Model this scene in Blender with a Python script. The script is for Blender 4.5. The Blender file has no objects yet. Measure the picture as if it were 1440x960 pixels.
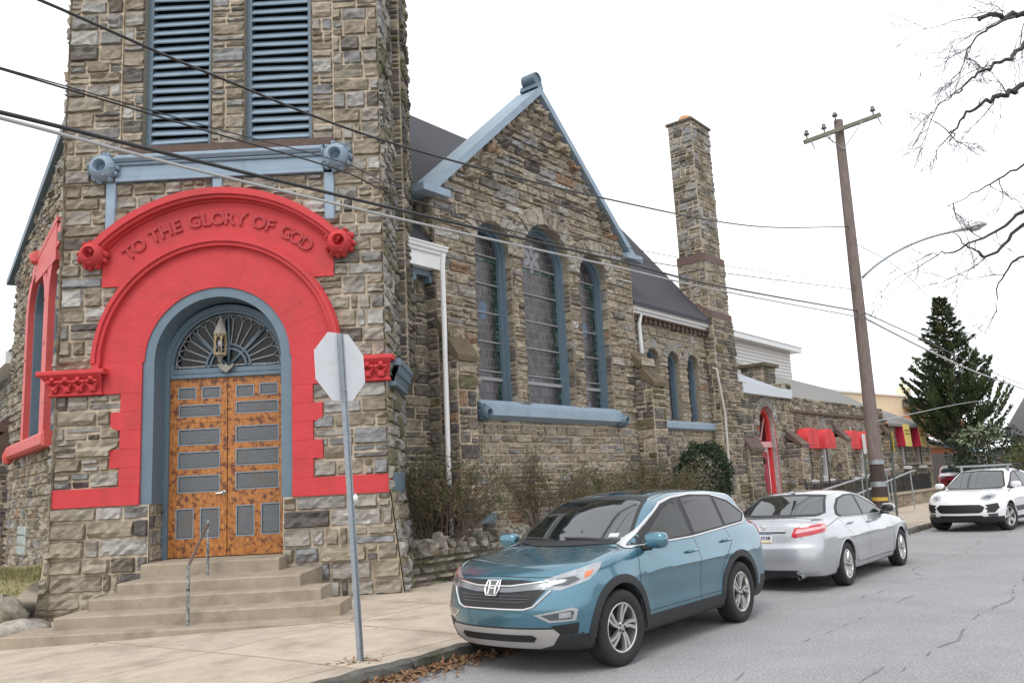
import bpy, math, random
import numpy as np
from mathutils import Vector as V, Matrix
from mathutils.geometry import delaunay_2d_cdt
R = math.radians
SC = bpy.context.scene
COL = SC.collection
rnd = random.Random(7)

# ------------------------------------------------------------------ camera
CAM_H, CAM_F, CAM_PITCH, CAM_ROLL = 1.76, 1190.0, R(9.8), R(-2.95)
_f = V((0, math.cos(CAM_PITCH), math.sin(CAM_PITCH)))
_u = V((0, -math.sin(CAM_PITCH), math.cos(CAM_PITCH)))
_r = V((1, 0, 0))
CR = _r * math.cos(CAM_ROLL) + _u * math.sin(CAM_ROLL)
CU = _u * math.cos(CAM_ROLL) - _r * math.sin(CAM_ROLL)
CO = V((0, 0, CAM_H))
cam_data = bpy.data.cameras.new("camera")
cam_data.sensor_width = 36
cam_data.lens = CAM_F / 1440 * 36
cam_data.clip_start, cam_data.clip_end = 0.1, 3000
cam = bpy.data.objects.new("camera", cam_data)
M = Matrix((CR, CU, -_f)).transposed().to_4x4()
M.translation = CO
cam.matrix_world = M
COL.objects.link(cam)
SC.camera = cam

# ------------------------------------------------------------------ light: overcast day
SUN_EL, SUN_AZ = R(52), R(200)          # azimuth clockwise from +Y; the sun stands behind the camera, a little left
world = bpy.data.worlds.new("World")
SC.world = world
world.use_nodes = True
wn, wl = world.node_tree.nodes, world.node_tree.links
wn.clear()
w_out = wn.new("ShaderNodeOutputWorld")
w_bg = wn.new("ShaderNodeBackground")
w_sky = wn.new("ShaderNodeTexSky")
w_sky.sky_type = 'NISHITA'
w_sky.sun_disc = False
w_sky.sun_elevation = SUN_EL
w_sky.sun_rotation = SUN_AZ
w_hs = wn.new("ShaderNodeHueSaturation")
w_hs.inputs['Saturation'].default_value = 0.12
w_mix = wn.new("ShaderNodeMix")
w_mix.data_type = 'RGBA'
w_mix.inputs[0].default_value = 0.78       # cloud cover
w_mix.inputs[7].default_value = (9.6, 9.8, 10.2, 1)
w_bg.inputs['Strength'].default_value = 0.12
wl.new(w_sky.outputs[0], w_hs.inputs['Color'])
wl.new(w_hs.outputs[0], w_mix.inputs[6])
wl.new(w_mix.outputs[2], w_bg.inputs['Color'])
wl.new(w_bg.outputs[0], w_out.inputs['Surface'])
sun_d = bpy.data.lights.new("sun", 'SUN')
sun_d.energy, sun_d.angle, sun_d.color = 1.0, R(24), (1, 0.97, 0.92)
sun = bpy.data.objects.new("sun", sun_d)
_sd = V((math.sin(SUN_AZ) * math.cos(SUN_EL), math.cos(SUN_AZ) * math.cos(SUN_EL), math.sin(SUN_EL)))
sun.rotation_euler = (-_sd).to_track_quat('-Z', 'Y').to_euler()
sun.location = _sd * 60
COL.objects.link(sun)
SC.view_settings.view_transform = 'Standard'
SC.view_settings.look = 'None'
SC.view_settings.exposure = 0.48
SC.view_settings.gamma = 1
try:
    SC.cycles.use_denoising = True
    SC.cycles.max_bounces = 6
except Exception:
    pass

# ------------------------------------------------------------------ frames
class Fr:
    """a local frame: origin o, axes u (along), v (up), n (out of the wall)"""
    def __init__(s, o, u, v, n): s.o, s.u, s.v, s.n = V(o), V(u), V(v), V(n)
    def p(s, a, b, c=0.0): return s.o + s.u * a + s.v * b + s.n * c
TH = R(38.5)
S = V((math.sin(TH), math.cos(TH), 0))
N = V((math.cos(TH), -math.sin(TH), 0))
Z = V((0, 0, 1))
W0 = V((-2.05, 14.9, 0))
FY = 14.9
FRONT = Fr((0, FY, 0), (1, 0, 0), Z, (0, -1, 0))
def WALL(n): return Fr(W0 + N * n, S, Z, N)
def W(s, n, z=0.0): return W0 + S * s + N * n + Z * z
LS = V((-math.sin(TH), math.cos(TH), 0))
LN = V((-math.cos(TH), -math.sin(TH), 0))
LW0 = V((-8.3, 14.9, 0))
def LWALL(n): return Fr(LW0 + LN * n, LS, Z, LN)
def ray(x, y): return _f * CAM_F + CR * (x - 720) + CU * (480 - y)
def hit(x, y, p0, n):
    d = ray(x, y)
    return CO + d * ((V(p0) - CO).dot(n) / d.dot(n))
def on_front(x, y, Y=FY): return hit(x, y, (0, Y, 0), V((0, 1, 0)))
def on_wall(x, y, n):
    P = hit(x, y, W0 + N * n, N)
    return (P - W0).dot(S), P.z

# ------------------------------------------------------------------ materials
MATS = {}
def nd(nt, t, **kw):
    n = nt.nodes.new(t)
    for k, v in kw.items():
        if k in n.inputs: n.inputs[k].default_value = v
        else: setattr(n, k, v)
    return n
def mat(name, col=(.5, .5, .5), rough=.6, metal=0., var=.12, vscale=6., bump=0., bscale=40., spec=.5, coat=0., attr=False,
        ramp=None, stretch=(1, 1, 1), emit=None, detail=6., ior=None, alpha=None, dirt=None):
    """Principled material with noise colour variation, noise bump, optional 'Col' attribute as base and an optional dirt stain"""
    if name in MATS: return MATS[name]
    m = bpy.data.materials.new(name)
    m.use_nodes = True
    nt = m.node_tree
    L = nt.links
    b = nt.nodes['Principled BSDF']
    b.inputs['Roughness'].default_value = rough
    b.inputs['Metallic'].default_value = metal
    b.inputs['Specular IOR Level'].default_value = spec
    if ior: b.inputs['IOR'].default_value = ior
    if coat:
        b.inputs['Coat Weight'].default_value = coat
        b.inputs['Coat Roughness'].default_value = .03
    tc = nd(nt, 'ShaderNodeTexCoord')
    mp = nd(nt, 'ShaderNodeMapping')
    mp.inputs['Scale'].default_value = stretch
    L.new(tc.outputs['Object'], mp.inputs['Vector'])
    nz = nd(nt, 'ShaderNodeTexNoise', Scale=vscale, Detail=detail, Roughness=.6)
    L.new(mp.outputs[0], nz.inputs['Vector'])
    if ramp:
        cr = nd(nt, 'ShaderNodeValToRGB')
        e = cr.color_ramp.elements
        e[0].position, e[0].color = ramp[0][0], (*ramp[0][1], 1)
        e[1].position, e[1].color = ramp[-1][0], (*ramp[-1][1], 1)
        for pos, c in ramp[1:-1]:
            k = e.new(pos); k.color = (*c, 1)
        L.new(nz.outputs['Fac'], cr.inputs['Fac'])
        out = cr.outputs[0]
    else:
        mr = nd(nt, 'ShaderNodeMapRange')
        mr.inputs['From Min'].default_value, mr.inputs['From Max'].default_value = .25, .75
        mr.inputs['To Min'].default_value, mr.inputs['To Max'].default_value = 1 - var, 1 + var
        L.new(nz.outputs['Fac'], mr.inputs['Value'])
        mx = nd(nt, 'ShaderNodeMix', data_type='RGBA', blend_type='MULTIPLY')
        mx.inputs[0].default_value = 1
        if attr:
            at = nd(nt, 'ShaderNodeAttribute', attribute_name='Col')
            L.new(at.outputs['Color'], mx.inputs[6])
        else:
            mx.inputs[6].default_value = (*col, 1)
        L.new(mr.outputs[0], mx.inputs[7])
        out = mx.outputs[2]
    if dirt:   # (colour, scale, lo, hi): stains with a shape of their own
        n2 = nd(nt, 'ShaderNodeTexNoise', Scale=dirt[1], Detail=8., Roughness=.65)
        L.new(tc.outputs['Object'], n2.inputs['Vector'])
        m2 = nd(nt, 'ShaderNodeMapRange')
        m2.inputs['From Min'].default_value, m2.inputs['From Max'].default_value = dirt[2], dirt[3]
        L.new(n2.outputs['Fac'], m2.inputs['Value'])
        x2 = nd(nt, 'ShaderNodeMix', data_type='RGBA')
        L.new(m2.outputs[0], x2.inputs[0])
        L.new(out, x2.inputs[6])
        x2.inputs[7].default_value = (*dirt[0], 1)
        out = x2.outputs[2]
    L.new(out, b.inputs['Base Color'])
    if bump:
        nb = nd(nt, 'ShaderNodeTexNoise', Scale=bscale, Detail=8., Roughness=.65)
        L.new(mp.outputs[0], nb.inputs['Vector'])
        bp = nd(nt, 'ShaderNodeBump', Strength=bump, Distance=.02)
        L.new(nb.outputs['Fac'], bp.inputs['Height'])
        L.new(bp.outputs[0], b.inputs['Normal'])
    if alpha is not None:
        tr = nd(nt, 'ShaderNodeBsdfTransparent')
        tr.inputs['Color'].default_value = (.55, .62, .58, 1)
        ms = nd(nt, 'ShaderNodeMixShader')
        ms.inputs[0].default_value = alpha
        L.new(tr.outputs[0], ms.inputs[1])
        L.new(b.outputs[0], ms.inputs[2])
        L.new(ms.outputs[0], nt.nodes['Material Output'].inputs['Surface'])
    MATS[name] = m
    return m

M_STONE = mat('rubble_stone', attr=True, rough=.92, var=.34, vscale=9, bump=.8, bscale=24, spec=.2, stretch=(1, 1, 1.7), dirt=((.085, .075, .06), 1.7, .58, .8))
M_STONE_MOSS = mat('mossy_stone', attr=True, rough=.95, var=.42, vscale=9, bump=.85, bscale=22, spec=.2, stretch=(1, 1, 1.6), dirt=((.065, .07, .035), 1.3, .5, .75))
M_RED = mat('red_paint', (.55, .052, .058), .6, var=.10, vscale=2.5, bump=.45, bscale=14, spec=.3, dirt=((.33, .055, .05), 1.1, .5, .85))
M_BLUE = mat('blue_grey_paint', (.125, .18, .228), .5, var=.1, vscale=5, bump=.15, bscale=30, dirt=((.09, .13, .17), 4., .6, .8))
M_BLUE_LIGHT = mat('pale_blue_paint', (.25, .33, .41), .5, var=.1, vscale=3, bump=.12, dirt=((.15, .2, .25), 2.2, .56, .8))
M_CONC = mat('step_concrete', (.33, .275, .21), .9, var=.18, vscale=3, bump=.3, bscale=60, dirt=((.20, .165, .125), 2.2, .5, .75))
M_WHITE = mat('white_trim', (.78, .78, .78), .45, var=.05, dirt=((.5, .48, .45), 3, .62, .85))
M_SHINGLE = mat('slate_shingle', (.046, .047, .056), .8, var=.3, vscale=14, bump=.4, bscale=22)
M_SHINGLE_LIGHT = mat('grey_shingle', (.2, .195, .185), .85, var=.2, vscale=12, bump=.4, bscale=20)
M_DARK = mat('dark_void', (.012, .012, .014), .8, var=.1)  # near-black colour standing in for unlit space behind louvres and in the tower
M_BLACK = mat('black_iron', (.02, .02, .022), .5, var=.2, bump=.1)
M_STEEL = mat('galvanised_steel', (.34, .36, .38), .5, metal=.6, var=.2, vscale=12, bump=.1)
M_RUSTSTEEL = mat('worn_painted_steel', (.2, .2, .21), .55, metal=.4, vscale=22, ramp=((.35, (.03, .03, .035)), (.5, (.25, .25, .26)), (.7, (.5, .5, .5))))
M_WOOD = mat('weathered_pole_wood', (.19, .15, .135), .9, var=.35, vscale=6, bump=.6, bscale=14, stretch=(6, 6, .5))
M_CREO = mat('creosoted_pole_wood', (.06, .042, .036), .85, var=.35, vscale=6, bump=.6, bscale=14, stretch=(6, 6, .5))
M_CABLE = mat('cable_rubber', (.02, .02, .02), .45, var=.1)
M_CABLE_GREY = mat('cable_grey', (.42, .42, .42), .4, metal=.4, var=.1)
M_BROWNSTONE = mat('brownstone', (.12, .08, .065), .9, var=.3, vscale=8, bump=.5, bscale=30, dirt=((.07, .06, .045), 3, .5, .75))
M_CAPSTONE = mat('buttress_cap_stone', (.13, .10, .065), .95, var=.3, vscale=6, bump=.5, dirt=((.05, .05, .03), 3, .5, .7))
M_DOOR = mat('burnt_orange_wood', rough=.5, vscale=6, bump=.2, bscale=18, detail=10, stretch=(7., 7., 1.2),
             ramp=((.30, (.20, .062, .014)), (.45, (.37, .13, .025)), (.58, (.46, .185, .04)), (.74, (.54, .26, .075))), coat=.1, dirt=((.11, .032, .014), 11., .50, .62))
M_PANEL = mat('grey_blue_door_panel', (.115, .125, .135), .5, var=.25, vscale=10, stretch=(1, 1, 6), dirt=((.13, .10, .07), 3., .55, .8))
M_TAN = mat('tan_gilt_metal', (.42, .33, .2), .5, metal=.3, var=.3, vscale=30, dirt=((.2, .1, .04), 20, .5, .7))

# ------------------------------------------------------------------ mesh builder
class MB:
    def __init__(s): s.v, s.f, s.mi, s.c, s.k = [], [], [], [], 0; s.cur = (.5, .5, .5)
    def vert(s, p, c=None):
        s.v.append((p[0], p[1], p[2])); s.c.append(c or s.cur); return len(s.v) - 1
    def face(s, ids): s.f.append(tuple(ids)); s.mi.append(s.k)
    def quad(s, a, b, c, d, col=None): s.face([s.vert(p, col) for p in (a, b, c, d)])
    def poly(s, pts, col=None): s.face([s.vert(p, col) for p in pts])
    def box(s, fr, a0, a1, b0, b1, c0, c1, col=None):
        i = [s.vert(fr.p(a, b, c), col) for c in (c0, c1) for b in (b0, b1) for a in (a0, a1)]
        for q in ((0, 2, 3, 1), (4, 5, 7, 6), (0, 1, 5, 4), (2, 6, 7, 3), (0, 4, 6, 2), (1, 3, 7, 5)): s.face([i[k] for k in q])
    def bbox(s, fr, a0, a1, b0, b1, c0, c1, e=.01):
        """box with chamfered front edges (front = +n)"""
        i = []
        for (x0, x1, y0, y1, c) in ((a0, a1, b0, b1, c0), (a0, a1, b0, b1, c1 - e), (a0 + e, a1 - e, b0 + e, b1 - e, c1)):
            i.append([s.vert(fr.p(*q, c)) for q in ((x0, y0), (x1, y0), (x1, y1), (x0, y1))])
        for l in (0, 1):
            for k in range(4): s.face((i[l][k], i[l][(k + 1) % 4], i[l + 1][(k + 1) % 4], i[l + 1][k]))
        s.face(i[2]); s.face(i[0][::-1])
    def prism(s, fr, pts, c0, c1, back=True):
        a = [s.vert(fr.p(x, y, c0)) for x, y in pts]
        b = [s.vert(fr.p(x, y, c1)) for x, y in pts]
        n = len(pts)
        for k in range(n): s.face((a[k], a[(k + 1) % n], b[(k + 1) % n], b[k]))
        s.face(b)
        if back: s.face(a[::-1])
    def ring(s, fr, outer, inner, c0, c1, closed=True):
        n = len(outer)
        o0 = [s.vert(fr.p(x, y, c0)) for x, y in outer]; o1 = [s.vert(fr.p(x, y, c1)) for x, y in outer]
        i0 = [s.vert(fr.p(x, y, c0)) for x, y in inner]; i1 = [s.vert(fr.p(x, y, c1)) for x, y in inner]
        for k in range(n if closed else n - 1):
            j = (k + 1) % n
            s.face((o1[k], o1[j], i1[j], i1[k])); s.face((o0[j], o0[k], i0[k], i0[j]))
            s.face((o0[k], o0[j], o1[j], o1[k])); s.face((i0[j], i0[k], i1[k], i1[j]))
        if not closed:
            for k in (0, n - 1): s.face((o0[k], o1[k], i1[k], i0[k]))
    def tube(s, path, r, n=8, cap=True):
        path = [V(p) for p in path]
        rs = r if isinstance(r, (list, tuple)) else [r] * len(path)
        rows = []
        ref = V((0, 0, 1))
        for k, p in enumerate(path):
            t = (path[min(k + 1, len(path) - 1)] - path[max(k - 1, 0)])
            t = t.normalized() if t.length > 1e-9 else V((0, 0, 1))
            if abs(t.dot(ref)) > .95: ref = V((1, 0, 0)) if abs(t.x) < .9 else V((0, 1, 0))
            a = t.cross(ref).normalized(); b = t.cross(a)
            rows.append([s.vert(p + (a * math.cos(6.2832 * j / n) + b * math.sin(6.2832 * j / n)) * rs[k]) for j in range(n)])
        for k in range(len(rows) - 1):
            for j in range(n): s.face((rows[k][j], rows[k][(j + 1) % n], rows[k + 1][(j + 1) % n], rows[k + 1][j]))
        if cap: s.face(rows[0][::-1]); s.face(rows[-1])
    def lathe(s, o, axis, prof, n=24, a0=0., ref=None):
        """prof: list of (radius, distance along axis)"""
        ax = V(axis).normalized()
        a = ax.orthogonal().normalized() if ref is None else V(ref); b = ax.cross(a)
        rows = [[s.vert(V(o) + ax * h + (a * math.cos(a0 + 6.28318 * j / n) + b * math.sin(a0 + 6.28318 * j / n)) * max(r, 1e-4)) for j in range(n)] for r, h in prof]
        for k in range(len(rows) - 1):
            for j in range(n): s.face((rows[k][j], rows[k][(j + 1) % n], rows[k + 1][(j + 1) % n], rows[k + 1][j]))
    def blob(s, o, rad, n=10, jit=.15, rg=rnd, ax=None):
        """an uneven rounded lump"""
        ax = ax or (V((1, 0, 0)), V((0, 1, 0)), Z)
        rows = []
        for i in range(n // 2 + 1):
            t = math.pi * i / (n // 2)
            row = []
            for j in range(n):
                p = 6.28318 * j / n
                k = 1 + rg.uniform(-jit, jit)
                d = (math.sin(t) * math.cos(p) * rad[0] * k, math.sin(t) * math.sin(p) * rad[1] * k, math.cos(t) * rad[2] * k)
                row.append(s.vert(V(o) + ax[0] * d[0] + ax[1] * d[1] + ax[2] * d[2]))
            rows.append(row)
        for i in range(n // 2):
            for j in range(n): s.face((rows[i][j], rows[i + 1][j], rows[i + 1][(j + 1) % n], rows[i][(j + 1) % n]))
    def text(s, body, size, depth, fn):
        cu = bpy.data.curves.new('t', 'FONT'); cu.body = body; cu.size = size; cu.extrude = depth; cu.align_x = 'CENTER'
        cu.resolution_u = 3; cu.offset = size * .022
        ob = bpy.data.objects.new('t', cu); COL.objects.link(ob)
        dg = bpy.context.evaluated_depsgraph_get()
        me = bpy.data.meshes.new_from_object(ob.evaluated_get(dg))
        b = len(s.v)
        for v in me.vertices: s.vert(fn(v.co.x, v.co.y, v.co.z))
        for p in me.polygons: s.face([b + i for i in p.vertices])
        bpy.data.objects.remove(ob); bpy.data.curves.remove(cu); bpy.data.meshes.remove(me)
    def build(s, name, mats, parent=None, smooth=False, sharp=None):
        me = bpy.data.meshes.new(name)
        o0 = parent_origin(parent)
        me.from_pydata([(x - o0[0], y - o0[1], z - o0[2]) for x, y, z in s.v], [], s.f)
        mats = mats if isinstance(mats, (list, tuple)) else [mats]
        for m in mats: me.materials.append(m)
        if len(mats) > 1: me.polygons.foreach_set('material_index', s.mi)
        ca = me.color_attributes.new('Col', 'FLOAT_COLOR', 'POINT')
        ca.data.foreach_set('color', np.array([(*c, 1) for c in s.c], dtype=np.float32).ravel())
        if smooth:
            me.polygons.foreach_set('use_smooth', [True] * len(me.polygons))
            if sharp: me.set_sharp_from_angle(angle=R(sharp))
        me.update()
        o = bpy.data.objects.new(name, me)
        COL.objects.link(o)
        if parent: o.parent = parent
        return o
    def build_each(s, name, mats, parent=None, smooth=False, sharp=None):
        """every loose piece becomes an object of its own"""
        par = list(range(len(s.v)))
        def fd(i):
            while par[i] != i: par[i] = par[par[i]]; i = par[i]
            return i
        for f in s.f:
            r0 = fd(f[0])
            for i in f[1:]: par[fd(i)] = r0
        grp = {}
        for k, f in enumerate(s.f): grp.setdefault(fd(f[0]), []).append(k)
        outs = []
        for ks in grp.values():
            m = MB(); mp = {}
            for k in ks:
                for i in s.f[k]:
                    if i not in mp: mp[i] = m.vert(s.v[i], s.c[i])
                m.k = s.mi[k]; m.face([mp[i] for i in s.f[k]])
            outs.append(m.build(name, mats, parent, smooth, sharp))
        return outs
def parent_origin(p):
    x = y = z = 0.
    while p is not None:
        x += p.location.x; y += p.location.y; z += p.location.z
        p = p.parent
    return (x, y, z)
def thing(name, label, cat, loc=(0, 0, 0), group=None):
    o = bpy.data.objects.new(name, None)
    o.empty_display_size = .3
    o.location = loc
    COL.objects.link(o)
    return tag(o, label, cat, group)
def tag(o, label=None, cat=None, group=None, kind=None):
    if label: o['label'] = label
    if cat: o['category'] = cat
    if group: o['group'] = group
    if kind: o['kind'] = kind
    return o

# ------------------------------------------------------------------ rubble masonry
TANS = [(.32, .275, .215), (.27, .23, .18), (.38, .335, .265), (.30, .27, .22), (.24, .205, .155), (.35, .30, .225)]
GREYS = [(.25, .24, .225), (.31, .30, .285), (.20, .195, .185), (.41, .395, .365), (.23, .235, .245)]
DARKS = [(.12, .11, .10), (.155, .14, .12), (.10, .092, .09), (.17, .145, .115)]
RUSTS = [(.25, .165, .11), (.22, .15, .11)]
MORTAR = (.50, .42, .32)
def tone(cols, k):
    m = [sum(c[i] for c in cols) / len(cols) for i in range(3)]
    return [tuple(c[i] * (1 - k) + m[i] * k for i in range(3)) for c in cols]
GREYS = tone(GREYS + [(.31, .285, .245)] * 3, .25)
TANS = [tuple(x * .92 for x in c) for c in tone(TANS, .3)]
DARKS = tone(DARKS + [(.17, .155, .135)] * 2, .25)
PAL_FRONT = TANS * 5 + GREYS * 4 + DARKS
PAL_SIDE = TANS * 6 + GREYS + DARKS + RUSTS[:1]
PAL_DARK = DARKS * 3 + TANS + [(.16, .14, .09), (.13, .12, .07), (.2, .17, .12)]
PAL_GREYMOSS = GREYS * 2 + [(.17, .16, .11), (.14, .135, .09), (.2, .18, .13), (.24, .22, .17)] * 2
def pick(iv, lo, hi, v):
    best, bo = None, 1e-6
    for a, b in iv(v):
        o = min(b, hi) - max(a, lo)
        if o > bo: best, bo = (a, b), o
    return best
def stone(mb, fr, u0, u1, v0, v1, c0, dep, col, rg, iv=None, lo=None, hi=None):
    w, h = u1 - u0, v1 - v0
    if w < .03 or h < .025: return
    e = min(.022, w * .2, h * .25)
    us = [0, e] + [e + (w - 2 * e) * k / max(1, int(w / .10)) for k in range(1, max(1, int(w / .10)))] + [w - e, w]
    vs = [0, e] + [e + (h - 2 * e) * k / max(1, int(h / .075)) for k in range(1, max(1, int(h / .075)))] + [h - e, h]
    base = dep * rg.uniform(.35, 1.)
    tu, tv = rg.uniform(-.5, .5) * dep, rg.uniform(-.6, .6) * dep
    rowoff = [rg.uniform(-.3, .3) * dep for _ in vs]
    ids = []
    nu, nv = len(us), len(vs)
    cj = [tuple(max(0, x * k) for x in col) for k in (rg.uniform(.86, .98), 1, rg.uniform(1.02, 1.2))]
    for j, dv in enumerate(vs):
        v = v0 + dv
        if iv:
            q = pick(iv, lo, hi, v)
            a, b = (q if q else ((lo + hi) / 2,) * 2)
        row = []
        for i, du in enumerate(us):
            edge = i in (0, nu - 1) or j in (0, nv - 1)
            corner = i in (0, nu - 1) and j in (0, nv - 1)
            u = u0 + du
            vv = v
            if edge:
                c = c0 - .004
                if corner:
                    u += (1 if i == 0 else -1) * rg.uniform(0, .018); vv += (1 if j == 0 else -1) * rg.uniform(0, .014)
                else:
                    if i in (0, nu - 1): u += (1 if i == 0 else -1) * rg.uniform(0, .008)
                    else: vv += (1 if j == 0 else -1) * rg.uniform(0, .010)
            else:
                c = c0 + max(.008, base + tu * (du / w - .5) + tv * (dv / h - .5) + rowoff[j] + rg.uniform(-.36, .36) * dep)
                u += rg.uniform(-.012, .012); vv += rg.uniform(-.01, .01)
            if iv: u = min(max(u, a), b)
            row.append(mb.vert(fr.p(u, vv, c), cj[0] if edge else cj[int(rg.random() * 3)]))
        ids.append(row)
    for j in range(nv - 1):
        for i in range(nu - 1): mb.face((ids[j][i], ids[j][i + 1], ids[j + 1][i + 1], ids[j + 1][i]))
def masonry(mb, fr, iv, z0, z1, seed=1, ch=(.17, .36), sw=(.26, .80), dep=.055, c0=0., pal=PAL_FRONT, gap=.026, split=.26, mortar=MORTAR):
    rg = random.Random(seed)
    # mortar bed
    v = z0
    while v < z1 - 1e-6:
        v2 = min(v + .06, z1)
        for lo, hi in iv((v + v2) / 2):
            A = pick(iv, lo, hi, v + 1e-4) or ((lo + hi) / 2,) * 2
            B = pick(iv, lo, hi, v2 - 1e-4) or ((lo + hi) / 2,) * 2
            mb.quad(fr.p(A[0], v, c0), fr.p(A[1], v, c0), fr.p(B[1], v2, c0), fr.p(B[0], v2, c0), mortar)
        v = v2
    v = z0
    while v < z1 - .02:
        h = rg.uniform(*ch)
        if z1 - v - h < .12: h = z1 - v
        h = min(h, z1 - v)
        for lo, hi in iv(v + h / 2):
            u = lo
            while u < hi - .03:
                w = rg.uniform(*sw) * (1. if h > .2 else 1.15)
                if rg.random() < .22: w = rg.uniform(.13, .26)
                if hi - u - w < .16: w = hi - u
                k = 1
                if rg.random() < split and h > .2: k = rg.choice((2, 2, 3)) if h > .26 else 2
                for t in range(k):
                    # a wide split stone is broken again lengthwise
                    cuts = [u, u + w] if (k == 1 or w < .5 or rg.random() < .4) else [u, u + w * rg.uniform(.35, .65), u + w]
                    for a, b in zip(cuts, cuts[1:]):
                        stone(mb, fr, a + gap / 2, b - gap / 2, v + h * t / k + gap / 2, v + h * (t + 1) / k - gap / 2, c0, dep, rg.choice(pal), rg, iv, lo, hi)
                u += w
        v += h
def rect(a, b): return lambda v: [(a, b)]
def holes(lo, hi, hs):
    """lo, hi: numbers or functions of v;  hs: functions v -> (a, b) or None"""
    def f(v):
        l = lo(v) if callable(lo) else lo
        h = hi(v) if callable(hi) else hi
        if h <= l: return []
        out = [(l, h)]
        for g in hs:
            q = g(v)
            if not q: continue
            nx = []
            for a, b in out:
                if q[1] <= a or q[0] >= b: nx.append((a, b)); continue
                if q[0] - a > .02: nx.append((a, q[0]))
                if b - q[1] > .02: nx.append((q[1], b))
            out = nx
        return out
    return f
def arch_hole(cu, r, z0, zs):
    def g(v):
        if v < z0 or v > zs + r: return None
        d = r if v <= zs else math.sqrt(max(0, r * r - (v - zs) ** 2))
        return (cu - d, cu + d) if d > .01 else None
    return g
def rect_hole(a, b, z0, z1): return lambda v: (a, b) if z0 <= v <= z1 else None
def arch_pts(cu, r, z0, zs, n=20):
    return [(cu - r, z0)] + [(cu - r * math.cos(math.pi * k / n), zs + r * math.sin(math.pi * k / n)) for k in range(n + 1)] + [(cu + r, z0)]
def reveal(mb, fr, pts, c0, c1, closed=False):
    n = len(pts)
    for k in range(n if closed else n - 1):
        (a, b), (c, d) = pts[k], pts[(k + 1) % n]
        mb.quad(fr.p(a, b, c0), fr.p(c, d, c0), fr.p(c, d, c1), fr.p(a, b, c1))
def voussoirs(mb, fr, cu, cv, r0, r1, a0, a1, n, c0, dep, pal, seed=3, gap=.012, rough=.4):
    rg = random.Random(seed)
    for k in range(n):
        b0 = a0 + (a1 - a0) * k / n; b1 = a0 + (a1 - a0) * (k + 1) / n
        col = rg.choice(pal) if pal else (.5, .5, .5)
        rr1 = r1 * (1 + rg.uniform(-.02, .02)) if rough > .3 else r1
        ids = []
        base = dep * rg.uniform(.7, 1)
        na, nr = max(3, int((r1 * abs(b1 - b0)) / .12) + 2), max(3, int((r1 - r0) / .12) + 2)
        for j in range(nr + 1):
            t = j / nr
            t = 0 if j == 0 else 1 if j == nr else .04 + .92 * (j - 1) / (nr - 2)
            r = r0 + gap * .5 + (rr1 - r0 - gap) * t
            row = []
            for i in range(na + 1):
                q = 0 if i == 0 else 1 if i == na else .06 + .88 * (i - 1) / (na - 2)
                g = gap / 2 / r
                a = b0 + g + (b1 - b0 - 2 * g) * q
                edge = i in (0, na) or j in (0, nr)
                c = c0 - .003 if edge else c0 + base * (1 + rg.uniform(-rough, rough))
                row.append(mb.vert(fr.p(cu + r * math.cos(a), cv + r * math.sin(a), c), col))
            ids.append(row)
        for j in range(nr):
            for i in range(na): mb.face((ids[j][i], ids[j][i + 1], ids[j + 1][i + 1], ids[j + 1][i]))
def arc(cu, cv, r, a0, a1, n=32): return [(cu + r * math.cos(a0 + (a1 - a0) * k / n), cv + r * math.sin(a0 + (a1 - a0) * k / n)) for k in range(n + 1)]
def sbox(mb, fr, a0, a1, b0, b1, c0, c1, seed, pal, dep=.05, sides='front left right'):
    """a masonry block: stones on the front (c1) and on the chosen side faces"""
    if 'front' in sides: masonry(mb, Fr(fr.p(0, 0, c1), fr.u, fr.v, fr.n), rect(a0, a1), b0, b1, seed, dep=dep, pal=pal, sw=(.25, .6))
    if 'left' in sides: masonry(mb, Fr(fr.p(a0, 0, 0), fr.n, fr.v, -fr.u), rect(c0, c1), b0, b1, seed + 1, dep=dep, pal=pal, sw=(.25, .55))
    if 'right' in sides: masonry(mb, Fr(fr.p(a1, 0, 0), fr.n, fr.v, fr.u), rect(c0, c1), b0, b1, seed + 2, dep=dep, pal=pal, sw=(.25, .55))
    if 'top' in sides: mb.quad(fr.p(a0, b1, c0), fr.p(a1, b1, c0), fr.p(a1, b1, c1), fr.p(a0, b1, c1), pal[0])

# ================================================================== SETTING: ground
M_ASPH = mat('worn_asphalt', (.29, .29, .295), .92, var=.14, vscale=1.1, bump=.5, bscale=120, dirt=((.235, .235, .24), .45, .5, .75))
M_WALK = mat('tan_pavement', (.53, .445, .355), .95, var=.16, vscale=3.5, bump=.3, bscale=150, dirt=((.31, .255, .195), 1.3, .48, .75))
M_KERB = mat('granite_kerb', (.11, .105, .095), .9, var=.4, vscale=5, bump=.9, bscale=18, dirt=((.05, .055, .03), 3, .45, .65))
M_SOIL = mat('garden_soil', (.09, .075, .045), 1., var=.5, vscale=5, bump=1., bscale=20, dirt=((.09, .10, .04), 3, .5, .6))
M_GRASS = mat('dry_grass', rough=1., vscale=7, bump=.6, ramp=((.3, (.10, .13, .04)), (.5, (.24, .22, .10)), (.7, (.33, .26, .15))))
M_FAR = mat('far_ground', (.14, .13, .10), 1., var=.3, vscale=.2)

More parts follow.
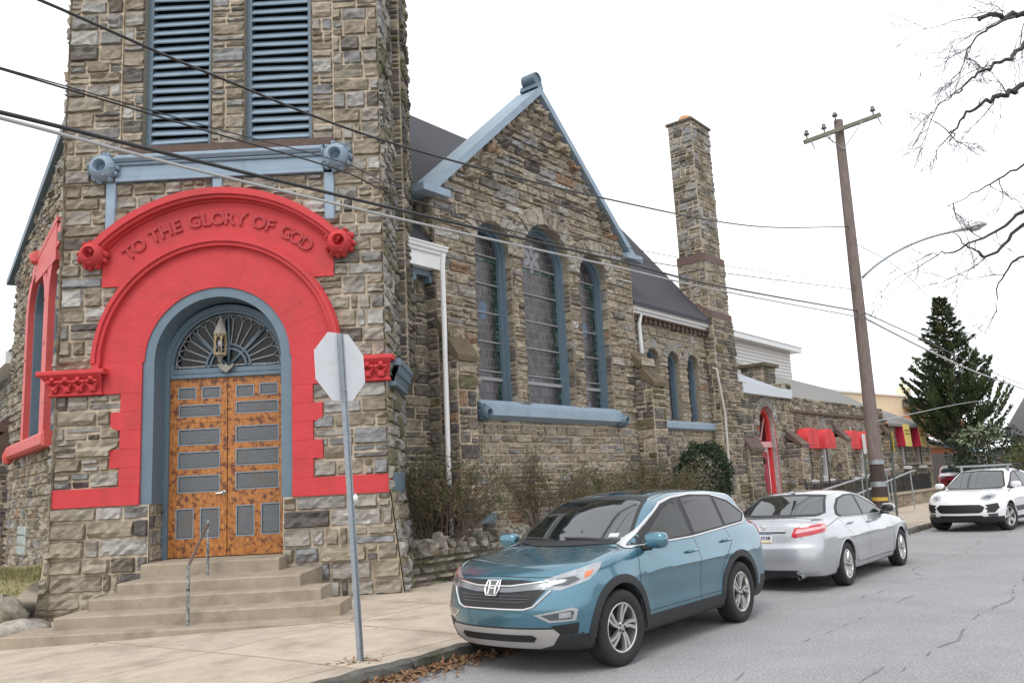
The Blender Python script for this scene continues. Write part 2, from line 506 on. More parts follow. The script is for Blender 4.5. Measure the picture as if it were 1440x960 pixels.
def add_speckle(m, scale, lo, hi, amt, col):
    """fine aggregate specks"""
    nt = m.node_tree; L = nt.links
    b = nt.nodes['Principled BSDF']
    src = b.inputs['Base Color'].links[0].from_socket
    tc = nd(nt, 'ShaderNodeTexCoord')
    n = nd(nt, 'ShaderNodeTexNoise', Scale=scale, Detail=2., Roughness=.5)
    L.new(tc.outputs['Object'], n.inputs['Vector'])
    mr = nd(nt, 'ShaderNodeMapRange')
    mr.inputs['From Min'].default_value, mr.inputs['From Max'].default_value, mr.inputs['To Max'].default_value = lo, hi, amt
    L.new(n.outputs['Fac'], mr.inputs['Value'])
    x = nd(nt, 'ShaderNodeMix', data_type='RGBA')
    L.new(mr.outputs[0], x.inputs[0]); L.new(src, x.inputs[6]); x.inputs[7].default_value = (*col, 1)
    L.new(x.outputs[2], b.inputs['Base Color'])
add_speckle(M_ASPH, 45, .5, .72, .85, (.52, .52, .52))
add_speckle(M_ASPH, 34, .52, .72, .8, (.2, .2, .2))
add_speckle(M_WALK, 70, .55, .75, .5, (.2, .15, .11))
def add_cracks(m, scale, width, col, amt=1., rot=0., stretch=(1, 1, 1)):
    nt = m.node_tree; L = nt.links
    b = nt.nodes['Principled BSDF']
    src = b.inputs['Base Color'].links[0].from_socket
    tc = nd(nt, 'ShaderNodeTexCoord')
    nz = nd(nt, 'ShaderNodeTexNoise', Scale=2.5, Detail=5.)
    L.new(tc.outputs['Object'], nz.inputs['Vector'])
    mx = nd(nt, 'ShaderNodeMix', data_type='RGBA', blend_type='LINEAR_LIGHT'); mx.inputs[0].default_value = .12
    mp = nd(nt, 'ShaderNodeMapping'); mp.inputs['Rotation'].default_value = (0, 0, rot); mp.inputs['Scale'].default_value = stretch
    L.new(tc.outputs['Object'], mx.inputs[6]); L.new(nz.outputs['Color'], mx.inputs[7])
    L.new(mx.outputs[2], mp.inputs['Vector'])
    vo = nd(nt, 'ShaderNodeTexVoronoi', feature='DISTANCE_TO_EDGE', Scale=scale)
    L.new(mp.outputs[0], vo.inputs['Vector'])
    mr = nd(nt, 'ShaderNodeMapRange')
    mr.inputs['From Min'].default_value, mr.inputs['From Max'].default_value = width, 0.
    mr.inputs['To Max'].default_value = amt
    n2 = nd(nt, 'ShaderNodeTexNoise', Scale=.7, Detail=3.)
    L.new(tc.outputs['Object'], n2.inputs['Vector'])
    m2 = nd(nt, 'ShaderNodeMapRange'); m2.inputs['From Min'].default_value, m2.inputs['From Max'].default_value = .45, .6
    L.new(n2.outputs['Fac'], m2.inputs['Value'])
    mu = nd(nt, 'ShaderNodeMath', operation='MULTIPLY')
    L.new(vo.outputs['Distance'], mr.inputs['Value']); L.new(mr.outputs[0], mu.inputs[0]); L.new(m2.outputs[0], mu.inputs[1])
    x = nd(nt, 'ShaderNodeMix', data_type='RGBA')
    L.new(mu.outputs[0], x.inputs[0]); L.new(src, x.inputs[6]); x.inputs[7].default_value = (*col, 1)
    L.new(x.outputs[2], b.inputs['Base Color'])
add_cracks(M_ASPH, 1.9, .010, (.16, .16, .16), .55)
add_cracks(M_WALK, .32, .004, (.2, .16, .12), .8)
def add_joints(m, w, h, col, rot):
    """poured-slab joints, laid along the street"""
    nt = m.node_tree; L = nt.links
    b = nt.nodes['Principled BSDF']
    src = b.inputs['Base Color'].links[0].from_socket
    tc = nd(nt, 'ShaderNodeTexCoord')
    mp = nd(nt, 'ShaderNodeMapping'); mp.inputs['Rotation'].default_value = (0, 0, rot)
    L.new(tc.outputs['Object'], mp.inputs['Vector'])
    br = nd(nt, 'ShaderNodeTexBrick', Scale=1.)
    br.offset = 0.
    br.inputs['Brick Width'].default_value, br.inputs['Row Height'].default_value = w, h
    br.inputs['Mortar Size'].default_value = .018
    br.inputs['Color1'].default_value = (1, 1, 1, 1); br.inputs['Color2'].default_value = (.80, .82, .83, 1); br.inputs['Mortar'].default_value = (*col, 1)
    L.new(mp.outputs[0], br.inputs['Vector'])
    x = nd(nt, 'ShaderNodeMix', data_type='RGBA', blend_type='MULTIPLY'); x.inputs[0].default_value = .85
    L.new(src, x.inputs[6]); L.new(br.outputs['Color'], x.inputs[7])
    L.new(x.outputs[2], b.inputs['Base Color'])
add_joints(M_WALK, 1.9, 2.3, (.5, .47, .42), -R(90 - 38.5))

KN = 4.3      # kerb line
g = MB(); Gf = Fr((0, 0, 0), (1, 0, 0), (0, 1, 0), Z)
g.quad((-900, -300, -.25), (900, -300, -.25), (900, 1500, -.25), (-900, 1500, -.25))
tag(g.build('ground', M_FAR), kind='structure')
g = MB()
g.quad(W(-60, KN - .2, 0), W(-60, 24, 0), W(260, 24, 0), W(260, KN - .2, 0))
tag(g.build('road', M_ASPH), kind='structure')
g = MB(); rg = random.Random(77)
def crack(s0, s1, n0, w, wob, gap=0.):
    k = 0; s_ = s0; n_ = n0
    while s_ < s1:
        l = rg.uniform(.08, .3); n2 = n_ + rg.gauss(0, wob); w2 = w * rg.uniform(.4, 1.4)
        if rg.random() > gap: g.quad(W(s_, n_ - w2 / 2, .004), W(s_ + l, n2 - w2 / 2, .004), W(s_ + l, n2 + w2 / 2, .004), W(s_, n_ + w2 / 2, .004))
        s_ += l; n_ = n2 + (n0 - n2) * .05
crack(-7, -2.2, 8.35, .022, .012); crack(-2.2, 9, 8.55, .03, .03, .55); crack(-8, 14, 9.9, .02, .04, .5); crack(-6, 10, 7.4, .012, .03, .6); crack(2, 26, 6.9, .02, .05, .5); crack(-8, 30, 11.2, .02, .05, .5)
for _ in range(150):
    s_, n_ = rg.uniform(-8, 16), rg.uniform(5, 13); l, w = rg.uniform(.02, .10), rg.uniform(.006, .018)
    a = rg.uniform(-.5, .5); d = (S * math.cos(a) + N * math.sin(a)) * l; q = N * w
    P_ = W(s_, n_, .0042); g.quad(P_, P_ + d, P_ + d + q * .6, P_ + q)
tag(g.build('road_cracks', mat('dark_crack_filler', (.19, .19, .19), .9, var=.3, vscale=8)), kind='structure')
def walk_z(P):
    d = (V(P) - W0); return .11 - .033 * max(0, min(8, -2.6 - P[0])) + .0 * d.x
g = MB()
ss = [-8 + .5 * k for k in range(30)] + [7 + 4 * k for k in range(45)]
nn = [-16 + .6 * k for k in range(34)] + [KN]
grid = []
for s_ in ss:
    row = []
    for n_ in nn:
        P = W(s_, n_); P.z = walk_z(P); row.append(g.vert(P))
    grid.append(row)
for i in range(len(ss) - 1):
    for j in range(len(nn) - 1): g.face((grid[i][j], grid[i + 1][j], grid[i + 1][j + 1], grid[i][j + 1]))
for i in range(len(ss) - 1):
    g.quad(W(ss[i], KN, .11), W(ss[i + 1], KN, .11), W(ss[i + 1], KN, -.05), W(ss[i], KN, -.05))
tag(g.build('pavement', M_WALK), kind='structure')
# granite kerb in worn lengths
g = MB(); rg = random.Random(5)
s_ = -8.
while s_ < 120:
    l = rg.uniform(1.2, 2.1) if s_ < 20 else 6
    m_ = 10 if s_ < 20 else 2
    pr = [(KN - .015, .118), (KN + .07, .13), (KN + .14, .115), (KN + .165, .05), (KN + .17, -.04)]
    rows = []
    for k in range(m_ + 1):
        t = s_ + .012 + (l - .024) * k / m_
        rows.append([g.vert(W(t, n_ + rg.uniform(-.02, .02), z_ + (rg.uniform(-.018, .012) if z_ > 0 else 0))) for n_, z_ in pr])
    for a, b in zip(rows, rows[1:]):
        for j in range(len(pr) - 1): g.face((a[j], b[j], b[j + 1], a[j + 1]))
    s_ += l
tag(g.build('kerb', M_KERB), kind='structure')
# worn white paint on the ramp at the corner
g = MB(); rg = random.Random(2)
c0 = hit(418, 992, (0, 0, .1), Z)
pts = []
for k in range(22):
    a = 6.2832 * k / 22
    pts.append(c0 + S * math.cos(a) * (.62 + rg.uniform(-.06, .06)) + N * math.sin(a) * (.55 + rg.uniform(-.06, .06)))
for p in pts: p.z = walk_z(p) + .005
g.poly(pts)
tag(g.build('worn_ramp_marking', mat('worn_white_paint', (.62, .61, .6), .8, var=.2, vscale=9, dirt=((.42, .34, .26), 4, .55, .66))), kind='structure')
# garden bed behind the rock wall, bank on the left
g = MB(); rg = random.Random(9)
for i in range(60):
    for j in range(4):
        a = [(.4 + .27 * i, -.55 - .3 * j), (.67 + .27 * i, -.55 - .3 * j), (.67 + .27 * i, -.85 - .3 * j), (.4 + .27 * i, -.85 - .3 * j)]
        g.quad(*[W(x, y, .66 + .05 * math.sin(x * 3.1 + y * 7) + (.1 * (-y - .55))) for x, y in a])
tag(g.build('garden_bed', M_SOIL), kind='structure')
g = MB()
BK = []
for i in range(17):
    row = []
    for j in range(13):
        x, y = -8.28 - .4 * i, 13.3 + .45 * j
        hgt = min(1, max(0, (y - 13.35) / 1.3)) * .62 + min(1, max(0, (-7.6 - x) / 2)) * .08
        row.append(g.vert((x, y, .0 - .02 + hgt + .04 * math.sin(3 * x + 2 * y))))
    BK.append(row)
for i in range(16):
    for j in range(12): g.face((BK[i][j], BK[i][j + 1], BK[i + 1][j + 1], BK[i + 1][j]))
tag(g.build('grass_bank', M_GRASS, smooth=True), kind='structure')

# ================================================================== CHURCH
church = thing('church', 'rubble-stone church with louvred corner tower, red arched doorway and steep gable', 'church', (-5.25, FY, 0))
AX, AZ = -5.26, 4.3           # centre of the door arch
# ---- tower front
BAT = lambda v: .13 * max(0, 1.85 - v)
TL, TR = -8.1, -2.25
def tooth(v):
    if v < 2.12: return None
    k = int((v - 2.12) / .326)
    return 1.70 if k % 2 == 0 else 1.87
def red_hole(v):
    if v < 3.75:
        d = tooth(v); return (AX - d, AX + d)
    if v < 4.2: return (-9, 0)
    if v < 5.7:
        d = 2.19 if v < AZ else math.sqrt(max(0, 2.19 ** 2 - (v - AZ) ** 2)); return (AX - d, AX + d)
    if v < 7.38:
        d = min(2.1, math.sqrt(max(0, 3.06 ** 2 - (v - AZ) ** 2))); return (AX - d, AX + d)
    return None
tw = MB()
iv = holes(lambda v: TL - BAT(v), lambda v: TR + BAT(v) * .9, [rect_hole(AX - 1.16, AX + 1.16, -1, 2.2)])
masonry(tw, FRONT, iv, -.2, 1.8, 11, ch=(.25, .34), sw=(.35, .95), dep=.08, c0=.03, split=.04)
iv = holes(TL, TR, [red_hole])
for z0, z1, sd in ((2.12, 3.75, 12), (4.2, 5.7, 13), (5.7, 7.66, 14)):
    masonry(tw, FRONT, iv, z0, z1, sd, ch=(.24, .33) if z0 < 5 else (.2, .33), sw=(.28, .8), dep=.075, split=.16)
LV = [(-6.70, -5.42), (-4.80, -3.52)]
iv = holes(-7.1, -3.12, [rect_hole(a, b, 8.33, 13.2) for a, b in LV])
masonry(tw, FRONT, iv, 8.3, 14.2, 15, ch=(.2, .34), sw=(.25, .6), dep=.06, split=.35)
masonry(tw, FRONT, holes(TL, -7.1, []), 7.66, 14.2, 16, ch=(.22, .34), sw=(.3, .7), dep=.07, c0=.05)
masonry(tw, FRONT, holes(-3.12, TR, []), 7.66, 14.2, 17, ch=(.22, .34), sw=(.3, .7), dep=.07, c0=.05)
for a, d in ((-7.1, (1, 0, 0)), (-3.12, (-1, 0, 0))): masonry(tw, Fr((a, FY, 0), (0, -1, 0), Z, d), rect(0, .05), 7.66, 14.2, 18, pal=PAL_FRONT, dep=.01)
for a, b in ((TL, -7.1), (-3.12, TR)): tw.quad(FRONT.p(a, 7.66, -.02), FRONT.p(b, 7.66, -.02), FRONT.p(b, 7.69, .06), FRONT.p(a, 7.69, .06), MORTAR)
tw.cur = (.26, .23, .18)
for a, b in LV: reveal(tw, FRONT, [(a, 13.2), (a, 8.33), (b, 8.33), (b, 13.2)], .05, -.5)
# stone jambs below the painted reveal
for sg in (-1, 1):
    masonry(tw, Fr((AX + sg * 1.16, FY, 0), (0, 1, 0), Z, (-sg, 0, 0)), rect(0, .62), -.1, 1.8, 31 + sg, pal=PAL_FRONT, dep=.04, ch=(.25, .33))
tw.build('tower_wall', M_STONE, church)
# ---- tower right side and stair strip, left side, back masses
tw = MB()
RF = Fr((TR, FY, 0), (0, 1, 0), Z, (1, 0, 0))
masonry(tw, RF, rect(-.12, 1.55), 1.8, 14.2, 21, ch=(.2, .33), sw=(.25, .6), pal=PAL_GREYMOSS, dep=.07, c0=.0)
masonry(tw, Fr((TR + .117 * 1.85, FY, 0), (0, 1, 0), (-.117, 0, 1), V((1, 0, .117)).normalized()), rect(-.10, 3), -.2, 1.83, 22, ch=(.24, .33), sw=(.25, .6), pal=PAL_GREYMOSS, dep=.08, c0=.03)
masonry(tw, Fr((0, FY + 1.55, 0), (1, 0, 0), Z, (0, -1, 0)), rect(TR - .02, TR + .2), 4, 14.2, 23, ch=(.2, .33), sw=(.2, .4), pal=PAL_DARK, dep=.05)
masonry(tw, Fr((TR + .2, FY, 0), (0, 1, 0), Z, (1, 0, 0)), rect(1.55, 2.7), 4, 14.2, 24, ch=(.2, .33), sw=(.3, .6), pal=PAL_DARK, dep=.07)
masonry(tw, RF, rect(1.55, 3), -.2, 4.0, 25, ch=(.2, .33), sw=(.3, .6), pal=PAL_GREYMOSS, dep=.06)
masonry(tw, Fr((TL, FY, 0), (0, 1, 0), Z, (-1, 0, 0)), rect(-.12, 6), -.2, 14.2, 26, ch=(.22, .33), sw=(.3, .7), dep=.06)
tw.quad((TL, FY + .7, 14), (TR, FY + .7, 14), (TR, FY + 5, 14), (TL, FY + 5, 14), MORTAR)
tw.build('tower_side_wall', M_STONE_MOSS, church)
# ---- louvred belfry windows
for a, b in LV:
    f = MB()
    for x in (a, b - .1): f.box(FRONT, x, x + .1, 8.33, 13.2, -.32, -.12)
    f.box(FRONT, a + .1, b - .1, 8.33, 8.42, -.30, -.10)
    fo = f.build('louvre_window', M_BLUE, church)
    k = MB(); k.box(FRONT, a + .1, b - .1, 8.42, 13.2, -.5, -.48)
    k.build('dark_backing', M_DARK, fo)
    sl = MB()
    z = 8.46
    rg = random.Random(int(a * 10))
    while z < 12.9:
        t = .01 * rg.uniform(-1, 1)
        i = [[sl.vert(FRONT.p(x, z + sg * t + dz_, c_)) for dz_, c_ in ((-.012, -.12), (.128, -.225), (.146, -.215), (.006, -.105))] for x, sg in ((a + .1, 1), (b - .1, -1))]
        for k in range(4): sl.face((i[0][k], i[1][k], i[1][(k + 1) % 4], i[0][(k + 1) % 4]))
        z += .172
    sl.build('slats', M_BLUE_LIGHT, fo)
# ---- brown stone sill band and the blue lintel with bosses
f = MB(); f.bbox(FRONT, -7.1, -3.12, 8.17, 8.33, -.15, .13); f.build('sill_band', M_BROWNSTONE, church)
f = MB()
f.bbox(FRONT, -7.14, -3.3, 7.66, 7.74, 0, .13, .01); f.bbox(FRONT, -7.14, -3.3, 7.742, 7.97, 0, .10, .01)
f.bbox(FRONT, -7.14, -3.3, 7.972, 8.03, 0, .15, .02); f.bbox(FRONT, -7.14, -3.3, 8.032, 8.16, 0, .22, .05)
for x0 in (-7.32, -3.3, -5.36): f.bbox(FRONT, x0, x0 + .18, 6.75 if x0 != -5.36 else 7.38, 7.66, 0, .10, .015)
lin = f.build('lintel', M_BLUE_LIGHT, church)
def boss(mb, fr, a, b, c, r, seed):
    """carved knot: pierced disc with curling leaves on the outer side"""
    rg = random.Random(seed)
    mb.lathe(fr.p(a, b, c), fr.n, [(r * .98, -.02), (r, .10), (r * .92, .17), (r * .7, .24), (r * .5, .27), (r * .42, .24), (r * .36, .10), (.001, .06)], 20)
    for k in range(11):
        t = 6.2832 * k / 11 + rg.uniform(-.2, .2)
        mb.blob(fr.p(a + r * 1.02 * math.cos(t), b + r * 1.02 * math.sin(t), c + .07), (r * .24, r * .25, r * .36), 8, .2, rg,
                (fr.u * math.cos(t) + fr.v * math.sin(t), fr.v * math.cos(t) - fr.u * math.sin(t), fr.n))
    for k in range(7):
        t = rg.uniform(0, 6.28); q = r * rg.uniform(.55, .8)
        mb.blob(fr.p(a + q * math.cos(t), b + q * math.sin(t), c + .21), (r * .17, r * .12, r * .12), 6, .2, rg)
for k, (x, z_) in enumerate(((-7.36, 7.93), (-3.06, 7.93))):
    f = MB(); boss(f, FRONT, x, z_, .05, .25, 40 + k); f.build('carved_boss', M_BLUE_LIGHT, lin, smooth=True, sharp=50)
# ---- red doorway
f = MB()
voussoirs(f, FRONT, AX, AZ, 1.33, 2.05, 0, math.pi, 17, .028, .016, None, 8, gap=.0015, rough=.12)
f.ring(FRONT, arc(AX, AZ, 2.07, 0, math.pi), arc(AX, AZ, 1.30, 0, math.pi), -.02, .0405, closed=False)
for sg in (-1, 1):
    zz = [1.8, 2.12] + [2.12 + .326 * k for k in range(1, 6)] + [4.3]
    for k in range(len(zz) - 1):
        zm = (zz[k] + zz[k + 1]) / 2
        hw = 2.95 if zm < 2.12 else tooth(zm) if zm < 3.75 else 2.05
        if zm < 2.12: hw = (AX - TL + .02) if sg < 0 else (TR - AX + .03)
        x = sorted((AX + sg * 1.33, AX + sg * hw))
        f.bbox(FRONT, x[0], x[1], zz[k] + .001, zz[k + 1] - .001, -.05, .055 if zm > 2.12 else .075, .003)
# spandrel panel carrying the inscription
out = [(AX - 2.1, 5.7)] + arc(AX, AZ, 3.04, math.pi - math.acos(2.1 / 3.04), math.acos(2.1 / 3.04), 30) + [(AX + 2.1, 5.7)]
inn = arc(AX, AZ, 2.16, math.asin(1.4 / 2.16), math.pi - math.asin(1.4 / 2.16), 30)
f.prism(FRONT, out + inn, -.02, .05)
red = f.build('door_arch', M_RED, church)
f = MB()
for r0, r1, c1 in ((2.06, 2.13, .13), (2.13, 2.2, .17), (2.2, 2.235, .11)): f.ring(FRONT, arc(AX, AZ, r1 - .001, 0, math.pi, 48), arc(AX, AZ, r0, 0, math.pi, 48), -.01, c1, closed=False)
for sg in (-1, 1):
    x = sorted((AX + sg * 2.06, AX + sg * 2.2)); f.bbox(FRONT, x[0], x[1], 4.18, 4.3, 0, .15, .01)
f.build('arch_moulding', M_RED, red)
f = MB()
a0 = R(42)
for r0, r1, c1 in ((2.90, 2.94, .10), (2.94, 3.12, .2), (3.0, 3.121, .25)): f.ring(FRONT, arc(AX, AZ, r1, a0, math.pi - a0, 48), arc(AX, AZ, r0, a0, math.pi - a0, 48), -.01, c1, closed=False)
f.build('hood_moulding', M_RED, red)
for k, sg in enumerate((-1, 1)):
    f = MB(); boss(f, FRONT, AX + sg * 2.24, 6.29, .05, .235, 50 + k); f.build('carved_boss', M_RED, red, smooth=True, sharp=50)
f = MB()
TXT = "TO THE GLORY OF GOD"
wd = {' ': .55, 'I': .5}
tot = sum(wd.get(c, 1.) for c in TXT)
pos = 0
for ch in TXT:
    w_ = wd.get(ch, 1.)
    a = R(90) + R(82) * (.5 - (pos + w_ / 2) / tot)
    pos += w_
    if ch == ' ': continue
    rr = 2.47
    def fn(x, y, z, a=a): return FRONT.p(AX + (rr + y) * math.cos(a) + x * math.sin(a), AZ + (rr + y) * math.sin(a) - x * math.cos(a), .065 + z)
    f.text(ch, .34, .022, fn)
f.build('inscription', mat('red_letter_paint', (.40, .026, .032), .5), red)
for sg in (-1, 1):      # carved capitals
    f = MB()
    x0, x1 = (-8.36, -7.22) if sg < 0 else (-3.28, -2.13)
    f.bbox(FRONT, x0 - .03, x1 + .03, 4.10, 4.19, -.05, .25, .02)
    f.bbox(FRONT, x0 + .14, x1 - .05, 3.74, 3.80, -.05, .13, .02)
    pr = [(0.10, 3.80), (.10, 3.86), (.12, 3.94), (.17, 4.03), (.23, 4.10)]
    for (c_, z_), (d_, y_) in zip(pr, pr[1:]):
        f.quad(FRONT.p(x0 + .15 - (c_ - .1), z_, c_), FRONT.p(x1 - .06 + (c_ - .1) * .4, z_, c_), FRONT.p(x1 - .06 + (d_ - .1) * .4, y_, d_), FRONT.p(x0 + .15 - (d_ - .1), y_, d_))
        f.quad(FRONT.p(x0 + .15 - (c_ - .1), z_, -.05), FRONT.p(x0 + .15 - (c_ - .1), z_, c_), FRONT.p(x0 + .15 - (d_ - .1), y_, d_), FRONT.p(x0 + .15 - (d_ - .1), y_, -.05))
    rg = random.Random(60 + sg)
    for k in range(4):
        xc = x0 + .26 + (x1 - x0 - .46) * k / 3
        for m_ in (-1, 1):
            f.tube([FRONT.p(xc + m_ * (.025 + .062 * (1 - math.cos(q * .55)) * (1 - q / 13)), 3.82 + .19 * min(1, q / 5) - .045 * max(0, q - 5) / 4 + .02 * math.sin(q), .14 + .08 * min(1, q / 6)) for q in range(10)], [.034 - .002 * q for q in range(10)], 6)
            f.blob(FRONT.p(xc + m_ * .085, 3.985, .215), (.036, .034, .03), 8, .1, rg)
        f.blob(FRONT.p(xc, 4.03, .215), (.05, .045, .045), 8, .2, rg)
        f.blob(FRONT.p(xc, 3.87, .15), (.055, .045, .06), 8, .2, rg)
    f.build('carved_capital', M_RED, red, smooth=True, sharp=40)
# blue continuations of capital and base band on the side face
f = MB()
f.bbox(RF, -.0, 1.75, 4.02, 4.14, 0, .26, .02); f.bbox(RF, .02, 1.7, 3.66, 3.74, 0, .16, .02)
f.quad(RF.p(.0, 3.74, .12), RF.p(1.72, 3.74, .12), RF.p(1.75, 4.02, .23), RF.p(0, 4.02, .23))
for k in range(9):
    xc = .1 + 1.5 * k / 8
    f.tube([RF.p(xc + .07 * math.cos(t) * (1 - t / 9), 3.9 + .07 * math.sin(t) * (1 - t / 9), .205) for t in [i * .5 for i in range(12)]], .018, 6)
f.build('carved_capital', M_BLUE, church)
f = MB(); f.bbox(RF, -.02, 1.3, 1.81, 2.14, 0, .10, .01); f.build('base_band', M_BLUE, church)
# ---- painted reveal, door frame
f = MB()
f.ring(FRONT, arch_pts(AX, 1.335, 1.8, AZ, 32), arch_pts(AX, 1.13, 1.8, AZ, 32), -.02, .015, closed=False)
reveal(f, FRONT, arch_pts(AX, 1.13, 1.8, AZ, 32), -.02, -.56)
f.build('arch_reveal', M_BLUE, church)
f = MB()
f.ring(FRONT, arch_pts(AX, 1.15, .82, AZ - .06), arch_pts(AX, 1.05, .82, AZ - .06), -.62, -.46, closed=False)
f.ring(FRONT, arch_pts(AX, 1.06, 4.1, AZ - .06), arch_pts(AX, 1.0, 4.1, AZ - .06), -.62, -.5, closed=False)
f.bbox(FRONT, AX - 1.05, AX + 1.05, 4.03, 4.11, -.62, -.47, .015); f.bbox(FRONT, AX - 1.05, AX + 1.05, 4.112, 4.22, -.62, -.51, .015)
dfr = f.build('door_frame', M_BLUE, church)
# ---- the two door leaves
ZT, ZB = 4.03, .84
DX = AX - 1.05
def dx(px): return DX + (px - 135) / (690 - 135) * 2.1
def dz(py): return ZT - (py - 45) / (912 - 45) * (ZT - ZB)
pan = {0: [(175, 258, 90, 142), (290, 375, 90, 142), (180, 375, 178, 232), (178, 375, 298, 372), (178, 375, 410, 487), (178, 375, 525, 602), (172, 252, 684, 822), (288, 375, 684, 822)],
       1: [(455, 538, 84, 138), (570, 653, 80, 132), (455, 655, 166, 220), (455, 657, 288, 362), (455, 657, 400, 476), (455, 657, 514, 592), (458, 540, 674, 815), (577, 662, 670, 812)]}
for L_ in (0, 1):
    f = MB()
    x0, x1 = (DX, dx(411)) if L_ == 0 else (dx(415), AX + 1.05)
    P = [(dx(a) - .012, dx(b) + .012, dz(d) - .014, dz(c) + .014) for a, b, c, d in pan[L_]]
    if L_: P = [(a, b, c - .02, d - .02) for a, b, c, d in P]
    # leaf face with openings cut out: vertical slicing of the rails and stiles
    xs = sorted({x0, x1, *[q for p in P for q in p[:2]]}); zs = sorted({ZB, ZT, *[q for p in P for q in p[2:]]})
    for i in range(len(xs) - 1):
        for j in range(len(zs) - 1):
            xm, zm = (xs[i] + xs[i + 1]) / 2, (zs[j] + zs[j + 1]) / 2
            if any(a < xm < b and c < zm < d for a, b, c, d in P): continue
            f.quad(FRONT.p(xs[i], zs[j], -.52), FRONT.p(xs[i + 1], zs[j], -.52), FRONT.p(xs[i + 1], zs[j + 1], -.52), FRONT.p(xs[i], zs[j + 1], -.52))
    for a, b, c, d in P: reveal(f, FRONT, [(a, c), (b, c), (b, d), (a, d)], -.52, -.56, True)
    reveal(f, FRONT, [(x0, ZB), (x1, ZB), (x1, ZT), (x0, ZT)], -.52, -.58, True)
    zj = dz(262 - 8 * L_)
    f.bbox(FRONT, x0 + .01, x1 - .01, zj - .012, zj + .012, -.53, -.512, .003)
    leaf = f.build('door_leaf', M_DOOR, church)
    q = MB()
    for a, b, c, d in P: q.bbox(FRONT, a, b, c, d, -.565, -.528, .035)
    q.build_each('door_panel', M_PANEL, leaf)
    q = MB()
    for a, b, c, d in P: q.ring(FRONT, [(a, c), (b, c), (b, d), (a, d)], [(a + .022, c + .022), (b - .022, c + .022), (b - .022, d - .022), (a + .022, d - .022)], -.55, -.515)
    q.build_each('panel_moulding', mat('pale_panel_moulding', (.22, .25, .28), .5, var=.2, vscale=12), leaf)
    if L_ == 0:
        q = MB()
        xk, zk = dx(398), dz(612)
        q.lathe(FRONT.p(xk, zk, -.52), (0, -1, 0), [(.04, 0), (.04, .01), (.015, .012), (.015, .06), (.03, .065), (.035, .09), (.02, .11), (0, .112)], 14)
        q.tube([FRONT.p(xk, zk, -.42), FRONT.p(xk - .11, zk - .01, -.42)], .012, 8)
        q.build('door_handle', mat('chrome', (.7, .7, .7), .2, metal=1., var=.03), leaf, smooth=True, sharp=40)
f = MB(); f.box(FRONT, TL + .2, TR - .2, -.2, 13.9, -3.5, -.70); f.build('dark_core_box', M_DARK, church)  # solid near-black box added so sky does not show through wall gaps
# ---- fanlight
M_PANE_DARK = mat('dark_glass', (.012, .013, .014), .06, var=.5, vscale=4, spec=.3)
FZ = AZ - .06 - .02
f = MB(); f.prism(FRONT, arc(AX, 4.22, 1.02, 0, math.pi, 30), -.6, -.585); fan = f.build('fanlight', M_PANE_DARK, church)
q = MB()
def pol(r, a): return FRONT.p(AX + r * math.cos(a), 4.24 + r * math.sin(a), -.56)
nP = 15
for k in range(nP):
    a = math.pi * (k + .5) / nP; h = math.pi / nP * .5
    pth = [pol(.38, a - h * .9)] + [pol(.86 + .1 * math.sin(math.pi * t / 8), a - h * .95 + 1.9 * h * t / 8) for t in range(9)] + [pol(.38, a + h * .9)]
    q.tube(pth, .008, 5)
q.tube([pol(.97, math.pi * k / 40) for k in range(41)], .009, 5)
q.tube([FRONT.p(AX - 1, 4.26, -.56), FRONT.p(AX + 1, 4.26, -.56)], .012, 5)
for k in range(8): q.tube([FRONT.p(AX - .9 + .26 * k, 4.22, -.56), FRONT.p(AX - .9 + .26 * k, 4.27, -.56)], .01, 5)
q.build('tracery', mat('grey_leading', (.3, .31, .32), .5, var=.2), fan)
q = MB()
for a in (R(45), R(90), R(135)): q.tube([pol(.02, a), pol(1.0, a)], .028, 6)
for r_ in (.33, .41): q.tube([pol(r_, math.pi * k / 24) for k in range(25)], .026, 6)
q.build('fan_muntins', M_BLUE, fan, smooth=True)

# ---- side wing facing the street: plain bay, gabled window bay, three-lancet bay
GN = -1.3
GF = WALL(GN)
GC, GH = 6.46, 4.08                       # gable centre along the wall, half width
GA, GK = 11.80, 8.15                      # apex and kneeler height
tw = MB()
masonry(tw, WALL(-1.55), rect(1.0, 2.5), .3, 6.9, 70, ch=(.16, .3), sw=(.3, .7), pal=PAL_DARK + TANS, dep=.06)
tw.build('wing_wall', M_STONE_MOSS, church)
tw = MB()
WIN = [(4.36, .68, 3.62, 7.22), (6.43, 1.0, 3.62, 7.25), (8.56, .68, 3.62, 7.22)]
def glo(v): return GC - GH if v < GK else GC - GH + (v - GK) / (GA - GK) * GH
def ghi(v): return GC + GH if v < GK else GC + GH - (v - GK) / (GA - GK) * GH
iv = holes(glo, ghi, [arch_hole(c, r, z0, zs) for c, r, z0, zs in WIN])
masonry(tw, GF, iv, .3, 3.2, 71, ch=(.14, .26), sw=(.25, .75), pal=PAL_SIDE, dep=.06, split=.2)
masonry(tw, GF, iv, 3.2, 3.62, 74, ch=(.2, .21), sw=(.25, .6), pal=PAL_SIDE, dep=.03, split=.2)
masonry(tw, GF, iv, 3.62, GK, 72, ch=(.16, .30), sw=(.25, .7), pal=PAL_SIDE, dep=.08, split=.25)
masonry(tw, GF, iv, GK, GA, 73, ch=(.15, .28), sw=(.28, .8), pal=PAL_SIDE + [(.24, .2, .16)] * 3, dep=.085, split=.2)
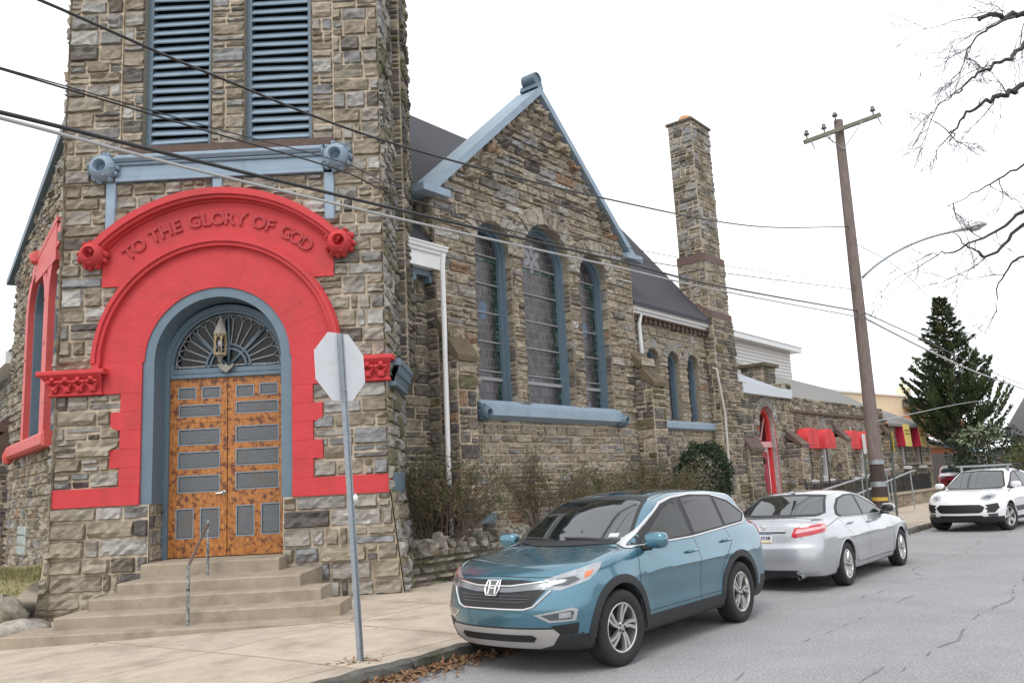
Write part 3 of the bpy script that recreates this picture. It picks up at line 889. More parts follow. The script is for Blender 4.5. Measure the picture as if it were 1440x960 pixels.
for c, r, z0, zs in WIN:
    tw.cur = (.27, .24, .19); reveal(tw, GF, arch_pts(c, r, z0, zs, 24), .02, -.4)
    for sg in (-1, 1): masonry(tw, Fr(GF.p(c + sg * r, 0, 0), N, Z, -S * sg), rect(-.2, .03), z0, zs, int(c * 9) + sg, ch=(.2, .34), sw=(.2, .3), dep=.03, pal=PAL_SIDE)
    voussoirs(tw, GF, c, zs, r + .0, r + (.50 if r > .9 else .42), R(0), R(180), 17 if r > .9 else 13, .02, .085, [(.30, .265, .21), (.36, .32, .26), (.25, .22, .18), (.33, .31, .27)], int(c * 10))
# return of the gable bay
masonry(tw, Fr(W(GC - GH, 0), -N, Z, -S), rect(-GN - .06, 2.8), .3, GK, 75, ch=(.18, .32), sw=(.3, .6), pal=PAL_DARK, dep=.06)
masonry(tw, Fr(W(GC + GH, 0), -N, Z, S), rect(-GN - .06, 2.2), .3, GK, 76, pal=PAL_SIDE)
# projecting corbel stones in the gable
rg = random.Random(3)
for sg in (-1, 1):
    for k in range(5):
        z_ = 8.75 + .58 * k
        hw = (GA - z_) / (GA - GK) * GH - .55
        for t in range(2):
            x = GC + sg * (hw - .15 * t)
            w_ = rg.uniform(.28, .42)
            stone(tw, GF, x - w_ / 2, x + w_ / 2, z_ + .22 * t, z_ + .22 * t + rg.uniform(.2, .27), .02, .2, rg.choice(PAL_SIDE), rg)
tw.build('gable_wall', M_STONE, church)
# gable coping with kneelers and finial
f = MB()
D0, D1 = -.62, .17
def rake(sg):
    """a coping slab lying on the slope"""
    a = V((GC + sg * (GH + .12), GK - .05)); b = V((GC, GA + .02))
    up = V((0, 1)); t = (b - a).normalized(); nn_ = V((-t.y, t.x)) * (1 if sg < 0 else -1)
    if nn_.y < 0: nn_ = -nn_
    prof = [a, b, V((GC, GA + .25)), a + nn_ * .17]
    f.prism(GF, [tuple(p) for p in prof], D0, D1)
rake(-1); rake(1)
for sg in (-1, 1):
    x = GC + sg * (GH + .05)
    f.prism(GF, [(x - .42, GK - .07), (x + .42, GK - .07), (x + .42, GK + .10), (x - .42, GK + .10)], D0 - .25, D1 + .06)
cop = f.build('gable_coping', M_BLUE_LIGHT, church)
f = MB()
f.prism(GF, [(GC - .15, GA + .2), (GC + .15, GA + .2), (GC + .09, GA + .36), (GC - .09, GA + .36)], D0 + .2, D1 - .02)
f.lathe(GF.p(GC, GA + .48, D0 + .2), GF.n, [(.10, 0.1), (.19, .1), (.19, .50), (.155, .52), (.14, .48), (.001, .47)], 24)
f.build('finial', M_BLUE, cop, smooth=True, sharp=40)
# stained-glass windows
def stained_mat(name, cols, scale, lead):
    m = mat(name, (.05, .04, .05), .25, var=.5, vscale=7, spec=.6, bump=.08, bscale=25)
    nt = m.node_tree; L = nt.links
    b = nt.nodes['Principled BSDF']
    tc = nd(nt, 'ShaderNodeTexCoord')
    mp = nd(nt, 'ShaderNodeMapping'); mp.inputs['Rotation'].default_value = (0, 0, -R(90 - 38.5))
    L.new(tc.outputs['Object'], mp.inputs['Vector'])
    sp = nd(nt, 'ShaderNodeSeparateXYZ'); cb = nd(nt, 'ShaderNodeCombineXYZ')
    L.new(mp.outputs[0], sp.inputs[0]); L.new(sp.outputs[0], cb.inputs[0]); L.new(sp.outputs[2], cb.inputs[1])
    br = nd(nt, 'ShaderNodeTexBrick', Scale=scale)
    br.inputs['Brick Width'].default_value, br.inputs['Row Height'].default_value, br.inputs['Mortar Size'].default_value = .36, .62, .028
    br.inputs['Color1'].default_value = (*cols[0], 1); br.inputs['Color2'].default_value = (*cols[1], 1); br.inputs['Mortar'].default_value = (*lead, 1)
    L.new(cb.outputs[0], br.inputs['Vector'])
    nz = nd(nt, 'ShaderNodeTexNoise', Scale=5., Detail=6.)
    L.new(tc.outputs['Object'], nz.inputs['Vector'])
    mr = nd(nt, 'ShaderNodeMapRange'); mr.inputs['From Min'].default_value = .3; mr.inputs['From Max'].default_value = .75; mr.inputs['To Min'].default_value = .5; mr.inputs['To Max'].default_value = 1.6
    L.new(nz.outputs['Fac'], mr.inputs['Value'])
    x = nd(nt, 'ShaderNodeMix', data_type='RGBA', blend_type='MULTIPLY'); x.inputs[0].default_value = 1
    L.new(br.outputs['Color'], x.inputs[6]); L.new(mr.outputs[0], x.inputs[7])
    L.new(x.outputs[2], b.inputs['Base Color'])
    return m
M_SG = stained_mat('purple_stained_glass', ((.024, .021, .024), (.062, .052, .056)), 3.0, (.11, .105, .108))
M_SG2 = stained_mat('banded_stained_glass', ((.12, .10, .12), (.03, .03, .036)), 2.2, (.03, .03, .03))
M_SGREEN = mat('green_border_glass', rough=.25, vscale=5, stretch=(1, 1, 3), ramp=((.40, (.008, .014, .012)), (.52, (.02, .06, .045)), (.62, (.07, .13, .10)), (.74, (.30, .33, .31))))
M_SWHITE = mat('opal_glass', (.24, .24, .26), .3, var=.25, vscale=8)
M_SBLUE = mat('blue_opal_glass', (.08, .13, .2), .3, var=.3, vscale=8)
M_BAR = mat('saddle_bar_grey', (.3, .3, .31), .5, var=.1)
def lancet(fr, c, r, z0, zs, big, depth=-.16, fw=.09):
    f = MB()
    f.ring(fr, arch_pts(c, r, z0, zs, 22), arch_pts(c, r - fw, z0, zs, 22), depth - .22, depth, closed=False)
    f.ring(fr, arch_pts(c, r - fw + .01, z0, zs, 22), arch_pts(c, r - fw - .05, z0, zs, 22), depth - .22, depth - .10, closed=False)
    f.box(fr, c - r + fw, c + r - fw, z0, z0 + .07, depth - .22, depth - .02)
    fo = f.build('stained_window', M_BLUE, church)
    ri = r - fw - .04
    p = MB(); p.prism(fr, arch_pts(c, ri + .02, z0 + .05, zs, 22), depth - .24, depth - .2)
    p.build('glass', M_SG, fo)
    q = MB()
    c_ = depth - .195
    for sg in (-1, 1):
        x = sorted((c + sg * (ri - .02), c + sg * (ri - .12)))
        q.quad(fr.p(x[0], z0 + .1, c_), fr.p(x[1], z0 + .1, c_), fr.p(x[1], zs - .05, c_), fr.p(x[0], zs - .05, c_))
        x = sorted((c + sg * (ri - .16), c + sg * (ri - .19)))
        q.quad(fr.p(x[0], z0 + .9, c_), fr.p(x[1], z0 + .9, c_), fr.p(x[1], zs - .25, c_), fr.p(x[0], zs - .25, c_))
    q.quad(fr.p(c - ri + .12, zs - .18, c_), fr.p(c + ri - .12, zs - .18, c_), fr.p(c + ri - .12, zs - .08, c_), fr.p(c - ri + .12, zs - .08, c_))
    q.build('border_glass', M_SGREEN, fo)
    q = MB(); q.quad(fr.p(c - ri + .15, z0 + .1, c_ + .001), fr.p(c + ri - .15, z0 + .1, c_ + .001), fr.p(c + ri - .15, z0 + .78, c_ + .001), fr.p(c - ri + .15, z0 + .78, c_ + .001))
    q.build('dedication_panel', M_SG2, fo)
    q = MB()
    if big:
        for k in range(6):
            a = 6.2832 * k / 6 + .5
            q.poly([fr.p(c - .1 + .22 * math.cos(a) + .17 * math.cos(t) * math.cos(a) - .085 * math.sin(t) * math.sin(a), zs + .22 + .22 * math.sin(a) + .17 * math.cos(t) * math.sin(a) + .085 * math.sin(t) * math.cos(a), c_ + .001) for t in [i * .5236 for i in range(12)]])
        q.build('rosette', M_SWHITE, fo)
    else:
        q.poly([fr.p(c - .02 + .15 * math.cos(t), z0 + 2.25 + .22 * math.sin(t), c_ + .001) for t in [i * .393 for i in range(16)]])
        q.poly([fr.p(c - .02 + .09 * math.cos(t), z0 + 2.25 + .14 * math.sin(t), c_ + .003) for t in [i * .393 for i in range(16)]])
        q.build('medallion', M_SBLUE, fo)
    q = MB()
    for k in range(5):
        z_ = z0 + .82 + .69 * k
        if z_ < zs + r * .3: q.box(fr, c - ri, c + ri, z_ - .014, z_ + .014, depth - .19, depth - .16)
    q.box(fr, c - ri, c + ri, z0 + .6, z0 + .68, depth - .19, depth - .15)
    q.build_each('saddle_bar', M_BAR, fo)
    return fo
for k, (c, r, z0, zs) in enumerate(WIN): lancet(GF, c, r, z0, zs, k == 1)
# window sill with carved ends
f = MB()
pr = [(3.72, .0), (3.60, .17), (3.565, .17), (3.545, .23), (3.36, .23), (3.345, .19), (3.27, .05), (3.26, 0)]
for (z_, c_), (y_, d_) in zip(pr, pr[1:]): f.quad(GF.p(3.55, z_, c_), GF.p(9.38, z_, c_), GF.p(9.38, y_, d_), GF.p(3.55, y_, d_))
for x in (3.55, 9.38): f.poly([GF.p(x, z_, c_) for z_, c_ in pr])
sill = f.build('window_sill', M_BLUE_LIGHT, church)
for k, x in enumerate((3.62, 9.32)):
    f = MB(); boss(f, GF, x, 3.40, .08, .17, 80 + k); f.build('carved_boss', M_BLUE, sill, smooth=True, sharp=50)
# buttresses
def buttress(s0, s1, n0, n1, zt, seed, pal, cap):
    f = MB()
    fr = WALL(n0)
    d = n1 - n0
    sbox(f, fr, s0, s1, .3, zt - .75, 0, d, seed, pal)
    sbox(f, fr, s0 + .03, s1 - .03, zt - .75, zt - .1, 0, d * .55, seed + 5, pal)
    b = f.build('buttress', M_STONE_MOSS, church)
    q = MB()
    for a0_, b0_, a1_, b1_ in ((-.02, zt + .12, d * .58, zt - .32), (d * .45, zt - .30, d + .08, zt - .82)):
        q.prism(Fr(fr.p(s0 - .05, 0, 0), N, Z, S), [(a0_, b0_), (a1_, b1_), (a1_, b1_ - .12), (a0_, b0_ - .4)], 0, s1 - s0 + .1)
    q.build_each('sloped_cap', cap, b)
buttress(2.42, 2.98, GN, -.78, 5.35, 90, PAL_DARK + RUSTS + TANS[:2], M_CAPSTONE)
buttress(10.35, 11.05, GN, -.72, 5.30, 95, PAL_DARK + TANS[:3], M_CAPSTONE)
# three-lancet bay
AN = -1.5
AF = WALL(AN)
AW = [(11.85, .38), (13.12, .38), (14.42, .38)]
tw = MB()
iv = holes(GC + GH, 15.6, [arch_hole(c, r, 3.5, 5.3) for c, r in AW])
masonry(tw, AF, iv, .3, 3.25, 100, ch=(.16, .28), sw=(.3, .7), pal=PAL_SIDE + PAL_DARK[:3], dep=.06)
masonry(tw, AF, iv, 3.25, 6.75, 101, ch=(.16, .28), sw=(.22, .5), pal=PAL_SIDE, dep=.06)
for c, r in AW:
    tw.cur = (.26, .23, .18); reveal(tw, AF, arch_pts(c, r, 3.5, 5.3, 16), .02, -.3)
    voussoirs(tw, AF, c, 5.3, r, r + .3, 0, math.pi, 9, .015, .05, TANS[:4] + GREYS[:2], int(c * 7))
tw.build('lancet_wall', M_STONE, church)
for c, r in AW:
    f = MB()
    f.ring(AF, arch_pts(c, r, 3.5, 5.3, 16), arch_pts(c, r - .09, 3.5, 5.3, 16), -.3, -.12, closed=False)
    fo = f.build('lancet_window', M_BLUE, church)
    q = MB(); q.prism(AF, arch_pts(c, r - .08, 3.5, 5.3, 16), -.3, -.27); q.build('glass', M_SG, fo)
f = MB(); f.bbox(AF, 11.2, 15.5, 3.26, 3.5, -.05, .16, .04); f.build('window_sill', M_BLUE_LIGHT, church)
# eaves, gutters, downspouts
def gutter(s0, s1, z0, n0, name='gutter', k=1.):
    f = MB()
    fr = WALL(n0)
    pr = [(z0, -.3), (z0, .02), (z0 + .1, .02), (z0 + .12, .10), (z0 + .22, .12), (z0 + .24, .16), (z0 + .29, .16), (z0 + .29, -.3)]
    pr = [(z0 + (z_ - z0) * k, c_ * k) for z_, c_ in pr]
    a = [f.vert(fr.p(s0, z_, c_)) for z_, c_ in pr]; b = [f.vert(fr.p(s1, z_, c_)) for z_, c_ in pr]
    for k in range(len(pr)): j = (k + 1) % len(pr); f.face((a[k], b[k], b[j], a[j]))
    f.face(a); f.face(b)
    return f.build(name, M_WHITE, church)
f = MB(); f.box(WALL(-1.55), .9, 2.5, 6.42, 6.74, .0, .36); f.build('soffit_board', M_WHITE, church)
gutter(.85, 2.60, 6.74, -1.15, k=.62)
f = MB(); f.box(WALL(-1.55), .9, 2.60, 6.28, 6.42, .0, .2)
for k in range(3): f.box(WALL(-1.55), 1.25 + .5 * k, 1.37 + .5 * k, 6.14, 6.28, 0, .22)
f.build('eaves_corbels', M_BLUE, church)
gutter(10.62, 15.72, 6.58, AN + .12)
f = MB()
for k in range(17): f.box(AF, 10.75 + .29 * k, 10.9 + .29 * k, 6.38, 6.54, 0, .16)
f.box(AF, 10.6, 15.6, 6.53, 6.58, 0, .22)
f.build('eaves_corbels', M_BROWNSTONE, church)
f = MB()
f.tube([WALL(-1.0).p(2.3, 6.7, .06), WALL(-1.0).p(2.3, 6.45, .02), WALL(-1.0).p(2.28, 1.9, 0), ], .055, 10)
f.build('downspout', M_WHITE, church, smooth=True, sharp=50)
f = MB(); f.tube([WALL(-1.0).p(2.28, 1.9, 0), WALL(-1.0).p(2.3, 1.1, 0), WALL(-1.0).p(2.3, .7, 0)], .056, 10)
tag(f.build('downspout', mat('flaking_white_paint', rough=.6, vscale=18, ramp=((.42, (.05, .05, .05)), (.5, (.3, .3, .3)), (.56, (.7, .7, .7)))), church, smooth=True, sharp=50), 'flaking lower downspout section')
f = MB(); f.tube([AF.p(11.05, 6.6, .2), AF.p(11.05, 6.3, .12), AF.p(11.12, 5.0, .1), AF.p(11.2, 4.8, .1)], .06, 10); f.build('downspout', M_WHITE, church, smooth=True, sharp=50)
# roofs
f = MB()
def slope(s0, s1, n0, z0, n1, z1, t=.12):
    a = [W(s0, n0, z0), W(s1, n0, z0), W(s1, n1, z1), W(s0, n1, z1)]
    up = V((0, 0, t))
    i = [f.vert(p) for p in a] + [f.vert(p + up) for p in a]
    for q in ((4, 5, 6, 7), (3, 2, 1, 0), (0, 1, 5, 4), (1, 2, 6, 5), (2, 3, 7, 6), (3, 0, 4, 7)): f.face([i[k] for k in q])
slope(-1.0, GC - GH - .02, -1.2, 6.78, -6.0, 12.75)
slope(GC + GH + .02, 15.55, -1.2, 6.78, -6.0, 12.75)
slope(GC - GH, GC + GH, -2.3, 8.15, -6.0, 12.75)
slope(-1.0, 15.55, -10.8, 6.78, -6.0, 12.75)
f.poly([W(15.5, -1.3, 6.78), W(15.5, -10.8, 6.78), W(15.5, -6, 12.75)])
# gable-bay roof running back into the nave roof
for sg in (-1, 1):
    a = [W(GC + sg * GH, GN - .3, GK - .4), W(GC, GN - .3, GA - .65), W(GC, -6, GA - .65), W(GC + sg * GH, -6, GK - .4)]
    f.poly(a)
f.build('roof', M_SHINGLE, church)
f = MB(); f.prism(Fr(W(10.4, -1.95, 8.12), S, N, Z), [(0, 0), (.6, 0), (.6, .5), (0, .5)], 0, .06)
f.build('roof_flashing', M_BLUE, church)
# chimney
f = MB()
CF = WALL(0)
sbox(f, CF, 15.5, 17.05, .3, 7.0, -2.4, -1.12, 110, PAL_DARK + TANS[:3])
sbox(f, CF, 15.5, 16.98, 7.25, 9.0, -2.25, -1.2, 113, PAL_SIDE)
sbox(f, CF, 15.55, 16.93, 9.25, 14.1, -2.18, -1.28, 116, PAL_FRONT)
ch = f.build('chimney', M_STONE_MOSS, church)
f = MB()
f.box(CF, 15.44, 17.04, 7.0, 7.26, -2.3, -1.13); f.box(CF, 15.46, 17.0, 9.0, 9.26, -2.24, -1.18)
f.prism(Fr(W(15.47, 0), N, Z, S), [(-2.8, 8.3), (-1.15, 7.26), (-1.15, 7.2), (-2.8, 7.2)], 0, .05)
f.build('brownstone_bands', mat('red_brownstone', (.16, .10, .085), .9, var=.35, vscale=6, bump=.6, bscale=20, dirt=((.12, .11, .1), 3, .5, .7)), ch)
f = MB(); f.box(CF, 15.48, 17.0, 14.1, 14.18, -2.24, -1.22); f.build('chimney_cap', M_CAPSTONE, ch)
f = MB(); f.lathe(W(16.0, -1.7, 14.15), (0, 0, 1), [(.24, 0), (.24, .28), (.2, .32), (.16, .3)], 6); f.build('chimney_pot', mat('terracotta_pot', (.62, .36, .19), .8), ch)
f = MB()
f.tube([WALL(-1.05).p(15.25, 5.3, -.12), WALL(-1.05).p(15.28, 5.25, 0), WALL(-1.05).p(15.32, 4.9, .02), WALL(-1.05).p(15.55, 3.8, .03), WALL(-1.05).p(15.5, .7, 0)], .04, 8)
f.build('service_conduit', mat('weathered_white_pipe', (.5, .48, .44), .6), church)
# blue vent hood and basement window at the foot of the gable
f = MB(); f.prism(Fr(W(3.0, GN, 0), N, Z, S), [(0, 1.05), (.28, 1.05), (.28, 1.22), (0, 1.36)], 0, .75); f.build('vent_hood', M_BLUE, church)
# ---- left wing
LF = LWALL(-.9)
def on_left(x, y):
    P = hit(x, y, LF.o, LN); d = P - LW0; return d.dot(LS), P.z
lw = MB()
LE = on_left(21, 470)[0]
cA, cB = on_left(92, 196), on_left(19, 394)
def ltop(v): return 0
lhi = lambda v: LE if v < cB[1] else LE + (v - cB[1]) / (cA[1] - cB[1]) * (cA[0] - cB[0])
ls0 = on_left(84, 470)[0] - 2.0
LWN = []
for (xl, xr, yt, ys, yb) in ((42, 73, 372, 420, 622),):
    pass
sR, sL = on_left(72, 612), on_left(27, 634)
zs_ = sR[1] + .05
la, lb = on_left(66, 480)[0], on_left(44, 480)[0]
lc, lr = (la + lb) / 2, (lb - la) / 2
ltopz = on_left(62, 377)[1]
lc2 = lc - 2 * lr - .62
iv = holes(ls0, lhi, [arch_hole(lc, lr + .0, zs_, ltopz - lr), arch_hole(lc2, lr, zs_, ltopz - lr)])
masonry(lw, LF, iv, .2, cA[1] + .4, 120, ch=(.18, .32), sw=(.3, .75), pal=PAL_SIDE + TANS, dep=.08)
masonry(lw, Fr(LF.p(LE, 0, 0), -LN, Z, LS), rect(0, 3), .2, cB[1], 121, pal=PAL_DARK)
lw.build('left_gable_wall', M_STONE, church)
f = MB()
f.ring(LF, arch_pts(lc, lr + .34, zs_, ltopz - lr, 20), arch_pts(lc, lr, zs_, ltopz - lr, 20), -.1, .1, closed=False)
f.ring(LF, arch_pts(lc2, lr + .45, zs_, ltopz - lr, 20), arch_pts(lc2, lr, zs_, ltopz - lr, 20), -.1, .11, closed=False)
pk = on_left(86, 312); bs = on_left(58, 368)
f.prism(LF, [(pk[0] - .2, pk[1]), (bs[0] - .05, bs[1] - .02), (bs[0] - .05, bs[1] - .6), (pk[0] - .2, bs[1] - .6)], -.05, .12)
f.prism(LF, [(pk[0] - .3, pk[1] + .08), (bs[0] - .1, bs[1] + .08), (bs[0] - .1, bs[1] - .06), (pk[0] - .3, pk[1] - .06)], 0, .13)
f.bbox(LF, sR[0] - .6, sL[0] + .3, sR[1] - .28, sR[1] + .06, 0, .3, .06)
f.blob(LF.p(sL[0] + .3, sR[1] - .2, .2), (.16, .16, .2), 10, .15)
f.blob(LF.p(bs[0] - .1, bs[1] + .05, .12), (.17, .17, .2), 12, .12)
lsur = f.build('red_window_surround', mat('lighter_red_paint', (.60, .095, .085), .55, var=.12, vscale=3), church, smooth=True, sharp=40)  # slightly lighter red than the doorway
f = MB()
for cc in (lc, lc2):
    f.ring(LF, arch_pts(cc, lr, zs_, ltopz - lr, 16), arch_pts(cc, lr - .14, zs_, ltopz - lr, 16), -.3, -.04, closed=False)
    f.box(LF, cc - .08, cc + .08, zs_, ltopz - .1, -.28, -.1)
lwf = f.build('lancet_window', M_BLUE, church)
f = MB()
for cc in (lc, lc2): f.prism(LF, arch_pts(cc, lr - .1, zs_, ltopz - lr, 16), -.3, -.25)
f.build('glass', mat('blue_louvre_glass', (.05, .09, .12), .4, var=.3, vscale=12, stretch=(1, 1, 8)), lwf)
f = MB()
a = [(cA[0] - 1.2, cA[1] + (cA[1] - cB[1]) / (cB[0] - cA[0]) * 1.2), (cB[0], cB[1]), (cB[0] + .5, cB[1] - .05), (cB[0] + .5, cB[1] + .1), (cB[0] + .05, cB[1] + .2), (cA[0] - 1.2, cA[1] + .25 + (cA[1] - cB[1]) / (cB[0] - cA[0]) * 1.2)]
f.prism(LF, a, -.5, .12)
f.build('gable_coping', M_BLUE, church)
# dark lower bay with a stepped buttress at the far left
f = MB()
BF = LWALL(-.7)
b0 = LE + .5
sbox(f, LF, LE - .1, LE + 1.9, .2, 3.4, 0, 1.0, 125, PAL_DARK + [(.16, .14, .11)], sides='front right')
masonry(f, Fr(LF.p(LE - .1, 0, 0), LN, Z, -LS), rect(0, 1.0), .2, 3.4, 128, pal=PAL_DARK + [(.16, .14, .11)], sw=(.2, .45))
masonry(f, LWALL(-1.2), rect(LE, LE + 12), .2, 6.0, 129, pal=TANS + GREYS, dep=.06)
lbt = f.build('left_wing_wall', M_STONE_MOSS, church)
q = MB()
for zz, d0, d1 in ((3.4, .25, 1.05), (4.15, -.1, .45)):
    q.prism(Fr(LF.p(LE - .15, 0, 0), LN, Z, LS), [(d0 - .3, zz + .75), (d1, zz), (d1, zz - .12), (d0 - .3, zz - .12)], 0, 2.0)
q.build_each('sloped_cap', M_BROWNSTONE, lbt)
q = MB(); q.bbox(LF, LE - .12, LE + 2, 1.2, 1.45, .95, 1.06, .01); q.build('base_band', M_BLUE, lbt)
q = MB(); q.box(LWALL(-1.0), LE, LE + 12, 6.0, 6.35, -.2, .3); q.build('gutter', M_WHITE, church)
q = MB(); q.poly([LWALL(0).p(LE - .1, 6.36, -.75), LWALL(0).p(LE + 12, 6.36, -.75), LWALL(0).p(LE + 12, 10, -5), LWALL(0).p(LE - .1, 10, -5)]); q.build('roof', M_SHINGLE, church)
# glass-block basement window
q = MB()
bw = on_left(33, 775)
for i in range(3):
    for j in range(3): q.bbox(LF, bw[0] - .6 + .36 * i, bw[0] - .6 + .36 * i + .34, .75 + .24 * j, .75 + .24 * j + .22, -.0, .10, .03)
q.build('glass_block_window', mat('glass_block', (.42, .48, .46), .25, var=.25, vscale=6), church)

# ================================================================== entrance steps, rail, lantern
def front_step(name=None): pass
st = thing('entrance_steps', 'worn tan concrete entrance steps in front of the orange double doors', 'steps', (AX, 13.4, 0))
LEV = [(11.84, -7.1, -2.36, .125, -.15), (12.30, -6.62, -2.60, .29, .1), (12.87, -6.42, -3.0, .455, .25), (13.32, -6.22, -3.42, .625, .42), (14.32, -6.30, -4.02, .825, .6)]
for k, (y0, x0, x1, zt, zb) in enumerate(LEV):
    f = MB()
    y1 = 15.55 if k == 4 else 14.88 if k == 3 else LEV[k + 1][0] + .3
    rg = random.Random(k)
    fr = Fr((0, y0, 0), (1, 0, 0), Z, (0, -1, 0))
    nx = 14
    e = .02
    top, edge, bot = [], [], []
    for i in range(nx + 1):
        x = x0 + (x1 - x0) * i / nx
        j = rg.uniform(-.006, .006)
        bot.append(f.vert((x, y0 + j, zb - .1))); edge.append(f.vert((x, y0 + j, zt - e + j * .5))); top.append((f.vert((x, y0 + e, zt + j * .3)), f.vert((x, y1, zt))))
    for i in range(nx):
        f.face((bot[i], bot[i + 1], edge[i + 1], edge[i])); f.face((edge[i], edge[i + 1], top[i + 1][0], top[i][0])); f.face((top[i][0], top[i + 1][0], top[i + 1][1], top[i][1]))
    for i, x in ((0, x0), (nx, x1)): f.poly([(x, y0, zb - .1), (x, y0, zt - e), (x, y0 + e, zt), (x, y1, zt), (x, y1, zb - .1)])
    f.build('step', M_CONC, st)
hr = MB()
p0, p1 = V((-4.66, 12.1, .0)), V((-5.10, 14.05, 0))
hr.tube([p0 + Z * .12, p0 + Z * .93], [.026, .024], 8); hr.tube([p1 + Z * .62, p1 + Z * 1.50], [.026, .024], 8)
h = MB(); h.tube([p0 + Z * .90, p0 + Z * .93 + (p1 - p0) * .02, p1 + Z * 1.44, p1 + Z * 1.47], .022, 8)
rail = thing('handrail', 'flaking iron handrail on two posts in the middle of the entrance steps', 'handrail', p0)
hr.build_each('post', M_RUSTSTEEL, rail, smooth=True, sharp=50); h.build('top_rail', mat('rusty_rail', (.16, .12, .10), .5, metal=.3, var=.3, vscale=20), rail, smooth=True, sharp=50)
lp = FRONT.p(-5.37, 4.36, -.42)
lan = thing('lantern', 'tan six-sided lantern with a steeple roof in front of the fanlight', 'lantern', lp)
f = MB(); f.lathe(lp, Z, [(.135, .46), (.125, .48), (.006, .80), (.01, .815), (.0, .84)], 6); f.build('steeple_roof', mat('grey_lead_roof', (.33, .30, .26), .6, var=.2), lan)
f = MB()
for k in range(6):
    a, b = 6.2832 * k / 6, 6.2832 * (k + 1) / 6
    P = lambda t, r, z_: lp + V((math.cos(t) * r, math.sin(t) * r, z_))
    f.tube([P(a, .11, .1), P(a, .11, .46)], .011, 5)
    m_ = (a + b) / 2
    for q in ((a, b), (b, a)):
        f.tube([P(q[0], .11, .32), P(q[0] + (q[1] - q[0]) * .15, .107, .39), P(m_, .097, .44)], .009, 5)
f.lathe(lp, Z, [(.12, .07), (.12, .11), (.10, .11)], 6); f.lathe(lp, Z, [(.12, .44), (.12, .47)], 6)
f.build('lantern_cage', M_TAN, lan)
f = MB(); f.lathe(lp, Z, [(.0, .22), (.035, .24), (.045, .29), (.035, .34), (0, .36)], 12); f.build('bulb', mat('milk_glass', (.5, .5, .55), .3), lan, smooth=True)
f = MB()
f.lathe(lp + V((0, .0, 0)), Z, [(.03, -.06), (.04, .0), (.09, .07)], 6)
f.tube([lp + V((0, 0, -.08)), lp + V((.12, .02, -.2)), FRONT.p(AX, 4.16, -.5)], .03, 6)
for sg in (-1, 1):
    f.prism(FRONT, [(AX, 4.10), (AX + sg * .12, 4.20), (AX + sg * .15, 4.27), (AX + sg * .05, 4.22), (AX, 4.27)], -.5, -.40)
f.build('leaf_bracket', mat('grey_bracket', (.26, .25, .22), .5, metal=.3, var=.3, vscale=15), lan)

# ================================================================== STONE HALL beyond the church
HN = -1.3
HF = WALL(HN)
hall = thing('stone_hall', 'low stone hall with arched red door and domed red awnings beyond the church', 'hall', W(20, HN, 0))
M_REDDOOR = mat('dark_red_door_paint', (.30, .03, .05), .5, var=.15)
M_AWN = mat('red_awning_canvas', (.62, .045, .05), .7, var=.12, vscale=3)
M_AWN_DK = mat('crimson_awning_canvas', (.42, .015, .045), .7, var=.1)
M_AWN_Y = mat('yellow_awning_canvas', (.72, .56, .17), .7, var=.08)
PAL_HALL = TANS * 2 + DARKS + GREYS[:3] + RUSTS[:1]
tw = MB()
iv = holes(17.05, 21.7, [arch_hole(19.55, .72, .5, 3.5)])
masonry(tw, HF, iv, .2, 4.55, 130, ch=(.17, .3), sw=(.25, .6), pal=PAL_HALL, dep=.06)
voussoirs(tw, HF, 19.55, 3.5, .72, 1.1, 0, math.pi, 13, .015, .06, GREYS + TANS[:3], 5)
reveal(tw, HF, arch_pts(19.55, .72, .5, 3.5, 16), .02, -.35)
HW = [23.35, 25.3, 28.5, 30.35]
iv = holes(21.7, 34.6, [rect_hole(x - .42, x + .42, 1.5, 3.3) for x in HW])
masonry(tw, HF, iv, .2, 4.1, 131, ch=(.17, .3), sw=(.25, .6), pal=PAL_HALL, dep=.06)
masonry(tw, WALL(HN - .05), rect(21.7, 34.6), 4.2, 4.75, 132, ch=(.16, .22), sw=(.3, .8), pal=PAL_HALL + DARKS, dep=.08)
tw.cur = (.2, .18, .15)
for x in HW: reveal(tw, HF, [(x - .42, 1.5), (x - .42, 3.3), (x + .42, 3.3), (x + .42, 1.5)], .02, -.28, True); voussoirs(tw, HF, x, 3.2, .42, .78, R(15), R(165), 9, .012, .05, TANS + GREYS, int(x))
sbox(tw, HF, 17.15, 18.2, .2, 2.8, 0, .3, 133, PAL_DARK)
sbox(tw, HF, 17.2, 17.9, 2.8, 5.0, -.2, .12, 134, PAL_DARK + TANS)
sbox(tw, HF, 21.2, 21.9, .2, 2.9, 0, .6, 135, PAL_HALL)
sbox(tw, HF, 26.75, 27.35, .2, 3.2, 0, .5, 136, PAL_HALL)
sbox(tw, HF, 21.3, 22.0, 2.9, 5.2, -.4, .1, 137, PAL_HALL)
sbox(tw, HF, 33.9, 34.6, .2, 3.4, 0, .4, 138, PAL_HALL)
HW2 = [on_wall(1268, 640, HN - .1)[0], on_wall(1290, 640, HN - .1)[0]]
iv = holes(34.6, 43.3, [rect_hole(x - .4, x + .4, 1.9, 3.2) for x in HW2])
masonry(tw, HF, iv, .2, 4.0, 139, ch=(.2, .34), sw=(.35, .8), pal=PAL_HALL, dep=.05)
for x in HW2: reveal(tw, HF, [(x - .4, 1.9), (x - .4, 3.2), (x + .4, 3.2), (x + .4, 1.9)], .02, -.28, True)
masonry(tw, Fr(W(43.3, 0), -N, Z, S), rect(1.3, 8), .2, 4.0, 140, pal=PAL_HALL, dep=.03, sw=(.5, 1))
tw.build('wall', M_STONE_MOSS, hall)
f = MB()
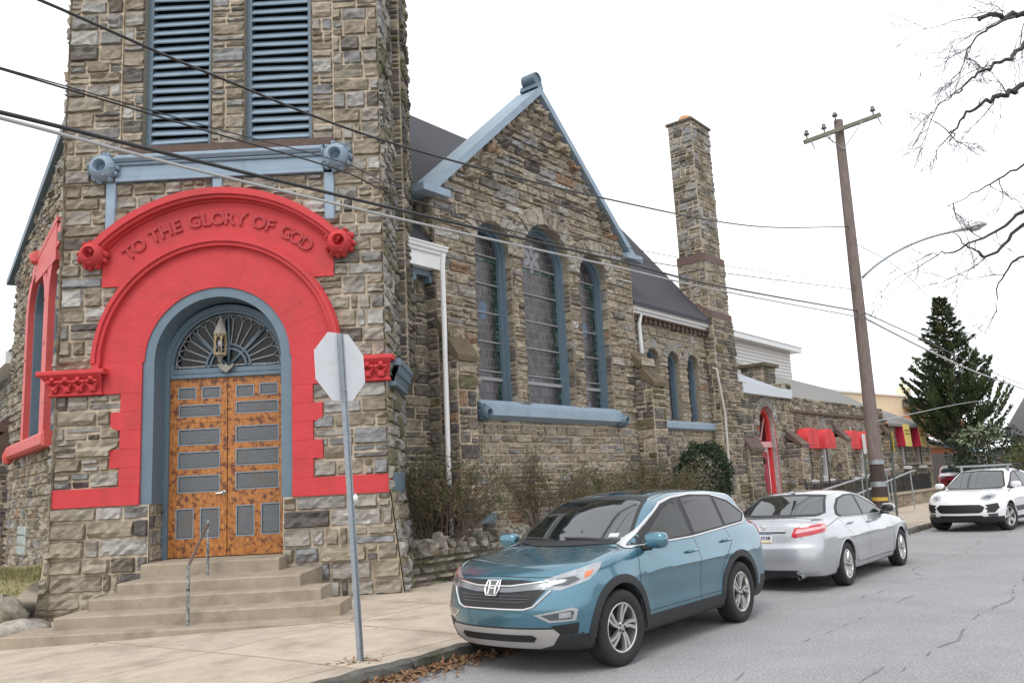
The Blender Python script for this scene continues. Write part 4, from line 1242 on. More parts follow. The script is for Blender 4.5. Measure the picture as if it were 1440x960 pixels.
for a, b, z_, d in ((17.1, 18.25, 3.3, .4), (21.15, 21.95, 3.45, .65), (26.7, 27.4, 3.75, .55), (33.85, 34.65, 3.95, .45)):
    f.prism(Fr(HF.p(a, 0, 0), N, Z, S), [(0, z_), (d, z_ - .62), (d, z_ - .74), (0, z_ - .3)], 0, b - a)
f.box(HF, 21.7, 34.6, 4.1, 4.2, -.1, .16)
f.build_each('brownstone_cap', M_BROWNSTONE, hall)
f = MB()
f.prism(HF, [(17.4, 4.6), (21.9, 4.6), (21.9, 4.95), (17.4, 4.95)], -.1, .2)
f.prism(HF, [(17.5, 4.95), (21.8, 4.95), (21.7, 5.0), (17.5, 5.35)], -.5, -.1)
f.build('eaves_board', mat('pale_flashing', (.52, .55, .59), .4, var=.06), hall)
f = MB()
f.poly([W(17.2, HN - .4, 4.9), W(34.6, HN - .4, 4.75), W(40, -5.2, 6.4), W(22, -5.2, 6.9)])
f.poly([W(34.5, HN + .35, 3.95), W(43.6, HN + .35, 3.95), W(43.6, -4.5, 5.6), W(34.5, -4.5, 5.6)])
f.box(HF, 34.5, 43.6, 3.85, 3.98, .2, .4)
f.build('roof', M_SHINGLE_LIGHT, hall)
f = MB()
sbox(f, WALL(-2.5), 21.7, 22.9, 4.6, 6.0, -.5, .4, 141, PAL_DARK + TANS)
hc = f.build('chimney', M_STONE_MOSS, hall)
f = MB(); f.box(WALL(-2.5), 21.55, 23.05, 6.0, 6.12, -.65, .55); f.build('chimney_cap', M_CAPSTONE, hc)
# arched red door
f = MB()
f.ring(HF, arch_pts(19.55, .74, .5, 3.5, 16), arch_pts(19.55, .58, .5, 3.5, 16), -.35, -.15, closed=False)
f.ring(HF, arch_pts(19.55, .76, .5, 3.5, 16), arch_pts(19.55, .72, .5, 3.5, 16), -.15, .03, closed=False)
df = f.build('arched_door', M_AWN, hall)
f = MB(); f.box(HF, 18.95, 20.15, .5, 2.75, -.32, -.27); f.build('door_frame_panel', M_WHITE, df)
f = MB(); f.bbox(HF, 19.1, 20.0, .55, 2.6, -.28, -.24, .02)
for a in (19.18, 19.6): f.bbox(HF, a, a + .3, .75, 1.9, -.25, -.2, .03)
f.build('door_leaf', M_REDDOOR, df)
f = MB(); f.prism(HF, arc(19.55, 2.15, .25, 0, math.pi, 12), -.24, -.23); f.prism(HF, arc(19.55, 3.5, .6, 0, math.pi, 16) , -.33, -.3); f.box(HF, 18.95, 20.15, 2.95, 3.5, -.33, -.3); f.build_each('door_glass', M_PANE_DARK, df)
f = MB(); f.box(HF, 18.95, 20.15, 2.75, 2.95, -.3, -.1)
for a in (60, 120): f.tube([HF.p(19.55, 3.0, -.28), HF.p(19.55 + 1.0 * math.cos(R(a)), 3.0 + 1.0 * math.sin(R(a)), -.28)], .03, 5)
f.build('transom', mat('pink_transom', (.6, .3, .3), .5), df)
# windows
for k, x in enumerate(HW + HW2):
    zb, zt = (1.5, 3.3) if k < 4 else (1.9, 3.2)
    f = MB()
    f.ring(HF, [(x - .43, zb), (x + .43, zb), (x + .43, zt), (x - .43, zt)], [(x - .31, zb + .08), (x + .31, zb + .08), (x + .31, zt - .06), (x - .31, zt - .06)], -.2, -.06)
    f.box(HF, x - .3, x + .3, (zb + zt) / 2 - .03, (zb + zt) / 2 + .03, -.22, -.13)
    w_ = f.build('window', M_WHITE, hall)
    q = MB(); q.box(HF, x - .3, x + .3, zb + .05, zt - .05, -.24, -.2); q.build('pane', M_PANE_DARK, w_)
    q = MB(); q.prism(Fr(HF.p(x - .5, 0, 0), N, Z, S), [(-.2, zb + .02), (.22, zb - .06), (.22, zb - .2), (-.2, zb - .2)], 0, 1.0); q.build('sill', M_WHITE, w_)
# domed awnings over the four nearer windows
for k, x in enumerate(HW):
    f = MB()
    x -= .5; r = .60; zb, zs = 2.70, 3.04
    P = [(x - r, zb)] + arc(x, zs, r, math.pi, 0, 14) + [(x + r, zb)]
    P = [(a, b if b > zs else b) for a, b in P]
    P = [(a, zs + (b - zs) * .75 if b > zs else b) for a, b in P]
    f.prism(HF, P, .0, .5, back=False)
    a_ = f.build('awning', M_AWN, hall)
    q = MB()
    for t in range(5):
        z_ = 3.34 - .11 * t
        q.box(HF, x - .04, x + .035 - .02 * (t % 2), z_, z_ + .05, .502, .504); q.box(HF, x - .015, x + .02, z_ - .04, z_ + .02, .5025, .5045)
    for t in range(8): q.box(HF, x - .45 + .115 * t, x - .38 + .115 * t, 2.79, 2.83, .502, .504)
    q.build('lettering_marks', mat('dark_red_marks', (.2, .02, .03), .7), a_)
# striped box awnings on the far windows
for x in HW2:
    f = MB()
    xa_ = on_wall(1275.5 if x == HW2[0] else 1296.5, 612, HN + .42)[0] - .6
    f.prism(Fr(HF.p(xa_, 0, 0), N, Z, S), [(0, 4.0), (.40, 3.98), (.46, 2.86), (0, 2.86)], 0, 1.25)
    a_ = f.build('striped_awning', M_AWN_DK, hall)
    q = MB()
    q.prism(Fr(HF.p(xa_ + .01, 0, 0), N, Z, S), [(.38, 3.985), (.412, 3.985), (.472, 2.85), (.44, 2.85)], 0, 1.23)
    q.build('yellow_panel', M_AWN_Y, a_)
    q = MB()
    for t_ in range(6):
        for z_ in (3.62, 3.45): q.quad(*[HF.p(xa_ + .15 + .16 * t_ + a, z_ + b, .418 + (3.985 - z_ - b) / 1.135 * .06) for a, b in ((0, 0), (.11, 0), (.11, .09), (0, .09))])
    q.build('lettering_marks', mat('brown_marks', (.22, .12, .05), .7), a_)
# ---- iron railing, low wall and ramp rails in front of the hall
f = MB(); RN = .3
s_ = 18.5
while s_ < 35.5:
    f.tube([W(s_, RN, .55), W(s_, RN, 1.45)], .017, 4); s_ += .14
rl = thing('iron_railing', 'black iron picket railing along the front of the stone hall', 'railing', W(18.5, RN, 0))
f.build('pickets', M_BLACK, rl)
f = MB()
for z_ in (.6, 1.38): f.tube([W(18.5, RN, z_), W(35.5, RN, z_)], .02, 6)
for k in range(8): f.tube([W(18.5 + 2.4 * k, RN, .3), W(18.5 + 2.4 * k, RN, 1.55)], .03, 6)
f.build('rails_and_posts', M_BLACK, rl)
f = MB()
masonry(f, WALL(.55), rect(28, 37.5), -.1, .62, 150, ch=(.25, .37), sw=(.6, 1.2), pal=[(.33, .28, .2), (.28, .24, .18), (.25, .2, .16)], dep=.05)
masonry(f, Fr(W(28, 0), N, Z, -S), rect(-.2, .55), -.1, .62, 151, pal=TANS)
lwall = thing('low_wall', 'low tan stone wall with pale coping below the iron railing', 'wall', W(28, .3, 0))
f.build('wall', M_STONE, lwall)
f = MB(); f.bbox(WALL(.1), 27.9, 37.6, .62, .72, -.4, .55, .02); f.build('coping', M_CONC, lwall)
f = MB()
f.box(WALL(-.5), 17, 27.9, -.1, .3, -.8, .7); tag(f.build('raised_walk', M_CONC), kind='structure')
for k, (a, za, b, zb_, nn_) in enumerate(((15.5, .95, 26.0, 1.72, .9), (17.8, .75, 27.2, 1.6, 1.5))):
    f = MB()
    f.tube([W(a, nn_, za - .1), W(a, nn_, za), W(b, nn_, zb_), W(b + .7, nn_, zb_ + .02)], .035, 8)
    for t in (0.02, .35, .68, .99): f.tube([W(a + (b - a) * t, nn_, .1), W(a + (b - a) * t, nn_, za + (zb_ - za) * t)], .028, 6)
    tag(f.build('ramp_rail', M_STEEL, smooth=True, sharp=50), ['sloping grey pipe rail nearer the hall door behind the silver sedan', 'sloping grey pipe rail nearer the kerb behind the silver sedan'][k], 'handrail', 'pipe rails of the hall ramp')

# ================================================================== houses behind
sh = thing('siding_house', 'white clapboard upper storey with grey roof behind the stone chimney', 'house', W(36, -8, 0))
M_SIDING = mat('white_siding', (.62, .60, .58), .6, var=.04)
f = MB()
SF = WALL(-8)
z_ = 3.
while z_ < 9.1:
    f.quad(SF.p(29, z_, .04), SF.p(40.8, z_, .04), SF.p(40.8, z_ + .2, .0), SF.p(29, z_ + .2, .0)); f.quad(SF.p(29, z_, 0), SF.p(40.8, z_, 0), SF.p(40.8, z_, .04), SF.p(29, z_, .04)); z_ += .2
f.box(SF, 29, 40.8, 0, 9.1, -9, -.01); f.build('wall', M_SIDING, sh)
f = MB(); f.box(SF, 28.6, 41.6, 9.1, 9.4, -9.3, .5); f.build('eaves', M_WHITE, sh)
f = MB(); f.prism(Fr(W(28.5, -8, 0), N, Z, S), [(.55, 9.4), (-4.5, 10.3), (-9.5, 9.4)], 0, 13.2); f.build('roof', M_SHINGLE, sh)
f = MB(); f.ring(SF, [(31.3, 6.0), (33.4, 6.0), (33.4, 7.9), (31.3, 7.9)], [(31.45, 6.1), (33.25, 6.1), (33.25, 7.75), (31.45, 7.75)], 0, .1); w_ = f.build('window', mat('grey_frame', (.45, .45, .44), .5), sh)
f = MB(); f.box(SF, 31.4, 33.3, 6.05, 7.8, 0, .045); f.build('curtained_pane', mat('tan_curtain', (.45, .38, .25), .4, var=.2, vscale=3), w_)
cb = thing('cream_building', 'cream rendered building with square corner tower behind the utility pole', 'building', W(60, -9, 0))
M_CREAM = mat('cream_render', (.72, .62, .42), .8, var=.06, vscale=1)
f = MB(); KF = WALL(-9)
f.prism(KF, [(46, 0), (71, 0), (71, 8.0), (46, 7.2)], -10, 0); f.build('wall', M_CREAM, cb)
f = MB(); f.box(KF, 70.2, 71.6, 0, 8.7, -.6, .3); f.lathe(KF.p(70.9, 8.7, -.15), Z, [(.8, 0), (.3, .3), (.03, .7), (.02, 1.2)], 4, a0=.78); f.build('corner_tower', M_CREAM, cb)
f = MB(); f.prism(KF, [(46, 7.2), (70.2, 7.97), (70.2, 8.12), (46, 7.38)], -10.2, .2); f.build('coping', M_WHITE, cb)
dk = thing('brown_house', 'tan house with dark overhanging eaves partly hidden by the conifer', 'house', W(74, -8, 0))
f = MB(); DF = WALL(-8); f.box(DF, 70, 86, 0, 7.0, -9, 0); f.build('wall', mat('tan_brick', (.42, .33, .24), .85, var=.15, vscale=6), dk)
f = MB(); f.box(DF, 69.3, 86.5, 7.0, 7.35, -9.5, 1.1); f.box(DF, 69.5, 86.3, 7.35, 7.7, -9.4, .8); f.build('eaves', mat('grey_brown_eaves', (.14, .12, .10), .7), dk)
f = MB()
for x in (71.5, 74.5, 77.5, 80.5): f.box(DF, x, x + 1.2, 4.2, 6.2, 0, .05)
f.build_each('window', M_PANE_DARK, dk)
bh = thing('brick_house', 'orange brick row house with a flat porch roof seen between hall and conifer', 'house', W(64, -5, 0))
f = MB(); BF_ = WALL(-5)
M_BRICK = mat('orange_brick', (.40, .17, .09), .85, var=.25, vscale=10)
f.box(BF_, 58, 74, 0, 5.6, -7, 0); f.build('wall', M_BRICK, bh)
f = MB(); f.box(BF_, 56, 72, 3.5, 3.75, -.5, 1.8); f.box(BF_, 56.2, 71.8, 3.1, 3.5, -.4, 1.2); f.build('porch_roof', mat('brown_porch', (.24, .16, .09), .7), bh)
f = MB()
for x in (59.4, 63, 67): f.box(BF_, x, x + 1., 4.1, 5.3, 0, .05)
f.build_each('window', M_WHITE, bh)
# blue canopy, slatted metal gate
cn = thing('blue_canopy', 'small light blue canopy on a post at the end of the hall', 'canopy', W(46, -1, 0))
f = MB(); f.prism(Fr(W(44.2, HN, 0), N, Z, S), [(-1.5, 3.55), (1.6, 2.75), (1.6, 2.6), (-1.5, 3.4)], 0, 5.2); f.build('sheet', mat('light_blue_sheet', (.16, .42, .75), .5), cn)
f = MB(); f.prism(Fr(W(44.15, HN, 0), N, Z, S), [(-1.5, 3.68), (1.6, 2.88), (1.6, 2.76), (-1.5, 3.56)], 0, 5.3); f.build('edge_trim', M_WHITE, cn)
f = MB(); f.tube([W(44.6, .1, 0), W(44.6, .1, 2.7)], .06, 8); f.build('post', M_STEEL, cn)
gt = thing('metal_gate', 'tall dark grey slatted metal gate beyond the end of the hall', 'gate', W(54, 0, 0))
f = MB()
GTF = Fr(W(54, 0, 0), N, Z, -S)
for k in range(46): f.box(GTF, -5 + .15 * k, -5 + .15 * k + .135, .3, 2.6, -.02, .02)
f.build('slats', mat('dark_grey_metal', (.075, .078, .082), .6, var=.15), gt)
f = MB()
for x in (-5.1, -1.6, 1.9): f.box(GTF, x, x + .12, 0, 2.75, -.1, .05)
f.box(GTF, 2.1, 2.9, 0, 2.9, -.4, .1)
f.build_each('post', M_BLACK, gt)
# far house at the right edge
fh = thing('gabled_house', 'pale house with grey slate roof and porch at the right edge', 'house', (45, 70, 0))
f = MB(); HFf = Fr((0, 66, 0), (1, 0, 0), Z, (0, -1, 0))
f.box(HFf, 43.2, 54, 0, 4.1, -9, 0); f.build('wall', mat('beige_stucco', (.45, .36, .27), .85, var=.1), fh)
f = MB(); f.prism(Fr((0, 66, 0), (0, 1, 0), Z, (1, 0, 0)), [(-.6, 3.9), (9.6, 3.9), (4.5, 7.6)], 42.7, 54.5); f.build('roof', mat('grey_slate', (.22, .23, .25), .8, var=.15, vscale=4), fh)
f = MB(); f.box(HFf, 41.0, 43.2, 2.75, 3.05, -8, 0); f.build('porch_roof', M_SHINGLE, fh)
f = MB()
for y in (0, 2.5, 5, 7.7): f.box(HFf, 41.1, 41.4, .3, 2.75, -y - .3, -y)
f.build_each('porch_post', M_WHITE, fh)
f = MB(); f.box(HFf, 41, 43.2, 0, .3, -8, 0); f.build('porch_floor', M_WHITE, fh)

# ================================================================== rock wall, boulders
M_ROCK = mat('mossy_rock', attr=True, rough=.95, var=.5, vscale=9, bump=1., bscale=16, dirt=((.06, .07, .03), 2.4, .56, .74))
rw = MB(); rg = random.Random(21)
PR = [(.26, .24, .2), (.2, .18, .15), (.33, .3, .26), (.15, .14, .11), (.24, .21, .15)]
PR2 = PR + [(.12, .13, .07), (.16, .16, .1)]
masonry(rw, Fr(W0 + N * -.38, S, (Z - N * .12).normalized(), (N + Z * .12).normalized()), rect(.45, 16.6), -.05, .72, 200, ch=(.10, .20), sw=(.14, .42), dep=.15, pal=PR2, gap=.03, split=.15, mortar=(.13, .115, .085))
for k in range(33): rw.quad(W(.45 + .5 * k, -.47, .72), W(.95 + .5 * k, -.47, .72), W(.95 + .5 * k, -.75, .74), W(.45 + .5 * k, -.75, .74), (.1, .09, .06))
s_ = .7
while s_ < 16:
    w_ = rg.uniform(.06, .13)
    rw.cur = rg.choice(PR2[:5])
    tl = rg.uniform(-.5, .5)
    fr_ = Fr(W(s_, -.60 + rg.uniform(-.05, .05), .70), (S + Z * tl).normalized(), (Z - S * tl).normalized(), N)
    h_ = rg.uniform(.10, .27)
    stone(rw, fr_, -w_, w_, -.05, h_, .09, .10, rw.cur, rg)
    stone(rw, Fr(fr_.o + N * .0, fr_.u, N, fr_.v), -w_, w_, -.12, .09, h_, .05, rw.cur, rg)
    rw.quad(*[fr_.p(a, b, c) for a, b, c in ((-w_, -.05, .08), (-w_, h_, .08), (-w_, h_, -.12), (-w_, -.05, -.12))]); rw.quad(*[fr_.p(a, b, c) for a, b, c in ((w_, -.05, .08), (w_, h_, .08), (w_, h_, -.12), (w_, -.05, -.12))])
    s_ += w_ * 2.3 + rg.uniform(0, .15)
tag(rw.build('rock_wall', M_ROCK), 'low mossy rubble retaining wall along the pavement below the hedge', 'wall')
BL = ((-8.1, 13.55, .22, (.36, .28, .30), 'grey boulder in the bank nearest the tower corner'), (-8.85, 13.5, .25, (.34, .3, .34), 'dark boulder with a mossy top at the left edge of the bank'),
      (-7.5, 13.05, .06, (.50, .26, .15), 'flat pale rock beside the lowest entrance step'), (-8.35, 12.95, .02, (.40, .28, .24), 'low grey rock on the pavement edge below the bank'),
      (-8.0, 13.2, .16, (.22, .2, .2), 'small pale stone wedged between the flat rock and the boulders'), (-9.3, 13.1, .05, (.42, .3, .3), 'broad low boulder at the far left of the pavement'), (-8.6, 13.75, .5, (.2, .18, .18), 'small round mossy stone on top of the boulders'))
for k, (x, y, z_, r, lab) in enumerate(BL):
    b = MB(); b.cur = (PR + PR)[k] if k != 6 else (.09, .10, .05); b.blob((x, y, z_), r, 12, .16, rg)
    tag(b.build('boulder', M_ROCK, smooth=True), lab, 'boulder', 'boulders beside the entrance steps')

# ================================================================== CARS
def pchip(xs, ys):
    o = np.argsort(xs); xs = np.array(xs, float)[o]; ys = np.array(ys, float)[o]
    h = np.diff(xs); d = np.diff(ys) / h
    m = np.zeros_like(ys)
    for i in range(1, len(xs) - 1):
        if d[i - 1] * d[i] > 0:
            w1, w2 = 2 * h[i] + h[i - 1], h[i] + 2 * h[i - 1]
            m[i] = (w1 + w2) / (w1 / d[i - 1] + w2 / d[i])
    m[0], m[-1] = d[0], d[-1]
    def f(x):
        x = np.asarray(x, float)
        xc = np.clip(x, xs[0], xs[-1])
        k = np.clip(np.searchsorted(xs, xc) - 1, 0, len(h) - 1)
        t = (xc - xs[k]) / h[k]
        return (ys[k] * (1 + 2 * t) * (1 - t) ** 2 + m[k] * h[k] * t * (1 - t) ** 2 + ys[k + 1] * t * t * (3 - 2 * t) + m[k + 1] * h[k] * t * t * (t - 1)
                + np.where(x < xs[0], (x - xs[0]) * m[0], 0) + np.where(x > xs[-1], (x - xs[-1]) * m[-1], 0))
    return f
def smax(a, b, k): return np.maximum(a, b) + np.maximum(k - np.abs(a - b), 0) ** 2 / (4 * k)
def smin(a, b, k): return -smax(-a, -b, k)
def polysdf(poly, x, y):
    P = np.array(poly, float)
    d = np.full(np.broadcast(x, y).shape, 1e9); ins = np.zeros(d.shape, bool)
    for i in range(len(P)):
        a, b = P[i], P[(i + 1) % len(P)]
        ex, ey = b - a
        wx, wy = x - a[0], y - a[1]
        t = np.clip((wx * ex + wy * ey) / (ex * ex + ey * ey), 0, 1)
        d = np.minimum(d, (wx - ex * t) ** 2 + (wy - ey * t) ** 2)
        c = ((a[1] > y) != (b[1] > y))
        if ey != 0: ins ^= c & (x < a[0] + ex * (y - a[1]) / ey)
    return np.where(ins, -1, 1) * np.sqrt(d)
class Car:
    def __init__(s, sp):
        s.sp = sp
        for k, v in sp.items():
            if isinstance(v, tuple) and len(v) == 2 and isinstance(v[0], list): setattr(s, k, pchip(*v))
            else: setattr(s, k, v)
    def F(s, x, y, z):
        ay = np.abs(y)
        side = ay - (s.wx(x) + s.wz(z) + s.flare * (np.exp(-((np.hypot(x - s.xa, z - s.rt) - s.rt * 1.2) / .13) ** 2) + np.exp(-((np.hypot(x + s.xa, z - s.rt) - s.rt * 1.2) / .13) ** 2)) * (z > .0)
                     - s.waist * np.exp(-((z - s.waistz) / .09) ** 2) * np.exp(-(x / 1.1) ** 4))
        top = (z - (s.ztop(x) - s.crown * (ay / .8) ** 2.5)) * .96
        fr = x - (s.xf(z) - s.fa * (ay / .9) ** s.fp)
        re = (s.xr(z) + s.ra * (ay / .9) ** s.rp) - x
        bot = s.zb - z
        low = smax(smax(side, top, s.kh), smax(fr, re, .02), s.kf)
        low = smax(low, bot, .06)
        wc = s.wc0 - (z - s.belt) * s.tum - .10 * np.maximum(z - s.belt, 0) ** 2 - s.ctap * ((x - s.cx0) / 1.6) ** 2
        cs = (ay - wc) * .92
        roof = z - (s.zroof(x) - s.rcrown * (ay / .6) ** 2)
        ws = (x - (s.wx0 - (np.maximum(z, s.wz0 - .06) - s.wz0) * s.wsl - .15 * (ay / .7) ** 2)) / math.hypot(1, s.wsl)
        rg = ((s.rx0 + (np.maximum(z, s.rz0 - .04) - s.rz0) * s.rsl + s.rcv * (ay / .7) ** 2) - x) / math.hypot(1, s.rsl)
        cab = smax(smax(cs, roof, .10), smax(ws, rg, .02), .07)
        cab = np.maximum(cab, s.belt - .25 - z)
        return smin(low, cab, .035)
    def G(s, x, y, z):
        """body with wheel wells, cabin and window openings cut"""
        f = s.F(x, y, z)
        for xx in (s.xa, -s.xa):
            f = np.maximum(f, -np.maximum(np.hypot(x - xx, z - s.rt) - s.rt * s.well, .58 - np.abs(y)))
        cav = np.maximum(np.maximum(f + .07, .58 - z), np.maximum(x - s.wx0 + .12, s.rx0 + .35 - x))
        op = cav
        for p in s.sidewin: op = np.minimum(op, np.maximum(polysdf(p, x, z) + .012, .40 - np.abs(y)))
        op = np.minimum(op, np.maximum(polysdf(s.wspoly, np.abs(y) * 1., z) + .012, s.wx0 - 1.1 - x))
        op = np.minimum(op, np.maximum(polysdf(s.rgpoly, np.abs(y) * 1., z) + .012, x - (s.rx0 + 1.0)))
        return np.maximum(f, -op)
    def grad(s, F, p, e=.004):
        x, y, z = p.T
        g = np.stack([F(x + e, y, z) - F(x - e, y, z), F(x, y + e, z) - F(x, y - e, z), F(x, y, z + e) - F(x, y, z - e)], 1) / (2 * e)
        return g
    def mesh(s, h=.02):
        lo = np.array([s.xmin - .06, -s.wmax - .06, s.zb - .05]); hi = np.array([s.xmax + .06, s.wmax + .06, s.zmax + .06])
        n = np.ceil((hi - lo) / h).astype(int) + 1
        ax = [lo[i] + h * np.arange(n[i]) for i in range(3)]
        X, Y, Zz = np.meshgrid(*ax, indexing='ij')
        Vv = s.G(X, Y, Zz)
        S_ = np.zeros((*(n - 1), 3)); C = np.zeros(tuple(n - 1))
        edges = []
        for a in range(3):
            sl0 = [slice(None)] * 3; sl1 = [slice(None)] * 3
            sl0[a] = slice(0, -1); sl1[a] = slice(1, None)
            v0, v1 = Vv[tuple(sl0)], Vv[tuple(sl1)]
            I = np.argwhere((v0 < 0) != (v1 < 0))
            t = v0[tuple(I.T)] / (v0[tuple(I.T)] - v1[tuple(I.T)])
            P = I.astype(float); P[:, a] += t
            edges.append((I, v0[tuple(I.T)] < 0))
            b, c = (a + 1) % 3, (a + 2) % 3
            for db in (0, 1):
                for dc in (0, 1):
                    J = I.copy(); J[:, b] -= db; J[:, c] -= dc
                    ok = (J >= 0).all(1) & (J < n - 1).all(1)
                    np.add.at(S_, tuple(J[ok].T), P[ok]); np.add.at(C, tuple(J[ok].T), 1)
        idx = -np.ones(tuple(n - 1), int)
        act = np.argwhere(C > 0)
        idx[tuple(act.T)] = np.arange(len(act))
        verts = S_[tuple(act.T)] / C[tuple(act.T)][:, None] * h + lo
        faces = []
        for a in range(3):
            I, neg = edges[a]
            b, c = (a + 1) % 3, (a + 2) % 3
            q = []
            for db, dc in ((1, 1), (0, 1), (0, 0), (1, 0)):
                J = I.copy(); J[:, b] -= db; J[:, c] -= dc
                ok = (J >= 0).all(1) & (J < n - 1).all(1)
                q.append(np.where(ok, idx[tuple(np.clip(J, 0, n - 2).T)], -1))
            Q = np.stack(q, 1)
            Q = np.where(neg[:, None], Q, Q[:, ::-1])
            faces.append(Q[(Q >= 0).all(1)])
        faces = np.concatenate(faces)
        for _ in range(4):
            f = s.G(*verts.T); g = s.grad(s.G, verts)
            st = (f / np.maximum((g * g).sum(1), .2))[:, None] * g
            L_ = np.linalg.norm(st, axis=1, keepdims=True)
            verts = verts - st * np.minimum(1, .4 * h / np.maximum(L_, 1e-9))
        cen = verts[faces].mean(1)
        inside = s.F(*cen.T) < -.012
        dark = cen[:, 2] < s.clad(cen[:, 0], cen[:, 1])
        mi = np.where(inside, 1, np.where(dark, 2, 0))
        return verts, faces, mi
    # ---- panels laid on the skin
    def proj(s, phi, tz, off=0.):
        tz = np.array(tz, float)
        w = np.array([math.cos(phi), math.sin(phi), 0]); e1 = np.array([-math.sin(phi), math.cos(phi), 0])
        base = tz[:, :1] * e1 + tz[:, 1:2] * np.array([0, 0, 1.])
        d = np.full(len(tz), 3.0); done = np.zeros(len(tz), bool)
        lo_, hi_ = d.copy(), d.copy()
        step = .02
        for _ in range(320):
            nd_ = np.where(done, d, d - step)
            p = base + nd_[:, None] * w
            f = s.F(*p.T)
            newly = (~done) & (f < 0)
            lo_[newly], hi_[newly] = nd_[newly], d[newly]
            done |= newly
            d = np.where(done, d, nd_)
            if done.all(): break
        for _ in range(18):
            m = (lo_ + hi_) / 2
            f = s.F(*(base + m[:, None] * w).T)
            lo_ = np.where(f < 0, m, lo_); hi_ = np.where(f < 0, hi_, m)
        if (~done).any() and done.any(): lo_[~done] = hi_[~done] = np.median(hi_[done])
        p = base + ((lo_ + hi_) / 2)[:, None] * w
        n = s.grad(s.F, p); n /= np.maximum(np.linalg.norm(n, axis=1, keepdims=True), 1e-6)
        return p + n * np.reshape(off, (-1, 1) if np.ndim(off) else ()), n
    def panel(s, phi, poly, mat_, name, parent, off=.004, depth=.012, grid=.05, dome=0.):
        P = []
        n = len(poly)
        for i in range(n):
            a, b = np.array(poly[i], float), np.array(poly[(i + 1) % n], float)
            k = max(1, int(np.hypot(*(b - a)) / grid + .5))
            P += [a + (b - a) * j / k for j in range(k)]
        B = len(P)
        A = np.array(poly); x0, y0 = A.min(0); x1, y1 = A.max(0)
        gx, gy = np.meshgrid(np.arange(x0 + grid / 2, x1, grid), np.arange(y0 + grid / 2, y1, grid))
        if gx.size:
            sd = polysdf(poly, gx.ravel(), gy.ravel())
            P += [np.array(q) for q, d in zip(zip(gx.ravel(), gy.ravel()), sd) if d < -grid * .35]
        r = delaunay_2d_cdt([V((float(p[0]), float(p[1]))) for p in P], [(i, (i + 1) % B) for i in range(B)], [], 1, 1e-5)
        v2 = np.array([(v.x, v.y) for v in r[0]]); fs = [tuple(f) for f in r[2]]
        o_ = off
        if dome:
            sd = polysdf(poly, v2[:, 0], v2[:, 1]); o_ = off + dome * np.sqrt(np.clip(-sd / .05, 0, 1))
        p, nn = s.proj(phi, v2, o_)
        m = MB()
        ids = [m.vert(q) for q in p]
        cnt = {}
        for f in fs:
            m.face([ids[i] for i in f])
            for i in range(len(f)):
                e = (f[i], f[(i + 1) % len(f)]); cnt[e] = 1
        und = {}
        for (a, b) in cnt:
            if (b, a) not in cnt:
                for q in (a, b):
                    if q not in und: und[q] = m.vert(p[q] - nn[q] * depth)
                m.face((ids[b], ids[a], und[a], und[b]))
        return m.build(name, mat_, parent, smooth=True, sharp=35) if name else m
    def strip(s, phi, pts, width, mat_, name, parent, off=.003, lift=.004, closed=False, seg=.04):
        Q = []
        L_ = list(pts) + ([pts[0]] if closed else [])
        for a, b in zip(L_, L_[1:]):
            a, b = np.array(a, float), np.array(b, float); k = max(1, int(np.hypot(*(b - a)) / seg + .5))
            Q += [a + (b - a) * j / k for j in range(k)]
        if not closed: Q.append(np.array(L_[-1], float))
        Q = np.array(Q)
        T = np.gradient(Q, axis=0) if not closed else np.roll(Q, -1, 0) - np.roll(Q, 1, 0)
        T /= np.maximum(np.linalg.norm(T, axis=1, keepdims=True), 1e-9)
        nr = np.stack([-T[:, 1], T[:, 0]], 1)
        rows = [s.proj(phi, Q + nr * (width * k), off + (lift if abs(k) < .3 else 0))[0] for k in (-.5, -.2, .2, .5)]
        m = MB()
        ids = [[m.vert(q) for q in r] for r in rows]
        n = len(Q)
        for j in range(3):
            for i in range(n if closed else n - 1): m.face((ids[j][i], ids[j][(i + 1) % n], ids[j + 1][(i + 1) % n], ids[j + 1][i]))
        return m.build(name, mat_, parent, smooth=True) if name else m
LFT, RGT, FRT, REAR = R(90), R(-90), 0., R(180)
def sv(side, pts):           # side-view polygon (x, z) for either flank
    return [((-x if side == LFT else x), z) for x, z in pts]
def mir(pts): return [(-x, z) for x, z in pts]
def at_phi(phi, pts):        # points (x, y, z) seen from azimuth phi
    return [(-x * math.sin(phi) + y * math.cos(phi), z) for x, y, z in pts]
M_GLASS = mat('tinted_car_glass', (.012, .016, .016), .03, var=.02, ior=2.7, alpha=.75, spec=.5)
M_GLASS_SIDE = mat('side_car_glass', (.010, .013, .013), .03, var=.02, ior=1.8, alpha=.7, spec=.5)
M_GLASS_DK = mat('dark_car_glass', (.008, .009, .010), .03, var=.02, ior=1.7, alpha=.93, spec=.5)
M_BLKPL = mat('black_plastic', (.022, .023, .025), .55, var=.15, vscale=30)
M_CABIN = mat('cabin_dark', (.03, .03, .03), .8, var=.2)
M_SEAT = mat('grey_seat_cloth', (.16, .155, .14), .9, var=.1)
M_TYRE = mat('tyre_rubber', (.018, .018, .019), .75, var=.3, vscale=14, bump=.1, bscale=60)
M_ALLOY = mat('silver_alloy', (.60, .59, .57), .28, metal=.85, var=.06, vscale=3)
M_CHROME = mat('chrome', (.7, .7, .7), .2, metal=1., var=.03)
M_LAMP = mat('clear_lamp_lens', (.34, .36, .38), .10, metal=.3, var=.35, vscale=16, coat=1.)
M_LAMPDK = mat('dark_lamp_housing', (.06, .065, .07), .12, var=.3, vscale=12, coat=1.)
M_AMBER = mat('amber_lens', (.62, .16, .06), .12, coat=1.)
M_REDLENS = mat('red_tail_lens', (.50, .018, .03), .08, var=.2, vscale=14, coat=1.)
